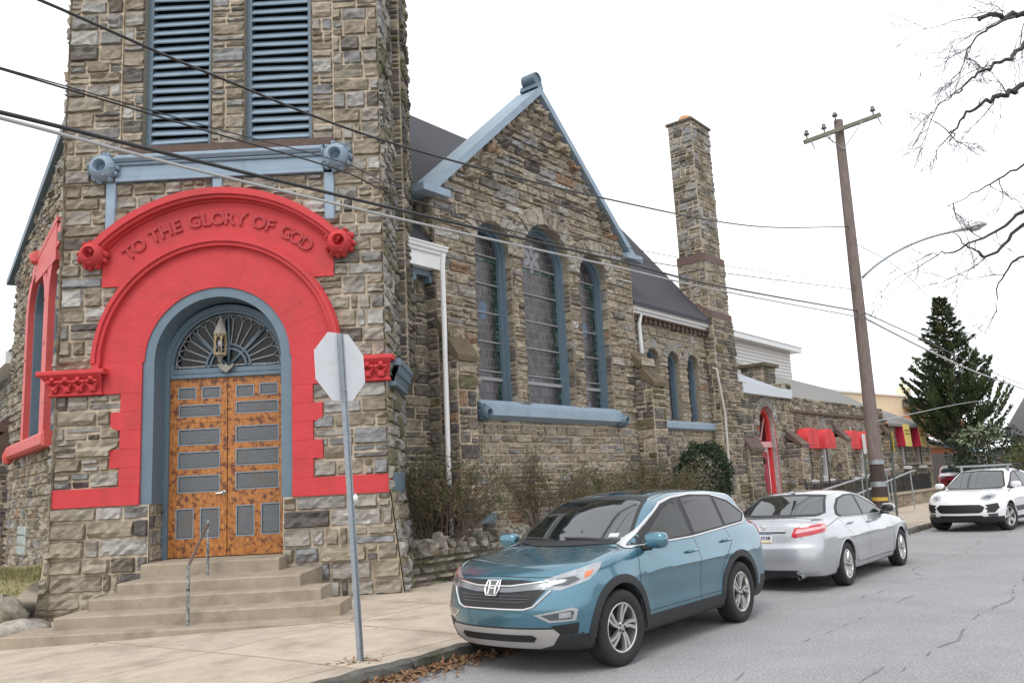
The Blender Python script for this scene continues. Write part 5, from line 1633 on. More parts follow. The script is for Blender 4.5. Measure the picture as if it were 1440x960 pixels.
M_MESH = mat('black_grille_mesh', (.012, .012, .013), .5, var=.4, vscale=60)
def wheel(root, x, y, rt, wd, side, rim, steer=0.):
    """tyre and alloy, axle along y; side = +1 for the left flank"""
    wr = bpy.data.objects.new('wheel', None); COL.objects.link(wr); wr.parent = root; wr.empty_display_size = .1
    rr = rt * rim['r']
    c = V((0, 0, 0))
    m = MB(); h = wd / 2
    m.lathe(c, (0, side, 0), [(rr * .96, -h * .8), (rt * .80, -h), (rt * .93, -h), (rt * .985, -h * .82), (rt, -h * .5), (rt, h * .5), (rt * .985, h * .82), (rt * .93, h * .99), (rt * .80, h * 1.02), (rr * 1.04, h * .92), (rr * .99, h * .80)], 48)
    m.build('tyre', M_TYRE, wr, smooth=True, sharp=60)
    m = MB()
    m.lathe(c, (0, side, 0), [(rr * 1.03, h * .90), (rr * 1.0, h * .93), (rr * .955, h * .88), (rr * .93, h * .6), (rr * .9, -h * .7)], 40)
    n = rim['n']
    fr = Fr((0, 0, 0), (1, 0, 0), Z, (0, side, 0))
    for k in range(n):
        a = 6.2832 * (k // 2 * 2 + (.5 + rim['gap'] if k % 2 else .5 - rim['gap'])) / n if rim['pair'] else 6.2832 * k / n
        tw_ = rim['twist'] * (1 if not rim['pair'] else 1)
        w0, w1 = rim['w']
        pts = []
        rows = []
        for t in (0, .5, 1):
            r_ = rr * (.16 + .80 * t)
            ang = a + tw_ * t
            ww = (w0 + (w1 - w0) * t) / 2
            cc = h * (.78 + .10 * t)
            d = V((math.cos(ang), 0, math.sin(ang))); e = V((-math.sin(ang), 0, math.cos(ang))); yy = V((0, side, 0))
            rows.append([m.vert(d * r_ + e * q * ww + yy * (cc + o_)) for q, o_ in ((-1, -.035), (-.75, 0), (.75, 0), (1, -.035))])
        for r0, r1 in zip(rows, rows[1:]):
            for j in range(3): m.face((r0[j], r0[j + 1], r1[j + 1], r1[j]))
    m.lathe(c, (0, side, 0), [(rr * .24, h * .66), (rr * .24, h * .77), (rr * .20, h * .82), (rr * .12, h * .84), (rr * .11, h * .87), (.001, h * .88)], 24)
    m.build('rim', M_ALLOY, wr, smooth=True, sharp=35)
    m = MB(); m.lathe(c, (0, side, 0), [(rr * .95, h * .1), (rr * .3, h * .1), (.001, h * .12)], 24)
    m.build('brake_disc', mat('dark_brake', (.05, .048, .045), .6, metal=.5), wr)
    m = MB()
    for k in range(5):
        a = 6.2832 * (k + .5) / 5
        m.lathe(V((math.cos(a) * rr * .17, side * h * .80, math.sin(a) * rr * .17)), (0, side, 0), [(.012, 0), (.012, .012), (.001, .013)], 8)
    m.build_each('wheel_nut', M_BLKPL, wr)
    wr.location = (x, y - side * h, rt)
    wr.rotation_euler = (0, 0, steer)
    return wr
def rounded(o, rad, e=.5, n=16, taper=None):
    """superellipsoid lump"""
    m = MB()
    sg = lambda v, p: math.copysign(abs(v) ** p, v)
    rows = []
    for i in range(n // 2 + 1):
        t = -math.pi / 2 + math.pi * i / (n // 2)
        rows.append([m.vert(V(o) + V((rad[0] * sg(math.cos(t), e) * sg(math.cos(p), e), rad[1] * sg(math.cos(t), e) * sg(math.sin(p), e), rad[2] * sg(math.sin(t), e)))) for p in [6.28318 * j / n for j in range(n)]])
    for i in range(n // 2):
        for j in range(n): m.face((rows[i][j], rows[i][(j + 1) % n], rows[i + 1][(j + 1) % n], rows[i + 1][j]))
    return m
def car_root(name, label, s_c, n_c, ahead, z=0.):
    root = thing(name, label, 'car', (0, 0, 0))
    return root
def place_car(root, s_c, n_c, sgn, yaw=0., z=0., lx=1.):
    root.scale = (lx, 1, 1)
    for c in root.children:
        if c.name.startswith('wheel') and c.type == 'EMPTY': c.scale = (1 / lx, 1, 1)
    root.location = W(s_c, n_c, z)
    d = S * sgn
    root.rotation_euler = (0, 0, math.atan2(d.y, d.x) + yaw)
def body_of(car, root, paint, h=.02):
    v, f, mi = car.mesh(h)
    me = bpy.data.meshes.new('body')
    me.from_pydata(v.tolist(), [], f.tolist())
    for m in (paint, M_CABIN, M_BLKPL): me.materials.append(m)
    me.polygons.foreach_set('material_index', mi.astype(np.int32))
    me.polygons.foreach_set('use_smooth', np.ones(len(f), bool))
    me.set_sharp_from_angle(angle=R(42))
    me.update()
    o = bpy.data.objects.new('body', me); COL.objects.link(o); o.parent = root
    return o
def interior(root, x0, x1, zs, drv=1):
    for x, y in ((x0, .36), (x0, -.36), (x1, .0)):
        wy = .24 if y else .58
        rounded((x, y, zs), (.24, wy, .09), .5).build('seat', M_SEAT, root, smooth=True)
        rounded((x - .24, y, zs + .32), (.07, wy * .95, .33), .5).build('seat_back', M_SEAT, root, smooth=True)
        for yy in ((y,) if y else (.35, -.35)): rounded((x - .27, yy, zs + .70), (.05, .13, .085), .6).build('headrest', M_SEAT, root, smooth=True)
    rounded((x0 + .86, 0, zs + .28), (.25, .68, .13), .6).build('dashboard', M_CABIN, root, smooth=True)
    m = MB(); ax = V((-.85, 0, .5)).normalized(); c = V((x0 + .55, .36 * drv, zs + .38))
    a = V((0, 1, 0)); b = ax.cross(a)
    m.tube([c + (a * math.cos(6.2832 * k / 24) + b * math.sin(6.2832 * k / 24)) * .185 for k in range(25)], .016, 8)
    m.tube([c - a * .18, c + a * .18], .02, 6)
    m.build('steering_wheel', M_BLKPL, root, smooth=True)
def mirror(root, x, y, z, side, paint, sz=1.):
    m = rounded((x, side * (y + .13 * sz), z + .02), (.075 * sz, .125 * sz, .085 * sz), .62, 20)
    o = m.build('mirror', paint, root, smooth=True)
    m = MB(); m.tube([(x + .02, side * (y - .06), z - .06), (x + .02, side * (y + .08), z - .055)], [.035, .028], 8)
    m.build('mirror_arm', M_BLKPL, o, smooth=True)
    m = rounded((x - .055 * sz, side * (y + .13 * sz), z + .02), (.03, .108 * sz, .068 * sz), .6)
    m.build('mirror_glass', M_GLASS_DK, o, smooth=True)
def handle(car, root, side, x, z, mat_):
    phi = LFT if side > 0 else RGT
    p, n = car.proj(phi, sv(phi, [(x - .09, z), (x + .09, z), (x, z)]), 0.)
    cup = car.panel(phi, sv(phi, [(x - .06, z - .035), (x + .06, z - .035), (x + .07, z), (x + .06, z + .03), (x - .06, z + .03), (x - .07, z)]), M_BLKPL if mat_ is None else mat_, None, None, .001, .0)
    m = MB()
    q = [V(p[0]), V(p[0]) + V(n[0]) * .03, V(p[1]) + V(n[1]) * .03, V(p[1])]
    m.tube(q, [.012, .017, .017, .012], 8)
    m.build('door_handle', mat_, root, smooth=True)

# ---- blue compact SUV, nose towards us
M_BLUEPAINT = mat('blue_metallic_paint', (.085, .205, .27), .25, metal=.65, var=.04, vscale=2, coat=1.)
suv = Car(dict(xmin=-2.36, xmax=2.23, wmax=.95, zmax=1.70, zb=.23, rt=.362, xa=1.31, well=1.17, flare=.014, waist=.018, waistz=.56,
    wx=([-2.4, -1.9, -1.3, 0, 1.3, 1.8, 2.2], [.83, .885, .90, .90, .90, .88, .82]),
    wz=([.2, .4, .6, .8, .95, 1.08, 1.2, 1.3], [-.07, -.02, 0, .002, -.012, -.04, -.07, -.1]),
    ztop=([2.2, 2.08, 1.85, 1.5, 1.15, .9, .2, -1., -1.8, -2.4], [.86, .945, 1.02, 1.09, 1.135, 1.14, 1.12, 1.16, 1.20, 1.2]),
    crown=.055, kh=.10, kf=.10,
    xf=([.2, .3, .45, .6, .75, .88, .98, 1.1], [2.02, 2.12, 2.185, 2.20, 2.17, 2.11, 2.02, 1.8]), fa=.36, fp=2.5,
    xr=([.25, .45, .7, .95, 1.15, 1.3], [-2.2, -2.32, -2.33, -2.29, -2.25, -2.2]), ra=.20, rp=3.,
    wc0=.845, belt=1.08, tum=.34, ctap=.045, cx0=-.3, zroof=([1., .45, .1, -.4, -1.1, -1.7, -2.1], [1.40, 1.535, 1.605, 1.655, 1.645, 1.60, 1.54]), rcrown=.045,
    wx0=1.12, wz0=1.10, wsl=1.72, rx0=-2.28, rz0=1.05, rsl=.66, rcv=.2,
    sidewin=[[(.78, 1.115), (.06, 1.462), (-.25, 1.522), (-.27, 1.135)], [(-.36, 1.14), (-.36, 1.532), (-.7, 1.545), (-1.12, 1.525), (-1.12, 1.172)], [(-1.20, 1.18), (-1.20, 1.512), (-1.52, 1.44), (-1.80, 1.275), (-1.70, 1.20)]],
    wspoly=[(-.1, 1.165), (.62, 1.165), (.70, 1.20), (.545, 1.53), (.50, 1.555), (-.1, 1.575)],
    rgpoly=[(-.1, 1.15), (.60, 1.15), (.52, 1.5), (-.1, 1.52)],
    clad=lambda x, y: np.where(x < -1.9, .5, .40)))
sroot = thing('blue_suv', 'blue compact SUV parked nose-first towards us at the kerb', 'car')
body_of(suv, sroot, M_BLUEPAINT, .0185)
for side in (1, -1):
    phi = LFT if side > 0 else RGT
    dlo = [(.99, 1.095), (.86, 1.165), (.45, 1.36), (.10, 1.508), (-.2, 1.562), (-.65, 1.585), (-1.15, 1.565), (-1.55, 1.475), (-1.84, 1.315), (-1.88, 1.265), (-1.74, 1.175), (-.3, 1.105)]
    suv.panel(phi, sv(phi, dlo), M_BLKPL, 'window_surround', sroot, .007, .012)
    for p in suv.sidewin: suv.panel(phi, sv(phi, p), M_GLASS_SIDE if p is suv.sidewin[0] else M_GLASS_DK, 'side_window', sroot, .010, .006)
    suv.strip(phi, sv(phi, dlo), .022, M_CHROME, 'window_chrome', sroot, .006, .007, True)
    # black arch cladding
    for xx in (1.31, -1.31):
        a0, a1 = (-4, 184)
        pts = [(xx + .425 * math.cos(R(a)), .362 + .425 * math.sin(R(a))) for a in range(a0, a1 + 1, 8)] + [(xx + .505 * math.cos(R(a)), .362 + .505 * math.sin(R(a))) for a in range(a1, a0 - 1, -8)]
        suv.panel(phi, sv(phi, pts), M_BLKPL, 'wheel_arch_trim', sroot, .010, .05, .06)
    suv.panel(phi, sv(phi, [(.85, .29), (-.85, .29), (-.88, .40), (.88, .40)]), M_BLKPL, 'sill_trim', sroot, .012, .03, .1)
    # door gaps
    for ln in ([(.93, .40), (.97, .62), (.95, .9), (.90, 1.08)], [(-.315, .40), (-.315, 1.11)], [(-.82, .40), (-.86, .70), (-1.0, .86), (-1.16, .96), (-1.17, 1.16)], [(.90, .44), (-.8, .44)], [(1.06, .98), (.99, 1.095)]):
        suv.strip(phi, sv(phi, ln), .007, M_BLACK, 'door_gap', sroot, .0012, .0004)
    handle(suv, sroot, side, -.14, .955, M_BLUEPAINT); handle(suv, sroot, side, -1.02, 1.0, M_BLUEPAINT)
    mirror(sroot, .74, .86, 1.13, side, M_BLUEPAINT)
    for xx in (1.31, -1.31): wheel(sroot, xx, side * .905, .362, .225, side, dict(r=.635, n=10, pair=True, gap=.25, twist=.30, w=(.034, .046)), R(-6) if xx > 0 else 0)
    # lamps
    ph = R(52) * side
    hl = at_phi(ph, [(2.05, side * .50, .845), (2.1, side * .52, .80), (1.98, side * .68, .79), (1.75, side * .84, .87), (1.62, side * .86, .945), (1.52, side * .84, 1.01), (1.62, side * .80, 1.0), (1.90, side * .68, .935), (2.04, side * .55, .885)])
    h_ = suv.panel(ph, hl, M_LAMP, 'headlight', sroot, .006, .02, .04, .004)
    suv.panel(ph, at_phi(ph, [(2.02, side * .58, .86), (2.02, side * .60, .825), (1.93, side * .72, .83), (1.83, side * .80, .875), (1.86, side * .76, .905), (1.95, side * .66, .89)]), M_LAMPDK, 'lamp_reflector', h_, .012, .004, .03, .003)
    suv.panel(ph, at_phi(ph, [(1.80, side * .81, .88), (1.73, side * .84, .905), (1.68, side * .845, .95), (1.76, side * .81, .935)]), M_AMBER, 'side_marker', h_, .013, .004, .03, .002)
    ph2 = R(38) * side
    fg = at_phi(ph2, [(2.14, side * .47, .575), (1.98, side * .80, .635), (1.93, side * .83, .62), (1.96, side * .82, .52), (2.10, side * .62, .505)])
    f_ = suv.panel(ph2, fg, M_CHROME, 'fog_lamp', sroot, .006, .02, .05)
    suv.panel(ph2, at_phi(ph2, [(2.11, side * .53, .572), (1.985, side * .785, .612), (1.95, side * .80, .60), (1.98, side * .79, .535), (2.08, side * .62, .525)]), M_LAMPDK, 'lamp_recess', f_, .009, .005, .05)
    suv.panel(ph2, at_phi(ph2, [(2.04, side * .69, .59), (1.975, side * .78, .60), (1.98, side * .785, .55), (2.05, side * .69, .54)]), M_LAMP, 'lamp_lens', f_, .014, .005, .03, .004)
    suv.panel(ph2, at_phi(ph2, [(2.08, side * .62, .475), (1.94, side * .84, .50), (1.95, side * .83, .40), (2.06, side * .66, .40)]), M_MESH, 'bumper_vent', sroot, .004, .01, .05)
    # tail lamp high on the rear corner
    ph3 = R(118) * side
    suv.panel(ph3, at_phi(ph3, [(-2.08, side * .74, 1.47), (-2.0, side * .76, 1.40), (-2.05, side * .84, 1.15), (-2.1, side * .87, 1.0), (-2.26, side * .78, .98), (-2.24, side * .76, 1.15), (-2.15, side * .72, 1.4)]), M_REDLENS, 'tail_lamp', sroot, .008, .02, .05, .006)
suv.panel(FRT, [(-.56, .865), (-.56, .80), (-.44, .655), (-.36, .635), (.36, .635), (.44, .655), (.56, .80), (.56, .865), (.3, .885), (-.3, .885)], M_MESH, 'grille', sroot, .004, .02, .05)
suv.strip(FRT, [(-.60, .79), (-.46, .648), (-.37, .624), (.37, .624), (.46, .648), (.60, .79)], .022, M_CHROME, 'grille_chrome', sroot, .006, .010)
suv.panel(FRT, [(-.56, .862), (-.5, .80), (-.2, .775), (.2, .775), (.5, .80), (.56, .862), (.2, .815), (-.2, .815)], mat('grey_grille_bar', (.20, .21, .22), .25, metal=.7), 'grille_bar', sroot, .012, .02, .04)
suv.strip(FRT, [(-.56, .868), (-.2, .828), (.2, .828), (.56, .868)], .02, M_CHROME, 'grille_chrome', sroot, .014, .008)
for k in range(3): suv.strip(FRT, [(-.43 + .02 * k, .745 - .028 * k), (.43 - .02 * k, .745 - .028 * k)], .008, M_LAMPDK, 'grille_slat', sroot, .008, .004)
em = suv.panel(FRT, [(-.075, .87), (-.085, .80), (-.06, .745), (.06, .745), (.085, .80), (.075, .87)], M_LAMPDK, 'emblem', sroot, .018, .02, .03)
suv.strip(FRT, [(-.078, .872), (-.088, .80), (-.062, .743), (.062, .743), (.088, .80), (.078, .872)], .014, M_CHROME, 'emblem_frame', em, .02, .006, True, .02)
for sg in (-1, 1): suv.strip(FRT, [(sg * .050, .862), (sg * .036, .805), (sg * .044, .755)], .019, M_CHROME, 'emblem_letter_stroke', em, .02, .006, seg=.02)
suv.strip(FRT, [(-.036, .805), (.036, .805)], .019, M_CHROME, 'emblem_letter_stroke', em, .02, .006, seg=.02)
suv.panel(FRT, [(-.70, .43), (-.62, .46), (.62, .46), (.70, .43), (.74, .36), (.6, .25), (-.6, .25), (-.74, .36)], M_BLKPL, 'lower_bumper', sroot, .004, .01, .06)
M_SKID = mat('silver_skid_plate', (.42, .40, .38), .4, metal=.3, var=.08)
suv.panel(FRT, [(-.62, .445), (.62, .445), (.66, .40), (.58, .30), (.45, .265), (-.45, .265), (-.58, .30), (-.66, .40)], M_SKID, 'skid_plate', sroot, .010, .02, .06)
suv.panel(FRT, [(-.42, .395), (.42, .395), (.46, .37), (.42, .33), (-.42, .33), (-.46, .37)], M_MESH, 'intake_slot', sroot, .014, .005, .06)
suv.strip(FRT, [(-.86, .90), (-.5, .905), (0, .915), (.5, .905), (.86, .90)], .006, M_BLACK, 'hood_gap', sroot, .001, .0003)
ws = [(-.64, 1.155), (.64, 1.155), (.715, 1.19), (.56, 1.53), (.51, 1.565), (0, 1.585), (-.51, 1.565), (-.56, 1.53), (-.715, 1.19)]
wf = suv.panel(FRT, ws, M_GLASS, 'windshield', sroot, .003, .006, .06)
suv.strip(FRT, ws, .035, M_BLKPL, 'windshield_edge', wf, .004, .0005, True)
suv.strip(FRT, [(-.66, 1.15), (0, 1.145), (.66, 1.15)], .04, M_BLKPL, 'cowl', sroot, .006, .004)
for y0_, y1_ in ((.55, .0), (-.1, -.62)): suv.strip(FRT, [(y0_, 1.158), ((y0_ + y1_) / 2, 1.178), (y1_, 1.183)], .016, M_BLKPL, 'wiper', sroot, .012, .01)
suv.panel(FRT, [(.50, 1.19), (.60, 1.19), (.59, 1.225), (.49, 1.225)], mat('pale_sticker', (.5, .55, .58), .4, var=.3, vscale=40), 'inspection_sticker', wf, .005, .002)
m = MB(); p, n = suv.proj(R(90), [(0, 0)]) if False else (None, None)
rgp = [(-.62, 1.15), (.62, 1.15), (.54, 1.5), (-.54, 1.5)]
suv.panel(REAR, rgp, M_GLASS_DK, 'rear_window', sroot, .003, .006, .08)
interior(sroot, -.02, -.95, .70)
# sunroof
m = MB()
xs_ = np.linspace(-.05, -.75, 8); ys_ = np.linspace(-.38, .38, 8)
ids = [[m.vert((x, y, float(suv.zroof(x) - .045 * (abs(y) / .6) ** 2) + .004)) for y in ys_] for x in xs_]
for i in range(7):
    for j in range(7): m.face((ids[i][j], ids[i][j + 1], ids[i + 1][j + 1], ids[i + 1][j]))
m.build('sunroof', M_GLASS_DK, sroot, smooth=True)
place_car(sroot, -1.62, 5.33, -1, lx=1.06)

# ---- silver sedan, tail towards us
M_SILVER = mat('silver_paint', (.46, .47, .49), .3, metal=.55, var=.03, vscale=2, coat=1.)
sed = Car(dict(xmin=-2.48, xmax=2.38, wmax=.94, zmax=1.50, zb=.20, rt=.333, xa=1.388, well=1.12, flare=.010, waist=.010, waistz=.50,
    wx=([-2.5, -2.1, -1.4, 0, 1.4, 1.9, 2.4], [.80, .885, .905, .91, .905, .87, .80]),
    wz=([.2, .4, .6, .75, .9, 1.0, 1.1], [-.08, -.025, 0, 0, -.025, -.06, -.10]),
    ztop=([2.35, 2.1, 1.7, 1.3, 1.1, 0, -1., -1.7, -2.1, -2.32, -2.45], [.70, .81, .91, .98, 1.0, .99, 1.03, 1.075, 1.08, 1.065, 1.02]),
    crown=.05, kh=.10, kf=.08,
    xf=([.2, .35, .5, .65, .8, .9], [2.2, 2.32, 2.36, 2.33, 2.2, 2.0]), fa=.34, fp=2.4,
    xr=([.2, .33, .5, .64, .72, .85, 1.0, 1.1], [-2.32, -2.43, -2.455, -2.445, -2.42, -2.395, -2.36, -2.30]), ra=.20, rp=3.2,
    wc0=.835, belt=.985, tum=.40, ctap=.05, cx0=-.3, zroof=([1., .4, 0, -.4, -.9, -1.3, -1.6], [1.2, 1.36, 1.43, 1.462, 1.44, 1.375, 1.29]), rcrown=.04,
    wx0=1.22, wz0=.98, wsl=2.1, rx0=-2.03, rz0=1.04, rsl=2.25, rcv=.22,
    sidewin=[[(.78, 1.01), (.02, 1.30), (-.22, 1.34), (-.26, 1.03)], [(-.34, 1.03), (-.31, 1.345), (-.62, 1.35), (-.98, 1.305), (-1.22, 1.19), (-1.30, 1.10), (-1.22, 1.06)]],
    wspoly=[(-.1, 1.03), (.62, 1.03), (.50, 1.36), (-.1, 1.40)],
    rgpoly=[(-.1, 1.115), (.60, 1.115), (.66, 1.135), (.50, 1.36), (-.1, 1.385)],
    clad=lambda x, y: np.where(np.abs(x) > 1.75, .24, .22)))
eroot = thing('silver_sedan', 'silver four-door sedan parked tail-first towards us behind the blue SUV', 'car')
body_of(sed, eroot, M_SILVER, .019)
for side in (1, -1):
    phi = LFT if side > 0 else RGT
    dlo = [(.90, 1.0), (.75, 1.07), (.05, 1.325), (-.25, 1.372), (-.62, 1.375), (-1.02, 1.325), (-1.28, 1.205), (-1.38, 1.095), (-1.25, 1.045), (-.3, 1.015)]
    sed.panel(phi, sv(phi, dlo), M_BLKPL, 'window_surround', eroot, .006, .012)
    for p in sed.sidewin: sed.panel(phi, sv(phi, p), M_GLASS, 'side_window', eroot, .009, .006)
    sed.strip(phi, sv(phi, [(.90, 1.0), (-.3, 1.013), (-1.25, 1.043)]), .012, M_CHROME, 'window_chrome', eroot, .007, .004)
    for ln in ([(.98, .24), (1.0, .6), (.98, .92), (.92, .99)], [(-.30, .24), (-.30, 1.01)], [(-.9, .24), (-.93, .55), (-1.1, .75), (-1.3, .9), (-1.36, 1.09)], [(.96, .30), (-.88, .30)], [(-1.35, 1.03), (-2.1, .93), (-2.28, .93)]):
        sed.strip(phi, sv(phi, ln), .007, M_BLACK, 'door_gap', eroot, .0012, .0004)
    sed.strip(phi, sv(phi, [(.92, .33), (-.88, .34)]), .05, M_SILVER, 'sill_trim', eroot, .001, .005)
    for xx in (1.388, -1.388):
        sed.strip(phi, sv(phi, [(xx + .385 * math.cos(R(a)), .333 + .385 * math.sin(R(a))) for a in range(-4, 185, 6)]), .032, M_SILVER, 'wheel_arch_lip', eroot, .002, .010)
        wheel(eroot, xx, side * .905, .333, .21, side, dict(r=.64, n=7, pair=False, gap=0, twist=.10, w=(.075, .11)))
    handle(sed, eroot, side, -.16, .90, M_SILVER); handle(sed, eroot, side, -1.06, .93, M_SILVER)
    mirror(eroot, .70, .83, 1.06, side, M_SILVER, .92)
    ph = R(145) * side
    tl = at_phi(ph, [(-2.40, side * .50, .80), (-2.40, side * .46, .83), (-2.36, side * .50, .945), (-2.30, side * .70, .975), (-2.08, side * .86, 1.0), (-2.04, side * .87, .96), (-2.12, side * .88, .885), (-2.33, side * .72, .835)])
    t_ = sed.panel(ph, tl, M_REDLENS, 'tail_lamp', eroot, .006, .02, .04, .006)
    sed.panel(ph, at_phi(ph, [(-2.39, side * .53, .865), (-2.36, side * .54, .925), (-2.27, side * .74, .945), (-2.1, side * .85, .965), (-2.12, side * .86, .935), (-2.32, side * .72, .895)]), mat('pink_clear_lens', (.70, .40, .42), .08, var=.3, vscale=20, coat=1.), 'reversing_lens', t_, .0125, .004, .03, .002)
    ph = R(40) * side
    sed.panel(ph, at_phi(ph, [(2.25, side * .48, .70), (2.15, side * .74, .72), (1.85, side * .84, .84), (2.05, side * .66, .80)]), M_LAMP, 'headlight', eroot, .006, .02, .04)
sed.panel(FRT, sed.wspoly[1:] + [(-y, z) for y, z in sed.wspoly[:0:-1]][0:0] + [(-.50, 1.36), (-.62, 1.03)], M_GLASS, 'windshield', eroot, .004, .006, .06)
rgp = [(-.61, 1.10), (.61, 1.10), (.69, 1.13), (.53, 1.375), (.2, 1.395), (-.2, 1.395), (-.53, 1.375), (-.69, 1.13)]
rw_ = sed.panel(REAR, rgp, M_GLASS, 'rear_window', eroot, .004, .006, .06)
sed.strip(REAR, rgp, .03, M_BLKPL, 'window_edge', rw_, .005, .0005, True)
sed.strip(REAR, [(-.70, 1.04), (-.4, 1.062), (.4, 1.062), (.70, 1.04)], .02, M_SILVER, 'boot_lip', eroot, .002, .01)
sed.panel(REAR, [(-.32, .735), (.32, .735), (.34, .885), (-.34, .885)], M_SILVER, 'plate_recess', eroot, .002, .004, .06)
sed.strip(REAR, [(-.36, .90), (.36, .90)], .035, M_CHROME, 'boot_garnish', eroot, .004, .014)
sed.strip(REAR, [(-.36, .878), (.36, .878)], .014, M_BLACK, 'garnish_painted_shade', eroot, .004, .0)  # black strip painting in the shade under the garnish
pl = sed.panel(REAR, [(-.155, .735), (.155, .735), (.155, .872), (-.155, .872)], mat('plate_white', (.68, .68, .66), .4), 'licence_plate', eroot, .014, .014, .05)
sed.panel(REAR, [(-.15, .852), (.15, .852), (.15, .869), (-.15, .869)], mat('plate_blue', (.08, .14, .35), .4), 'plate_band', pl, .0155, .001, .05)
sed.panel(REAR, [(-.15, .738), (.15, .738), (.15, .755), (-.15, .755)], mat('plate_yellow', (.65, .5, .12), .4), 'plate_band', pl, .0155, .001, .05)
m = MB(); pp, nn2 = sed.proj(REAR, [(0, .803), (.1, .803)], .017); p0_ = V(pp[0]); nv = V(nn2[0])
m.text("SSJ 3238", .078, .0008, lambda x, y, z: p0_ + V((0, -1, 0)) * x + Z * (y - .028) + nv * (z + .002))
m.build('plate_characters', mat('plate_ink', (.03, .04, .12), .5), pl)
for sc_, wx_, wz_ in ((1, .052, .034), (.55, .022, .032), (.5, .046, .013)):
    sed.strip(REAR, [(wx_ * math.cos(a), .955 + (0 if sc_ != .5 else .012) + wz_ * math.sin(a)) for a in [i * .4488 for i in range(14)]], .009, M_CHROME, 'emblem', eroot, .004, .004, True, .02)
for ln in ([(-.59, .78), (-.56, .98), (-.62, 1.05)], [(.59, .78), (.56, .98), (.62, 1.05)]): sed.strip(REAR, ln, .007, M_BLACK, 'boot_gap', eroot, .0015, .0)
sed.panel(REAR, [(-.55, .245), (.55, .245), (.5, .33), (-.5, .33)], M_BLKPL, 'bumper_valance', eroot, .004, .01, .08)
m = MB(); m.tube([(-2.2, -.55, .25), (-2.47, -.55, .24)], .035, 12, cap=False); m.build('exhaust_pipe', M_STEEL, eroot, smooth=True)
m = MB(); m.tube([(-1.3, -.1, 1.42), (-1.36, -.1, 1.45), (-1.5, -.1, 1.44)], [.03, .022, .01], 8); m.build('roof_aerial', M_SILVER, eroot, smooth=True)
interior(eroot, .05, -.85, .58)
place_car(eroot, 5.03, 5.44, 1, lx=1.10)

# ---- white SUV, nose towards us, further up the kerb
M_WHITEP = mat('white_paint_gloss', (.78, .785, .79), .22, var=.02, vscale=2, coat=1.)
mac = Car(dict(xmin=-2.38, xmax=2.36, wmax=1.0, zmax=1.68, zb=.24, rt=.365, xa=1.40, well=1.13, flare=.03, waist=.02, waistz=.58,
    wx=([-2.4, -1.9, -1.3, 0, 1.3, 1.8, 2.35], [.86, .94, .955, .935, .955, .93, .84]),
    wz=([.2, .4, .6, .8, .95, 1.08, 1.2], [-.05, -.015, 0, 0, -.02, -.06, -.1]),
    ztop=([2.33, 2.2, 1.95, 1.5, 1.2, 0, -1., -2.4], [.80, .90, .99, 1.07, 1.10, 1.08, 1.12, 1.14]),
    crown=.035, kh=.13, kf=.12,
    xf=([.2, .35, .5, .65, .8, .9, 1.0], [2.18, 2.30, 2.34, 2.33, 2.26, 2.16, 1.95]), fa=.30, fp=2.6,
    xr=([.25, .45, .7, .95, 1.15], [-2.2, -2.33, -2.35, -2.3, -2.2]), ra=.2, rp=3.,
    wc0=.86, belt=1.06, tum=.40, ctap=.06, cx0=-.1, zroof=([1., .4, 0, -.5, -1.2, -1.9], [1.4, 1.53, 1.60, 1.63, 1.58, 1.44]), rcrown=.04,
    wx0=1.17, wz0=1.07, wsl=1.85, rx0=-2.2, rz0=1.1, rsl=1.2, rcv=.2,
    sidewin=[[(.80, 1.10), (.05, 1.45), (-.25, 1.50), (-.28, 1.11)], [(-.36, 1.11), (-.36, 1.505), (-.9, 1.49), (-1.5, 1.30), (-1.55, 1.2), (-1.2, 1.14)]],
    wspoly=[(-.1, 1.12), (.66, 1.12), (.72, 1.15), (.55, 1.50), (-.1, 1.55)],
    rgpoly=[(-.1, 1.15), (.5, 1.15), (.45, 1.4), (-.1, 1.42)],
    clad=lambda x, y: np.where(np.abs(x) > 1.8, .40, .34)))
mroot = thing('white_suv', 'white sport SUV with roof bars parked facing us beyond the silver sedan', 'car')
body_of(mac, mroot, M_WHITEP, .02)
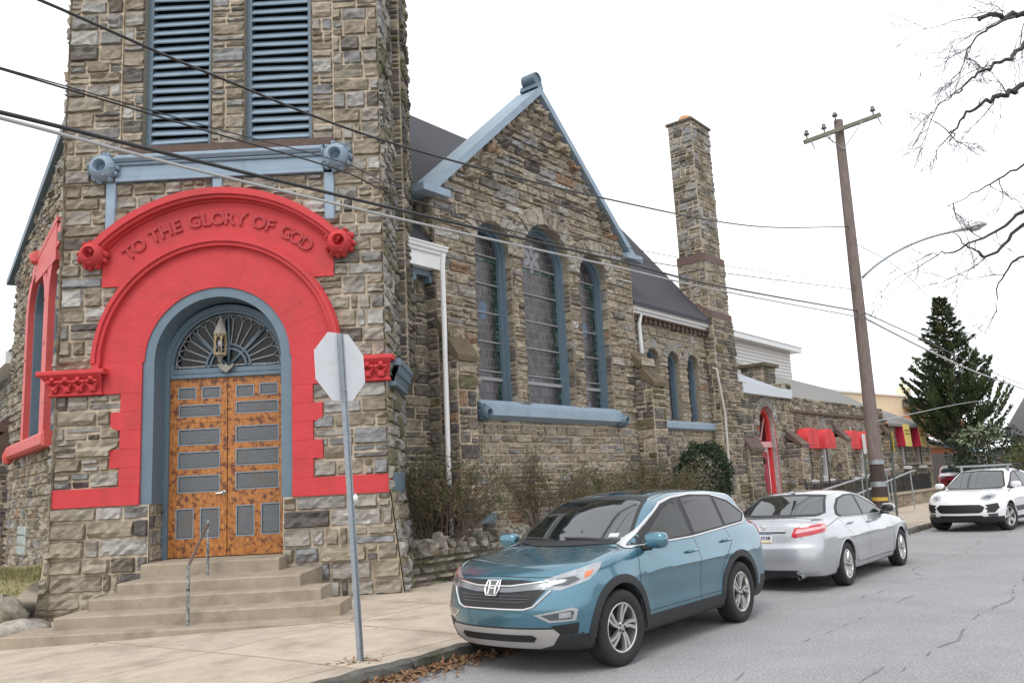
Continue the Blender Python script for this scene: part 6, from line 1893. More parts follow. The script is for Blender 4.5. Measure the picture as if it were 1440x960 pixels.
for side in (1, -1):
    phi = LFT if side > 0 else RGT
    dlo = [(.95, 1.08), (.80, 1.15), (.08, 1.475), (-.25, 1.53), (-.9, 1.52), (-1.55, 1.33), (-1.65, 1.2), (-1.2, 1.12), (-.3, 1.085)]
    mac.panel(phi, sv(phi, dlo), M_BLKPL, 'window_surround', mroot, .006, .012)
    for p in mac.sidewin: mac.panel(phi, sv(phi, p), M_GLASS, 'side_window', mroot, .009, .006)
    for ln in ([(.95, .36), (.98, .6), (.95, .95), (.90, 1.08)], [(-.32, .36), (-.32, 1.09)], [(.95, .42), (-.9, .42)]): mac.strip(phi, sv(phi, ln), .008, M_BLACK, 'door_gap', mroot, .0012, .0004)
    mac.panel(phi, sv(phi, [(.86, .46), (.86, .60), (-.75, .60), (-.7, .48)]), M_BLKPL, 'side_blade', mroot, .004, .01, .08)
    for xx in (1.40, -1.40):
        mac.strip(phi, sv(phi, [(xx + .425 * math.cos(R(a)), .365 + .425 * math.sin(R(a))) for a in range(-3, 184, 6)]), .035, M_WHITEP, 'wheel_arch_lip', mroot, .002, .010)
        wheel(mroot, xx, side * .95, .365, .26, side, dict(r=.66, n=5, pair=False, gap=0, twist=.0, w=(.07, .09)), R(-14) if xx > 0 else 0)
    mirror(mroot, .76, .86, 1.15, side, M_WHITEP)
    ph = R(35) * side
    h_ = mac.panel(ph, at_phi(ph, [(2.20, side * .52, .84), (2.14, side * .66, .80), (1.98, side * .80, .86), (1.84, side * .84, .97), (1.95, side * .74, .99), (2.12, side * .58, .93)]), M_LAMP, 'headlight', mroot, .006, .02, .04, .006)
    mac.panel(ph, at_phi(ph, [(2.16, side * .58, .86), (2.08, side * .70, .85), (1.96, side * .78, .92), (2.06, side * .66, .93)]), M_LAMPDK, 'lamp_reflector', h_, .013, .004, .03, .003)
    mac.panel(FRT, [(side * a, b) for a, b in ((.60, .70), (.86, .74), (.89, .62), (.80, .50), (.62, .50), (.66, .56), (.60, .60), (.66, .64))], M_BLKPL, 'bumper_intake', mroot, .004, .012, .05)
    mac.panel(ph, at_phi(ph, [(2.22, side * .66, .47), (2.05, side * .85, .48), (2.06, side * .84, .40), (2.22, side * .68, .39)]), M_LAMPDK, 'fog_lamp', mroot, .006, .01, .04)
mac.panel(FRT, [(-.50, .71), (.50, .71), (.60, .64), (.54, .52), (.46, .49), (-.46, .49), (-.54, .52), (-.60, .64)], M_MESH, 'grille', mroot, .005, .02, .06)
mac.panel(FRT, [(-.52, .43), (.52, .43), (.56, .375), (-.56, .375)], M_MESH, 'lower_intake', mroot, .005, .01, .06)
mac.panel(FRT, [(-.055, .90), (.055, .90), (.05, .83), (0, .80), (-.05, .83)], mat('gilt_badge', (.55, .45, .3), .3, metal=.6), 'badge', mroot, .004, .004, .04) if False else None
ws = [(-.68, 1.105), (.68, 1.105), (.735, 1.14), (.56, 1.50), (.5, 1.535), (0, 1.56), (-.5, 1.535), (-.56, 1.50), (-.735, 1.14)]
wf = mac.panel(FRT, ws, M_GLASS, 'windshield', mroot, .004, .006, .06)
mac.strip(FRT, ws, .035, M_BLKPL, 'windshield_edge', wf, .005, .0005, True)
mac.strip(FRT, [(.7, 1.10), (0, 1.095), (-.7, 1.10)], .03, M_BLKPL, 'cowl', mroot, .006, .004)
for xb in (.0, -.85):
    m = MB(); m.tube([(xb, -.72, 1.70), (xb, .72, 1.70)], [.028, .028], 8)
    for sg in (-1, 1): m.tube([(xb, sg * .60, 1.50), (xb, sg * .62, 1.70)], .045, 8)
    m.build('roof_bar', M_STEEL if xb == 0 else M_BLKPL, mroot, smooth=True, sharp=50)
interior(mroot, .02, -.85, .66)
place_car(mroot, 17.3, 5.95, -1, R(-7), lx=1.05)

# ---- red car beyond the gate
rd = Car({**sed.sp, 'clad': lambda x, y: x * 0 + .24})
rroot = thing('red_car', 'red car parked before the metal gate, half hidden by the white SUV', 'car')
body_of(rd, rroot, mat('red_car_paint', (.32, .012, .03), .2, var=.03, coat=1.), .03)
rd.panel(FRT, [(-.5, .985 + .05), (.62, 1.03), (.50, 1.36), (-.50, 1.36), (-.62, 1.03)], M_GLASS, 'windshield', rroot, .004, .006, .08)
rd.panel(FRT, [(-.45, .56), (.45, .56), (.4, .42), (-.4, .42)], M_MESH, 'grille', rroot, .004, .01, .06)
for side in (1, -1):
    phi = LFT if side > 0 else RGT
    for p in sed.sidewin: rd.panel(phi, sv(phi, p), M_GLASS, 'side_window', rroot, .006, .006)
    rd.panel(R(40) * side, at_phi(R(40) * side, [(2.25, side * .48, .70), (2.15, side * .74, .72), (1.85, side * .84, .84), (2.05, side * .66, .80)]), M_LAMP, 'headlight', rroot, .006, .02, .04)
    for xx in (1.388, -1.388): wheel(rroot, xx, side * .905, .333, .21, side, dict(r=.64, n=7, pair=False, gap=0, twist=.10, w=(.075, .11)))
place_car(rroot, 48.4, -1.35, -1, R(14), .32)

# ================================================================== POLE, SIGNS, CABLES
pb = W(14.25, 3.85, .1)
pole = thing('utility_pole', 'tall weathered wooden utility pole with crossarm and cobra-head lamp at the kerb', 'utility pole', pb)
top = on_front(1183, 165, pb.y)
lean = (V((top.x, pb.y, top.z)) - pb); lean.y = .25
def on_pole(z_): return pb + lean * ((z_ - pb.z) / lean.z)
m = MB(); m.tube([on_pole(pb.z - .1), on_pole(1.0), on_pole(2.0)], [.20, .19, .185], 18); m.build('pole_butt', M_CREO, pole, smooth=True, sharp=50)
m = MB(); zz = [2.0 + (top.z - 2.0) * k / 8 for k in range(9)]
m.tube([on_pole(z_) for z_ in zz], [.185 - .055 * k / 8 for k in range(9)], 18); m.build('pole_shaft', M_WOOD, pole, smooth=True, sharp=50)
for z_, w_, mt, nm in ((1.95, .06, M_STEEL, 'steel_band'), (1.35, .07, M_STEEL, 'steel_band'), (.95, .05, mat('yellow_band', (.5, .33, .06), .6, var=.3, vscale=9), 'yellow_band')):
    m = MB(); m.lathe(on_pole(z_), lean, [(.188, -w_), (.205, -w_), (.205, w_), (.188, w_)], 20); m.build(nm, mt, pole)
ca = on_front(1133, 200, pb.y); cb_ = on_front(1240, 161, pb.y)
cc_ = on_pole((ca.z + cb_.z) / 2); hv = (cb_ - ca); hl_ = hv.length / 2; hv.normalize()
off = V((0, -.24, 0))
m = MB(); fr = Fr(cc_ + off, hv, hv.cross(V((0, -1, 0))) * -1, (0, -1, 0)); m.bbox(fr, -hl_, hl_, -.06, .06, -.05, .05, .01)
arm = m.build('crossarm', mat('greenish_arm_wood', (.17, .17, .13), .9, var=.3, vscale=5, stretch=(1, 1, 6)), pole)
m = MB()
for sg in (-1, 1): m.tube([fr.p(sg * .62, -.02, .06), on_pole(cc_.z - .62) + off * .75], .016, 6)
m.build_each('crossarm_brace', M_STEEL, pole)
M_INS = mat('porcelain_insulator', (.12, .10, .10), .25, var=.2)
for a in (-hl_ + .12, hl_ - .2, -.55):
    m = MB(); p = fr.p(a, .06, 0); m.lathe(p, Z, [(.02, 0), (.02, .10), (.075, .12), (.08, .16), (.05, .2), (.06, .24), (.03, .28), (0, .29)], 12); m.build('insulator', M_INS, pole, smooth=True)
    m = MB(); m.tube([fr.p(a + .05, -.05, .07), fr.p(a + .06, -.34, .07)], [.022, .012], 6); m.build('cutout_fuse', M_STEEL, pole)
m = MB(); m.lathe(on_pole(top.z) + V((-.12, -.1, 0)), Z, [(.02, -.1), (.02, .08), (.08, .1), (.08, .15), (.04, .22), (0, .23)], 12); m.build('insulator', M_INS, pole, smooth=True)
# street lamp on a curved arm
la0 = on_pole(on_front(1219, 385, pb.y).z); la1 = on_front(1335, 327, pb.y); la2 = on_front(1381, 320, pb.y)
m = MB()
P0, P1, P2, P3 = la0 + V((.15, -.1, -.1)), on_front(1240, 360, pb.y - .15), on_front(1290, 335, pb.y - .3), on_front(1335, 327, pb.y - .4)
bz = lambda t: P0 * (1 - t) ** 3 + P1 * 3 * t * (1 - t) ** 2 + P2 * 3 * t * t * (1 - t) + P3 * t ** 3
m.tube([bz(k / 12) for k in range(13)], .035, 8); m.build('lamp_arm', M_STEEL, pole, smooth=True)
hd = (la2 - la1); hd.y = -.4; hd.normalize(); hu = hd.cross(V((hd.y, -hd.x, 0))).normalized(); hu = hu if hu.z > 0 else -hu; hs_ = hd.cross(hu)
m = MB(); rows = []
for t, r_, h_ in ((0, .05, .05), (.2, .09, .07), (.45, .15, .10), (.7, .19, .13), (.85, .17, .12), (.95, .08, .06)):
    rows.append([m.vert(P3 + hd * t + hs_ * math.cos(6.2832 * j / 12) * r_ + hu * math.sin(6.2832 * j / 12) * h_ * (1 if math.sin(6.2832 * j / 12) > 0 else .5)) for j in range(12)])
for a, b in zip(rows, rows[1:]):
    for j in range(12): m.face((a[j], a[(j + 1) % 12], b[(j + 1) % 12], b[j]))
m.face(rows[0]); m.face(rows[-1][::-1])
lh = m.build('lamp_head', mat('grey_lamp_metal', (.45, .46, .47), .4, metal=.3), pole, smooth=True, sharp=50)
m = MB(); m.blob(P3 + hd * .66 - hu * .06, (.17, .15, .07), 12, 0, rnd, (hd, hs_, hu)); m.build('lamp_lens', M_LAMP, lh, smooth=True)
# sign posts beside the pole
for (px, py0, py1, pw), lab, colr, nm in (((1213, 610, 638, .2), 'white parking sign on a thin post just left of the utility pole', (.7, .7, .7), 'parking_sign'), ((1252, 607, 634, .2), 'yellow warning sign seen edge-on just right of the utility pole', (.75, .55, .03), 'warning_sign')):
    y_ = pb.y - .3 if px < 1230 else pb.y + .2
    a, b = on_front(px, py0, y_), on_front(px + 2, py1, y_)
    g_ = on_front(px + 11, 742, y_)
    r_ = thing(nm, lab, 'sign', (g_.x, y_, .1))
    m = MB(); m.tube([V((g_.x, y_, .1)), V((a.x, y_, a.z + .02))], .03, 6); m.build('post', mat('green_steel_post', (.10, .12, .10), .6, metal=.3), r_)
    m = MB(); sfr = Fr(V((a.x, y_ - .05, b.z)), (math.cos(R(60 if px < 1230 else 72)), math.sin(R(60 if px < 1230 else 72)), 0), Z, (math.sin(R(60)), -math.cos(R(60)), 0)); m.box(sfr, -.28, .28, 0, a.z - b.z, -.004, .004)
    m.build('sign_panel', mat(nm + '_paint', colr, .5, var=.05), r_)
# stop sign, seen from behind
g0 = V((-1.70, 9.02, .10))
sg_ = thing('stop_sign', 'octagonal sign seen from its blank grey back on a perforated steel post', 'sign', g0)
t0 = on_front(479, 469, 9.02); axs = (t0 - g0); L0 = axs.length; axn = axs.normalized()
pf_u = V((math.cos(R(57)), math.sin(R(57)), 0)); pf_u = (pf_u - axn * pf_u.dot(axn)).normalized(); pf_n = pf_u.cross(axn)
if pf_n.y > 0: pf_n = -pf_n
pf = Fr(g0, pf_u, axn, pf_n)
m = MB()
hw_ = .026
n_h = int(L0 / .025)
# U channel: two walls and a web pierced by holes
for k in range(n_h):
    b0, b1 = k * L0 / n_h, (k + 1) * L0 / n_h
    e = (b1 - b0) * .27
    for a0_, a1_, c0_, c1_ in ((-hw_, -.011, b0, b1), (.011, hw_, b0, b1), (-.011, .011, b0, b0 + e), (-.011, .011, b1 - e, b1)): m.quad(pf.p(a0_, c0_, .02), pf.p(a1_, c0_, .02), pf.p(a1_, c1_, .02), pf.p(a0_, c1_, .02))
for a in (-hw_, hw_): m.quad(pf.p(a, 0, -.03), pf.p(a, 0, .02), pf.p(a, L0, .02), pf.p(a, L0, -.03))
m.quad(pf.p(-hw_, 0, -.03), pf.p(hw_, 0, -.03), pf.p(hw_, L0, -.03), pf.p(-hw_, L0, -.03)); m.quad(pf.p(-hw_, L0, -.03), pf.p(hw_, L0, -.03), pf.p(hw_, L0, .02), pf.p(-hw_, L0, .02))
m.build('perforated_post', mat('blue_grey_galvanised', (.30, .335, .37), .5, metal=.4, var=.15, vscale=10), sg_)
m = MB(); oc = [(.40 * math.cos(R(22.5 + 45 * k)), L0 - .36 + .40 * math.sin(R(22.5 + 45 * k))) for k in range(8)]
m.prism(pf, oc, -.037, -.033); so = m.build('sign_back', mat('bare_aluminium', (.62, .63, .65), .5, metal=.15, var=.07, vscale=3, dirt=((.45, .44, .42), 5., .55, .8)), sg_)
m = MB(); m.prism(pf, oc, -.041, -.0372); m.build('sign_face', M_RED, so)
m = MB()
for z_ in (L0 - .06, L0 - .62): m.lathe(pf.p(0, z_, .02), pf.n, [(.014, 0), (.014, .012), (0, .014)], 6)
m.build_each('bolt', M_STEEL, sg_)
m = MB(); m.blob(pf.p(.035, L0 - 1.76, .03), (.03, .015, .035), 8, .25); m.build('torn_paper_tag', M_WHITE, sg_)

M_CABLE_PALE = mat('bare_aluminium_wire', (.75, .75, .75), .4, var=.05)
def cable(pts, r, mt, label, grp, ext=None, n=6):
    """a sagging cable through points (Catmull-Rom)"""
    P = [V(p) for p in pts]
    Q = [P[0] * 2 - P[1]] + P + [P[-1] * 2 - P[-2]]
    out = []
    for i in range(1, len(Q) - 2):
        for k in range(10):
            t = k / 10
            out.append(.5 * ((2 * Q[i]) + (Q[i + 1] - Q[i - 1]) * t + (2 * Q[i - 1] - 5 * Q[i] + 4 * Q[i + 1] - Q[i + 2]) * t * t + (3 * Q[i] - Q[i - 1] - 3 * Q[i + 1] + Q[i + 2]) * t ** 3))
    out.append(P[-1])
    m = MB(); m.tube(out, r, n)
    return tag(m.build('overhead_cable', mt, smooth=True), label, 'cable', grp)
def wl_(x, y, n=3.85): a, b = on_wall(x, y, n); return W(a, n, b)
G1 = 'overhead cables along the street'
def att(z_): return on_pole(z_)
cable([wl_(-330, 85), wl_(0, 158), wl_(300, 232), wl_(620, 309), wl_(870, 367), wl_(1010, 402), att(6.22)], .019, M_CABLE, 'thick black cable crossing the tower, upper one of the close pair', G1)
cable([wl_(-330, 87), wl_(0, 166), wl_(300, 245), wl_(620, 321), wl_(870, 376), wl_(1010, 408), att(6.05)], .016, M_CABLE_GREY, 'thick grey cable crossing the tower, lower one of the close pair', G1)
cable([wl_(-190, -98), wl_(55, 0), wl_(300, 106), wl_(560, 204), wl_(850, 279), wl_(1060, 318), att(8.75)], .014, M_CABLE, 'dark cable crossing the louvres and gable to the upper pole bracket', G1)
cable([wl_(-300, 7), wl_(0, 97), wl_(300, 187), wl_(480, 240), wl_(600, 288), wl_(900, 366), att(6.85)], .009, M_CABLE, 'thin black wire above the thick pair, lower of two thin ones', G1)
cable([wl_(-300, 9), wl_(0, 95), wl_(300, 180), wl_(480, 228), wl_(600, 275), wl_(900, 352), att(6.95)], .006, M_CABLE, 'thinnest black wire above the thick pair, upper of two thin ones', G1)
def pw(x, y, n=3.85): return wl_(x, y, n)
cable([att(6.1), pw(1300, 490), pw(1370, 522), pw(1440, 547), pw(1520, 575)], .030, M_CABLE_GREY, 'thick grey cable sagging from the pole across the conifer', G1)
cable([att(6.25), pw(1300, 478), pw(1370, 512), pw(1440, 541), pw(1520, 570)], .018, M_CABLE, 'black cable sagging from the pole just above the thick grey one', G1)
cable([att(8.3), pw(1265, 378), pw(1320, 432), pw(1380, 482), pw(1440, 520), pw(1520, 560)], .010, M_CABLE, 'thin dark wire falling steeply from pole to the right edge', G1)
cable([att(8.6), pw(1290, 285), pw(1370, 262), pw(1500, 230)], .008, M_CABLE_GREY, 'thin pale wire rising from the pole towards the bare branches', G1)
cable([W(15.5, -1.2, 7.0), (W(15.5, -1.2, 7.0) + att(8.6)) / 2 - Z * .15, att(8.6)], .007, M_CABLE_GREY, 'thin service wire from the chimney up to the pole', G1)
cable([pw(1232, 592, 4.4), pw(1290, 580, 4.4), pw(1360, 566, 4.4), pw(1440, 556, 4.4), pw(1520, 548, 4.4)], .010, M_CABLE_GREY, 'thin wire crossing low in front of the conifer', G1)
cable([W(-12, 3.85, 12.2), W(0, 3.85, 11.5), fr.p(-hl_ + .12, .33, 0)], .0025, M_CABLE_PALE, 'faint high wire from the sky to the near crossarm insulator', G1)
cable([W(-8, 3.85, 13.5), W(4, 3.85, 12.3), fr.p(hl_ - .2, .33, 0)], .0025, M_CABLE_PALE, 'faint high wire from the sky to the far crossarm insulator', G1)

# ================================================================== PLANTS
def leafq(mb, p, d, up, l, w):
    s_ = d.cross(up).normalized() * w / 2
    mb.face([mb.vert(q) for q in (p, p + d * l * .5 + s_, p + d * l, p + d * l * .5 - s_)])
def rv(rg): 
    z_ = rg.uniform(-1, 1); a = rg.uniform(0, 6.2832); k = math.sqrt(1 - z_ * z_); return V((k * math.cos(a), k * math.sin(a), z_))
M_TWIG = mat('grey_brown_twig', (.13, .095, .07), .9, var=.3, vscale=20)
M_LEAF_OLIVE = mat('olive_brown_leaf', rough=.7, vscale=3.5, ramp=((.3, (.04, .065, .02)), (.48, (.075, .095, .03)), (.6, (.13, .10, .04)), (.75, (.19, .11, .05))))
M_LEAF_GREEN = mat('dark_evergreen_leaf', rough=.6, vscale=5, ramp=((.3, (.008, .02, .008)), (.5, (.018, .042, .014)), (.72, (.04, .07, .022))))
def shrub(name, label, c, rx, ry, h, stems, leaves, mt, seed, group, twig=.013, lsize=(.07, .034)):
    rg = random.Random(seed)
    root = thing(name, label, 'shrub', c, group)
    b = MB(); lf = MB()
    tips = []
    def grow(p, d, l, r, lev):
        pts = [p]; q = p
        for k in range(4):
            d = (d + rv(rg) * .22 + Z * .04).normalized(); q = q + d * l / 4; pts.append(q)
            if lev < 3 and k >= 1:
                for _ in range(2 if lev < 2 else 1):
                    if rg.random() < .8: grow(q, (d + rv(rg) * .8).normalized(), l * rg.uniform(.4, .65), r * .55, lev + 1)
        b.tube(pts, [r, r * .8, r * .65, r * .5, r * .35], 4 if lev < 2 else 3, cap=False)
        tips.append((pts, d))
    for k in range(stems):
        a = rg.uniform(0, 6.28); q = math.sqrt(rg.random()) * .45
        p = V(c) + V((math.cos(a) * rx * q, math.sin(a) * ry * q, -.05))
        e = V((math.cos(a) * rx * (.4 + .6 * q), math.sin(a) * ry * (.4 + .6 * q), h * rg.uniform(.55, .85)))
        grow(p, e.normalized(), e.length * .75, twig * 1.4, 0)
    for _ in range(leaves):
        pts, d = rg.choice(tips)
        p = rg.choice(pts[1:]) + rv(rg) * .05
        leafq(lf, p, (rv(rg) + d * .5).normalized(), rv(rg), rg.uniform(.6, 1.2) * lsize[0], lsize[1])
    b.build('stems', M_TWIG, root); lf.build('leaves', mt, root)
    return root
GS = 'shrubs along the foot of the church wall'
bed = .70
shrub('leafy_shrub', 'large brown twiggy shrub in the corner beside the tower and downspout', W(1.75, -.95, bed), 1.15, .75, 1.75, 34, 4200, M_LEAF_OLIVE, 1, GS)
shrub('leafy_shrub', 'tall sparse shrub under the stained-glass windows, nearest the blue vent hood', W(5.3, -.95, bed), .95, .5, 1.75, 15, 1500, M_LEAF_OLIVE, 2, GS)
shrub('leafy_shrub', 'sparse reddish shrub below the middle of the long blue sill', W(6.9, -.95, bed), .9, .5, 1.5, 13, 1100, M_LEAF_OLIVE, 3, GS)
shrub('leafy_shrub', 'greener sparse shrub under the right-hand stained-glass window', W(8.5, -.95, bed), .9, .5, 1.6, 13, 1300, M_LEAF_OLIVE, 4, GS)
shrub('leafy_shrub', 'bushy green-brown shrub in front of the right buttress of the gable', W(10.3, -.65, bed), .8, .6, 1.75, 22, 2300, M_LEAF_OLIVE, 5, GS)
shrub('leafy_shrub', 'small low twiggy shrub by the hall doorway', W(17.3, -.3, .4), .7, .5, .9, 16, 700, M_LEAF_OLIVE, 6, GS)
# clipped evergreen
eb = W(12.75, -.55, bed + .15)
er = thing('clipped_evergreen', 'dense dark green rounded evergreen bush below the three lancets', 'bush', eb)
rg = random.Random(8)
b = MB(); b.tube([eb - Z * .1, eb + Z * .5], [.06, .04], 6); b.build('trunk', M_TWIG, er)
b = MB()
for _ in range(9000):
    d = rv(rg); q = rg.uniform(.72, 1.03) ** .7
    lump = 1 + .09 * math.sin(5 * d.x + 3 * d.z) * math.cos(4 * d.y - 2 * d.z) + .05 * math.sin(11 * d.z + 7 * d.x)
    p = eb + Z * .95 + V((d.x * .80, d.y * .62, d.z * 1.0)) * q * lump
    leafq(b, p, (d + rv(rg) * .9).normalized(), rv(rg), rg.uniform(.05, .1), .04)
b.build('foliage', M_LEAF_GREEN, er)
# conifer far up the street
M_NEEDLE = mat('conifer_needles', rough=.75, vscale=1.6, ramp=((.32, (.022, .042, .016)), (.5, (.05, .08, .027)), (.68, (.11, .13, .045))))
def conifer(c, h, rad, seed, label, nb=230, z0=.10):
    rg = random.Random(seed)
    root = thing('conifer', label, 'tree', c)
    b = MB(); b.tube([V(c) - Z * .2, V(c) + Z * h * .5, V(c) + Z * h], [.26, .14, .015], 8)
    lf = MB()
    for k in range(nb):
        t = (k + rg.random()) / nb
        t = t ** .9
        z_ = h * (z0 + (.985 - z0) * t)
        a = k * 2.4 + rg.uniform(-.5, .5)
        L_ = max(.16, rad * (1 - t) ** .92 * rg.uniform(.55, 1.12))
        d = V((math.cos(a), math.sin(a), rg.uniform(-.1, .3)))
        q = V(c) + Z * z_
        n = max(3, int(L_ / .22))
        pts = [q]
        for i in range(n):
            d = (d + Z * .09 + rv(rg) * .07).normalized()
            q = q + d * L_ / n
            pts.append(q)
            if i < n * .22: continue
            w_ = .10 + .34 * L_ / rad * (1 - i / n)
            for _ in range(17):
                s_ = rg.uniform(-1, 1)
                o = q + V((-d.y, d.x, 0)) * s_ * w_ + rv(rg) * .06
                leafq(lf, o, (d + V((-d.y, d.x, 0)) * s_ * .8 + rv(rg) * .35 + Z * .12).normalized(), (Z + rv(rg) * .6).normalized(), rg.uniform(.16, .34), .085)
        b.tube(pts, [.04 * (1 - t) + .01] + [.018] * (n - 1) + [.005], 4, cap=False)
    b.build('trunk_and_limbs', M_TWIG, root)
    lf.build('foliage', M_NEEDLE, root)
ct = on_front(1352, 640, 46)
conifer((ct.x, 46, .6), 10.4, 3.7, 4, 'tall broad dark green conifer beyond the hall and gate', 290, .17)
def hedge(name, label, c, rx, ry, h, n, mt, seed, ls=.22):
    rg = random.Random(seed)
    root = thing(name, label, 'bush', c)
    b = MB(); b.tube([V(c), V(c) + Z * h * .5], .08, 5)
    for k in range(8): b.tube([V(c), V(c) + V((rg.uniform(-rx, rx) * .6, rg.uniform(-ry, ry) * .6, h * .7))], .03, 4)
    b.build('stems', M_TWIG, root)
    lf = MB()
    for _ in range(n):
        d = rv(rg); q = rg.uniform(.6, 1.1)
        p = V(c) + Z * h * .5 + V((d.x * rx, d.y * ry, d.z * h * .5)) * q
        leafq(lf, p, (d * .5 + rv(rg)).normalized(), rv(rg), rg.uniform(.6, 1.3) * ls, ls * .4)
    lf.build('leaves', mt, root)
hp = on_front(1392, 640, 44)
hedge('ivy_hedge', 'dark ivy-covered hedge behind the white SUV', (hp.x, 44, .6), 2.0, 1.2, 3.2, 3200, M_LEAF_GREEN, 11)
hedge('grassy_bush', 'pale grey-green arching bush above the ivy hedge', (hp.x - .6, 43.4, 2.6), 1.2, .6, 1.1, 260, mat('grey_green_leaf', (.17, .2, .12), .7, var=.4), 12, .3)
hp = on_front(1432, 650, 40)
hedge('brown_hedge', 'brown winter hedge at the right edge behind the white SUV', (hp.x + .6, 40, .4), 1.3, 1.0, 2.1, 1800, M_LEAF_OLIVE, 13)

# bare street tree across the road, its trunk outside the picture on the right
M_BARK = mat('dark_bark', (.06, .05, .05), .95, var=.35, vscale=6, bump=.6, bscale=12, stretch=(1, 1, .4))
tb = W(6.2, 13.2, .1)
btree = thing('bare_tree', 'leafless street tree reaching dark branches in from the upper right', 'tree', tb)
b = MB(); rg = random.Random(17)
tcrown = tb + Z * 4.6
b.tube([tb - Z * .1, tb + Z * .5, tb + Z * 2.4, tcrown], [.55, .40, .34, .32], 14)
b.build('trunk', M_BARK, btree, smooth=True)
tw = MB()
def twigs(p, d, l, r, lev):
    pts = [p]; q = p; n = 5
    for k in range(n):
        d = (d + rv(rg) * .26 - Z * .03).normalized(); q = q + d * l / n; pts.append(q)
        if lev < 2:
            for _ in range(2 if lev < 2 else 1):
                if rg.random() < (.62 if lev else .45): twigs(q, (d + rv(rg) * .75).normalized(), l * rg.uniform(.4, .7), max(.0035, r * .5), lev + 1)
    tw.tube(pts, [max(.003, r * (1 - .7 * k / n)) for k in range(n + 1)], 5 if lev < 1 else 3, cap=False)
def limb(ctrl, r0, r1, kids, kl):
    P = [V(p) for p in ctrl]
    Q = [P[0] * 2 - P[1]] + P + [P[-1] * 2 - P[-2]]
    out = []
    for i in range(1, len(Q) - 2):
        for k in range(6):
            t = k / 6
            out.append(.5 * ((2 * Q[i]) + (Q[i + 1] - Q[i - 1]) * t + (2 * Q[i - 1] - 5 * Q[i] + 4 * Q[i + 1] - Q[i + 2]) * t * t + (3 * Q[i] - Q[i - 1] - 3 * Q[i + 1] + Q[i + 2]) * t ** 3) + rv(rg) * r0 * .35)
    out.append(P[-1])
    n = len(out)
    r0 *= .5; r1 *= .8
    lm = MB(); lm.tube(out, [r0 + (r1 - r0) * k / (n - 1) for k in range(n)], 8); lm.build('limb', M_BARK, btree, smooth=True)
    for k in range(kids * 2 // 3):
        i = rg.randrange(int(n * .25), n)
        d = (out[min(i + 1, n - 1)] - out[i - 1]).normalized()
        twigs(out[i], (d * .8 + rv(rg) * .8).normalized(), kl * rg.uniform(.5, 1.1), .010, 0)
def fp(x, y, Y): return on_front(x, y, Y)
Yt = 14.2
limb([tcrown, fp(1560, 60, 14.6), fp(1470, 18, Yt), fp(1420, 22, Yt), fp(1388, 22, 14), fp(1376, 28, 13.8)], .17, .03, 8, 1.3)
limb([fp(1430, 22, Yt), fp(1400, 35, 13.8), fp(1372, 55, 13.4), fp(1357, 80, 13.2), fp(1350, 108, 13.)], .05, .008, 7, 1.0)
limb([tcrown, fp(1540, 40, 14.0), fp(1460, 45, 13.4), fp(1425, 80, 13.0), fp(1385, 98, 12.8), fp(1350, 128, 12.6), fp(1320, 146, 12.5)], .12, .006, 10, 1.1)
limb([tcrown, fp(1560, 110, 14.2), fp(1480, 108, 13.8), fp(1430, 127, 13.4), fp(1400, 138, 13.2), fp(1372, 150, 13.0), fp(1345, 178, 12.9), fp(1335, 200, 12.8)], .14, .008, 9, 1.0)
limb([tcrown, fp(1500, 300, 14.5), fp(1440, 318, 14.2), fp(1395, 358, 14.0), fp(1365, 350, 13.9), fp(1340, 328, 13.8)], .10, .008, 7, 1.0)
limb([tcrown, fp(1520, 260, 14.5), fp(1440, 296, 14.2), fp(1400, 326, 14.0), fp(1340, 352, 13.8), fp(1295, 360, 13.7)], .10, .005, 8, 1.0)
limb([tcrown, fp(1510, 380, 14.8), fp(1440, 360, 14.6), fp(1405, 400, 14.4), fp(1402, 440, 14.3)], .07, .006, 7, .9)
limb([tcrown, fp(1520, 200, 14.4), fp(1440, 232, 14.1), fp(1385, 262, 13.9), fp(1330, 292, 13.8)], .07, .005, 8, 1.0)
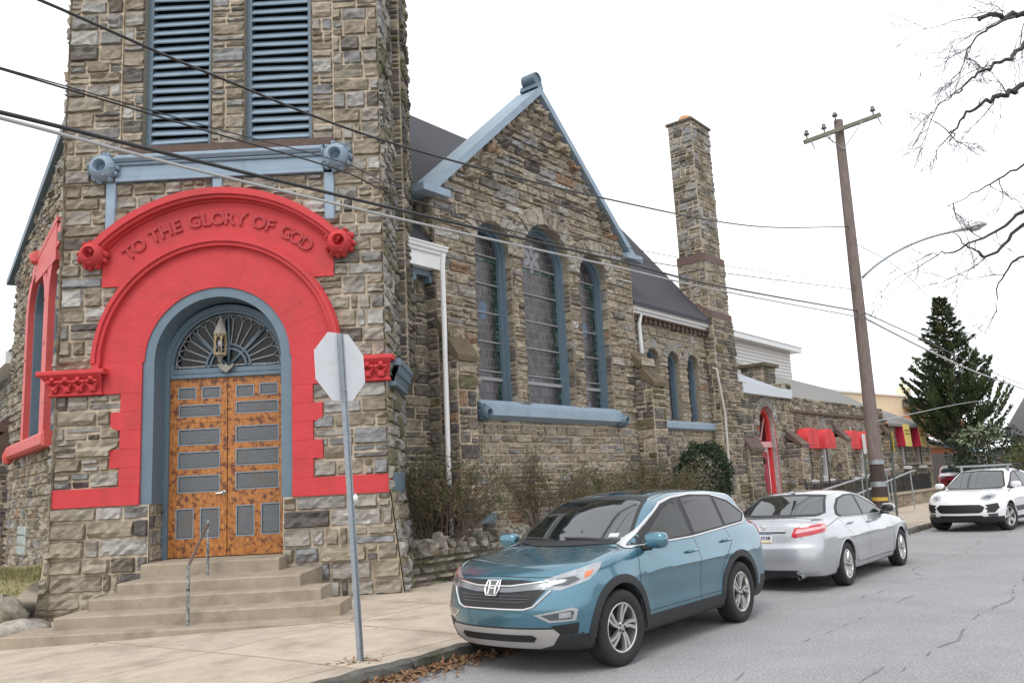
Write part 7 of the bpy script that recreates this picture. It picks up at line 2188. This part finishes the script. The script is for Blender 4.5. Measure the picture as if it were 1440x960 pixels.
# the rest of the crown, spreading over the road and away from it
for k in range(13):
    a = 6.2832 * k / 13 + rg.uniform(-.2, .2)
    e = tcrown + V((math.cos(a) * rg.uniform(2, 4.2), math.sin(a) * rg.uniform(2, 4.2), rg.uniform(2.5, 5.5)))
    pxx = (e - CO).dot(CR) / max(.1, (e - CO).dot(_f)) * CAM_F + 720
    if (e - CO).dot(_f) > 0 and pxx < 1900: continue
    limb([tcrown, tcrown.lerp(e, .35) + Z * .5, tcrown.lerp(e, .7) + Z * .4 + rv(rg) * .4, e], .15, .02, 6, 1.4)
for k in range(15):  # extra limbs out of view, added and thickened for the car window reflections
    e = V((rg.uniform(12.5, 18), rg.uniform(9.5, 16), rg.uniform(6, 12.5)))
    pxx = (e - CO).dot(CR) / max(.1, (e - CO).dot(_f)) * CAM_F + 720
    if pxx < 1720: continue
    limb([tcrown, tcrown.lerp(e, .4) + rv(rg) * .6, tcrown.lerp(e, .7) + rv(rg) * .7, e], .40, .08, 9, 1.6)
tw.build('twigs', M_BARK, btree)

# ================================================================== litter and grass
M_LITTER = mat('dead_leaf', rough=.9, vscale=30, ramp=((.3, (.12, .06, .03)), (.5, (.22, .12, .06)), (.7, (.32, .2, .11))))
lf = MB(); rg = random.Random(31)
def litter(n, f):
    for _ in range(n):
        p = f()
        d = rv(rg); d.z *= .35; d.normalize()
        leafq(lf, p, d, (Z + rv(rg) * .5).normalized(), rg.uniform(.04, .09), rg.uniform(.025, .045))
litter(1500, lambda: W(rg.uniform(-5.4, -2.2), KN + .18 + abs(rg.gauss(0, .17)), .012 + rg.random() * .03))
litter(300, lambda: W(rg.uniform(-2, 22), KN + .17 + abs(rg.gauss(0, .12)), .01 + rg.random() * .02))
litter(60, lambda: g0 + V((rg.gauss(0, .14), rg.gauss(0, .10), .015)))
litter(500, lambda: W(rg.uniform(1, 15), rg.uniform(-1.2, -.6), .76 + rg.random() * .08))
tag(lf.build('leaf_litter', M_LITTER), kind='stuff')
gm = MB(); rg = random.Random(32)
for _ in range(9000):
    x, y = rg.uniform(-14, -8.3), rg.uniform(13.8, 17.5)
    hgt = min(1, max(0, (y - 13.35) / 1.3)) * .62 + min(1, max(0, (-7.6 - x) / 2)) * .08 - .02 + .04 * math.sin(3 * x + 2 * y)
    leafq(gm, V((x, y, hgt - .02)), (Z + rv(rg) * .6).normalized(), rv(rg), rg.uniform(.05, .13), .014)
tag(gm.build('grass', M_GRASS), kind='stuff')
mo = MB(); rg = random.Random(33)
for k in range(3500):
    s_ = rg.uniform(.8, 16); z_ = rg.uniform(0, 1)
    leafq(mo, W(s_, -.40 - .12 * z_ + rg.uniform(-.02, .03), .04 + .66 * z_), (Z * .5 + N + rv(rg)).normalized(), rv(rg), rg.uniform(.02, .05), .02) if math.sin(s_ * 2.3) + math.sin(s_ * 5.1 + z_ * 4) > .9 else None
tag(mo.build('moss', mat('moss_green', (.09, .11, .03), .9, var=.4)), kind='stuff')
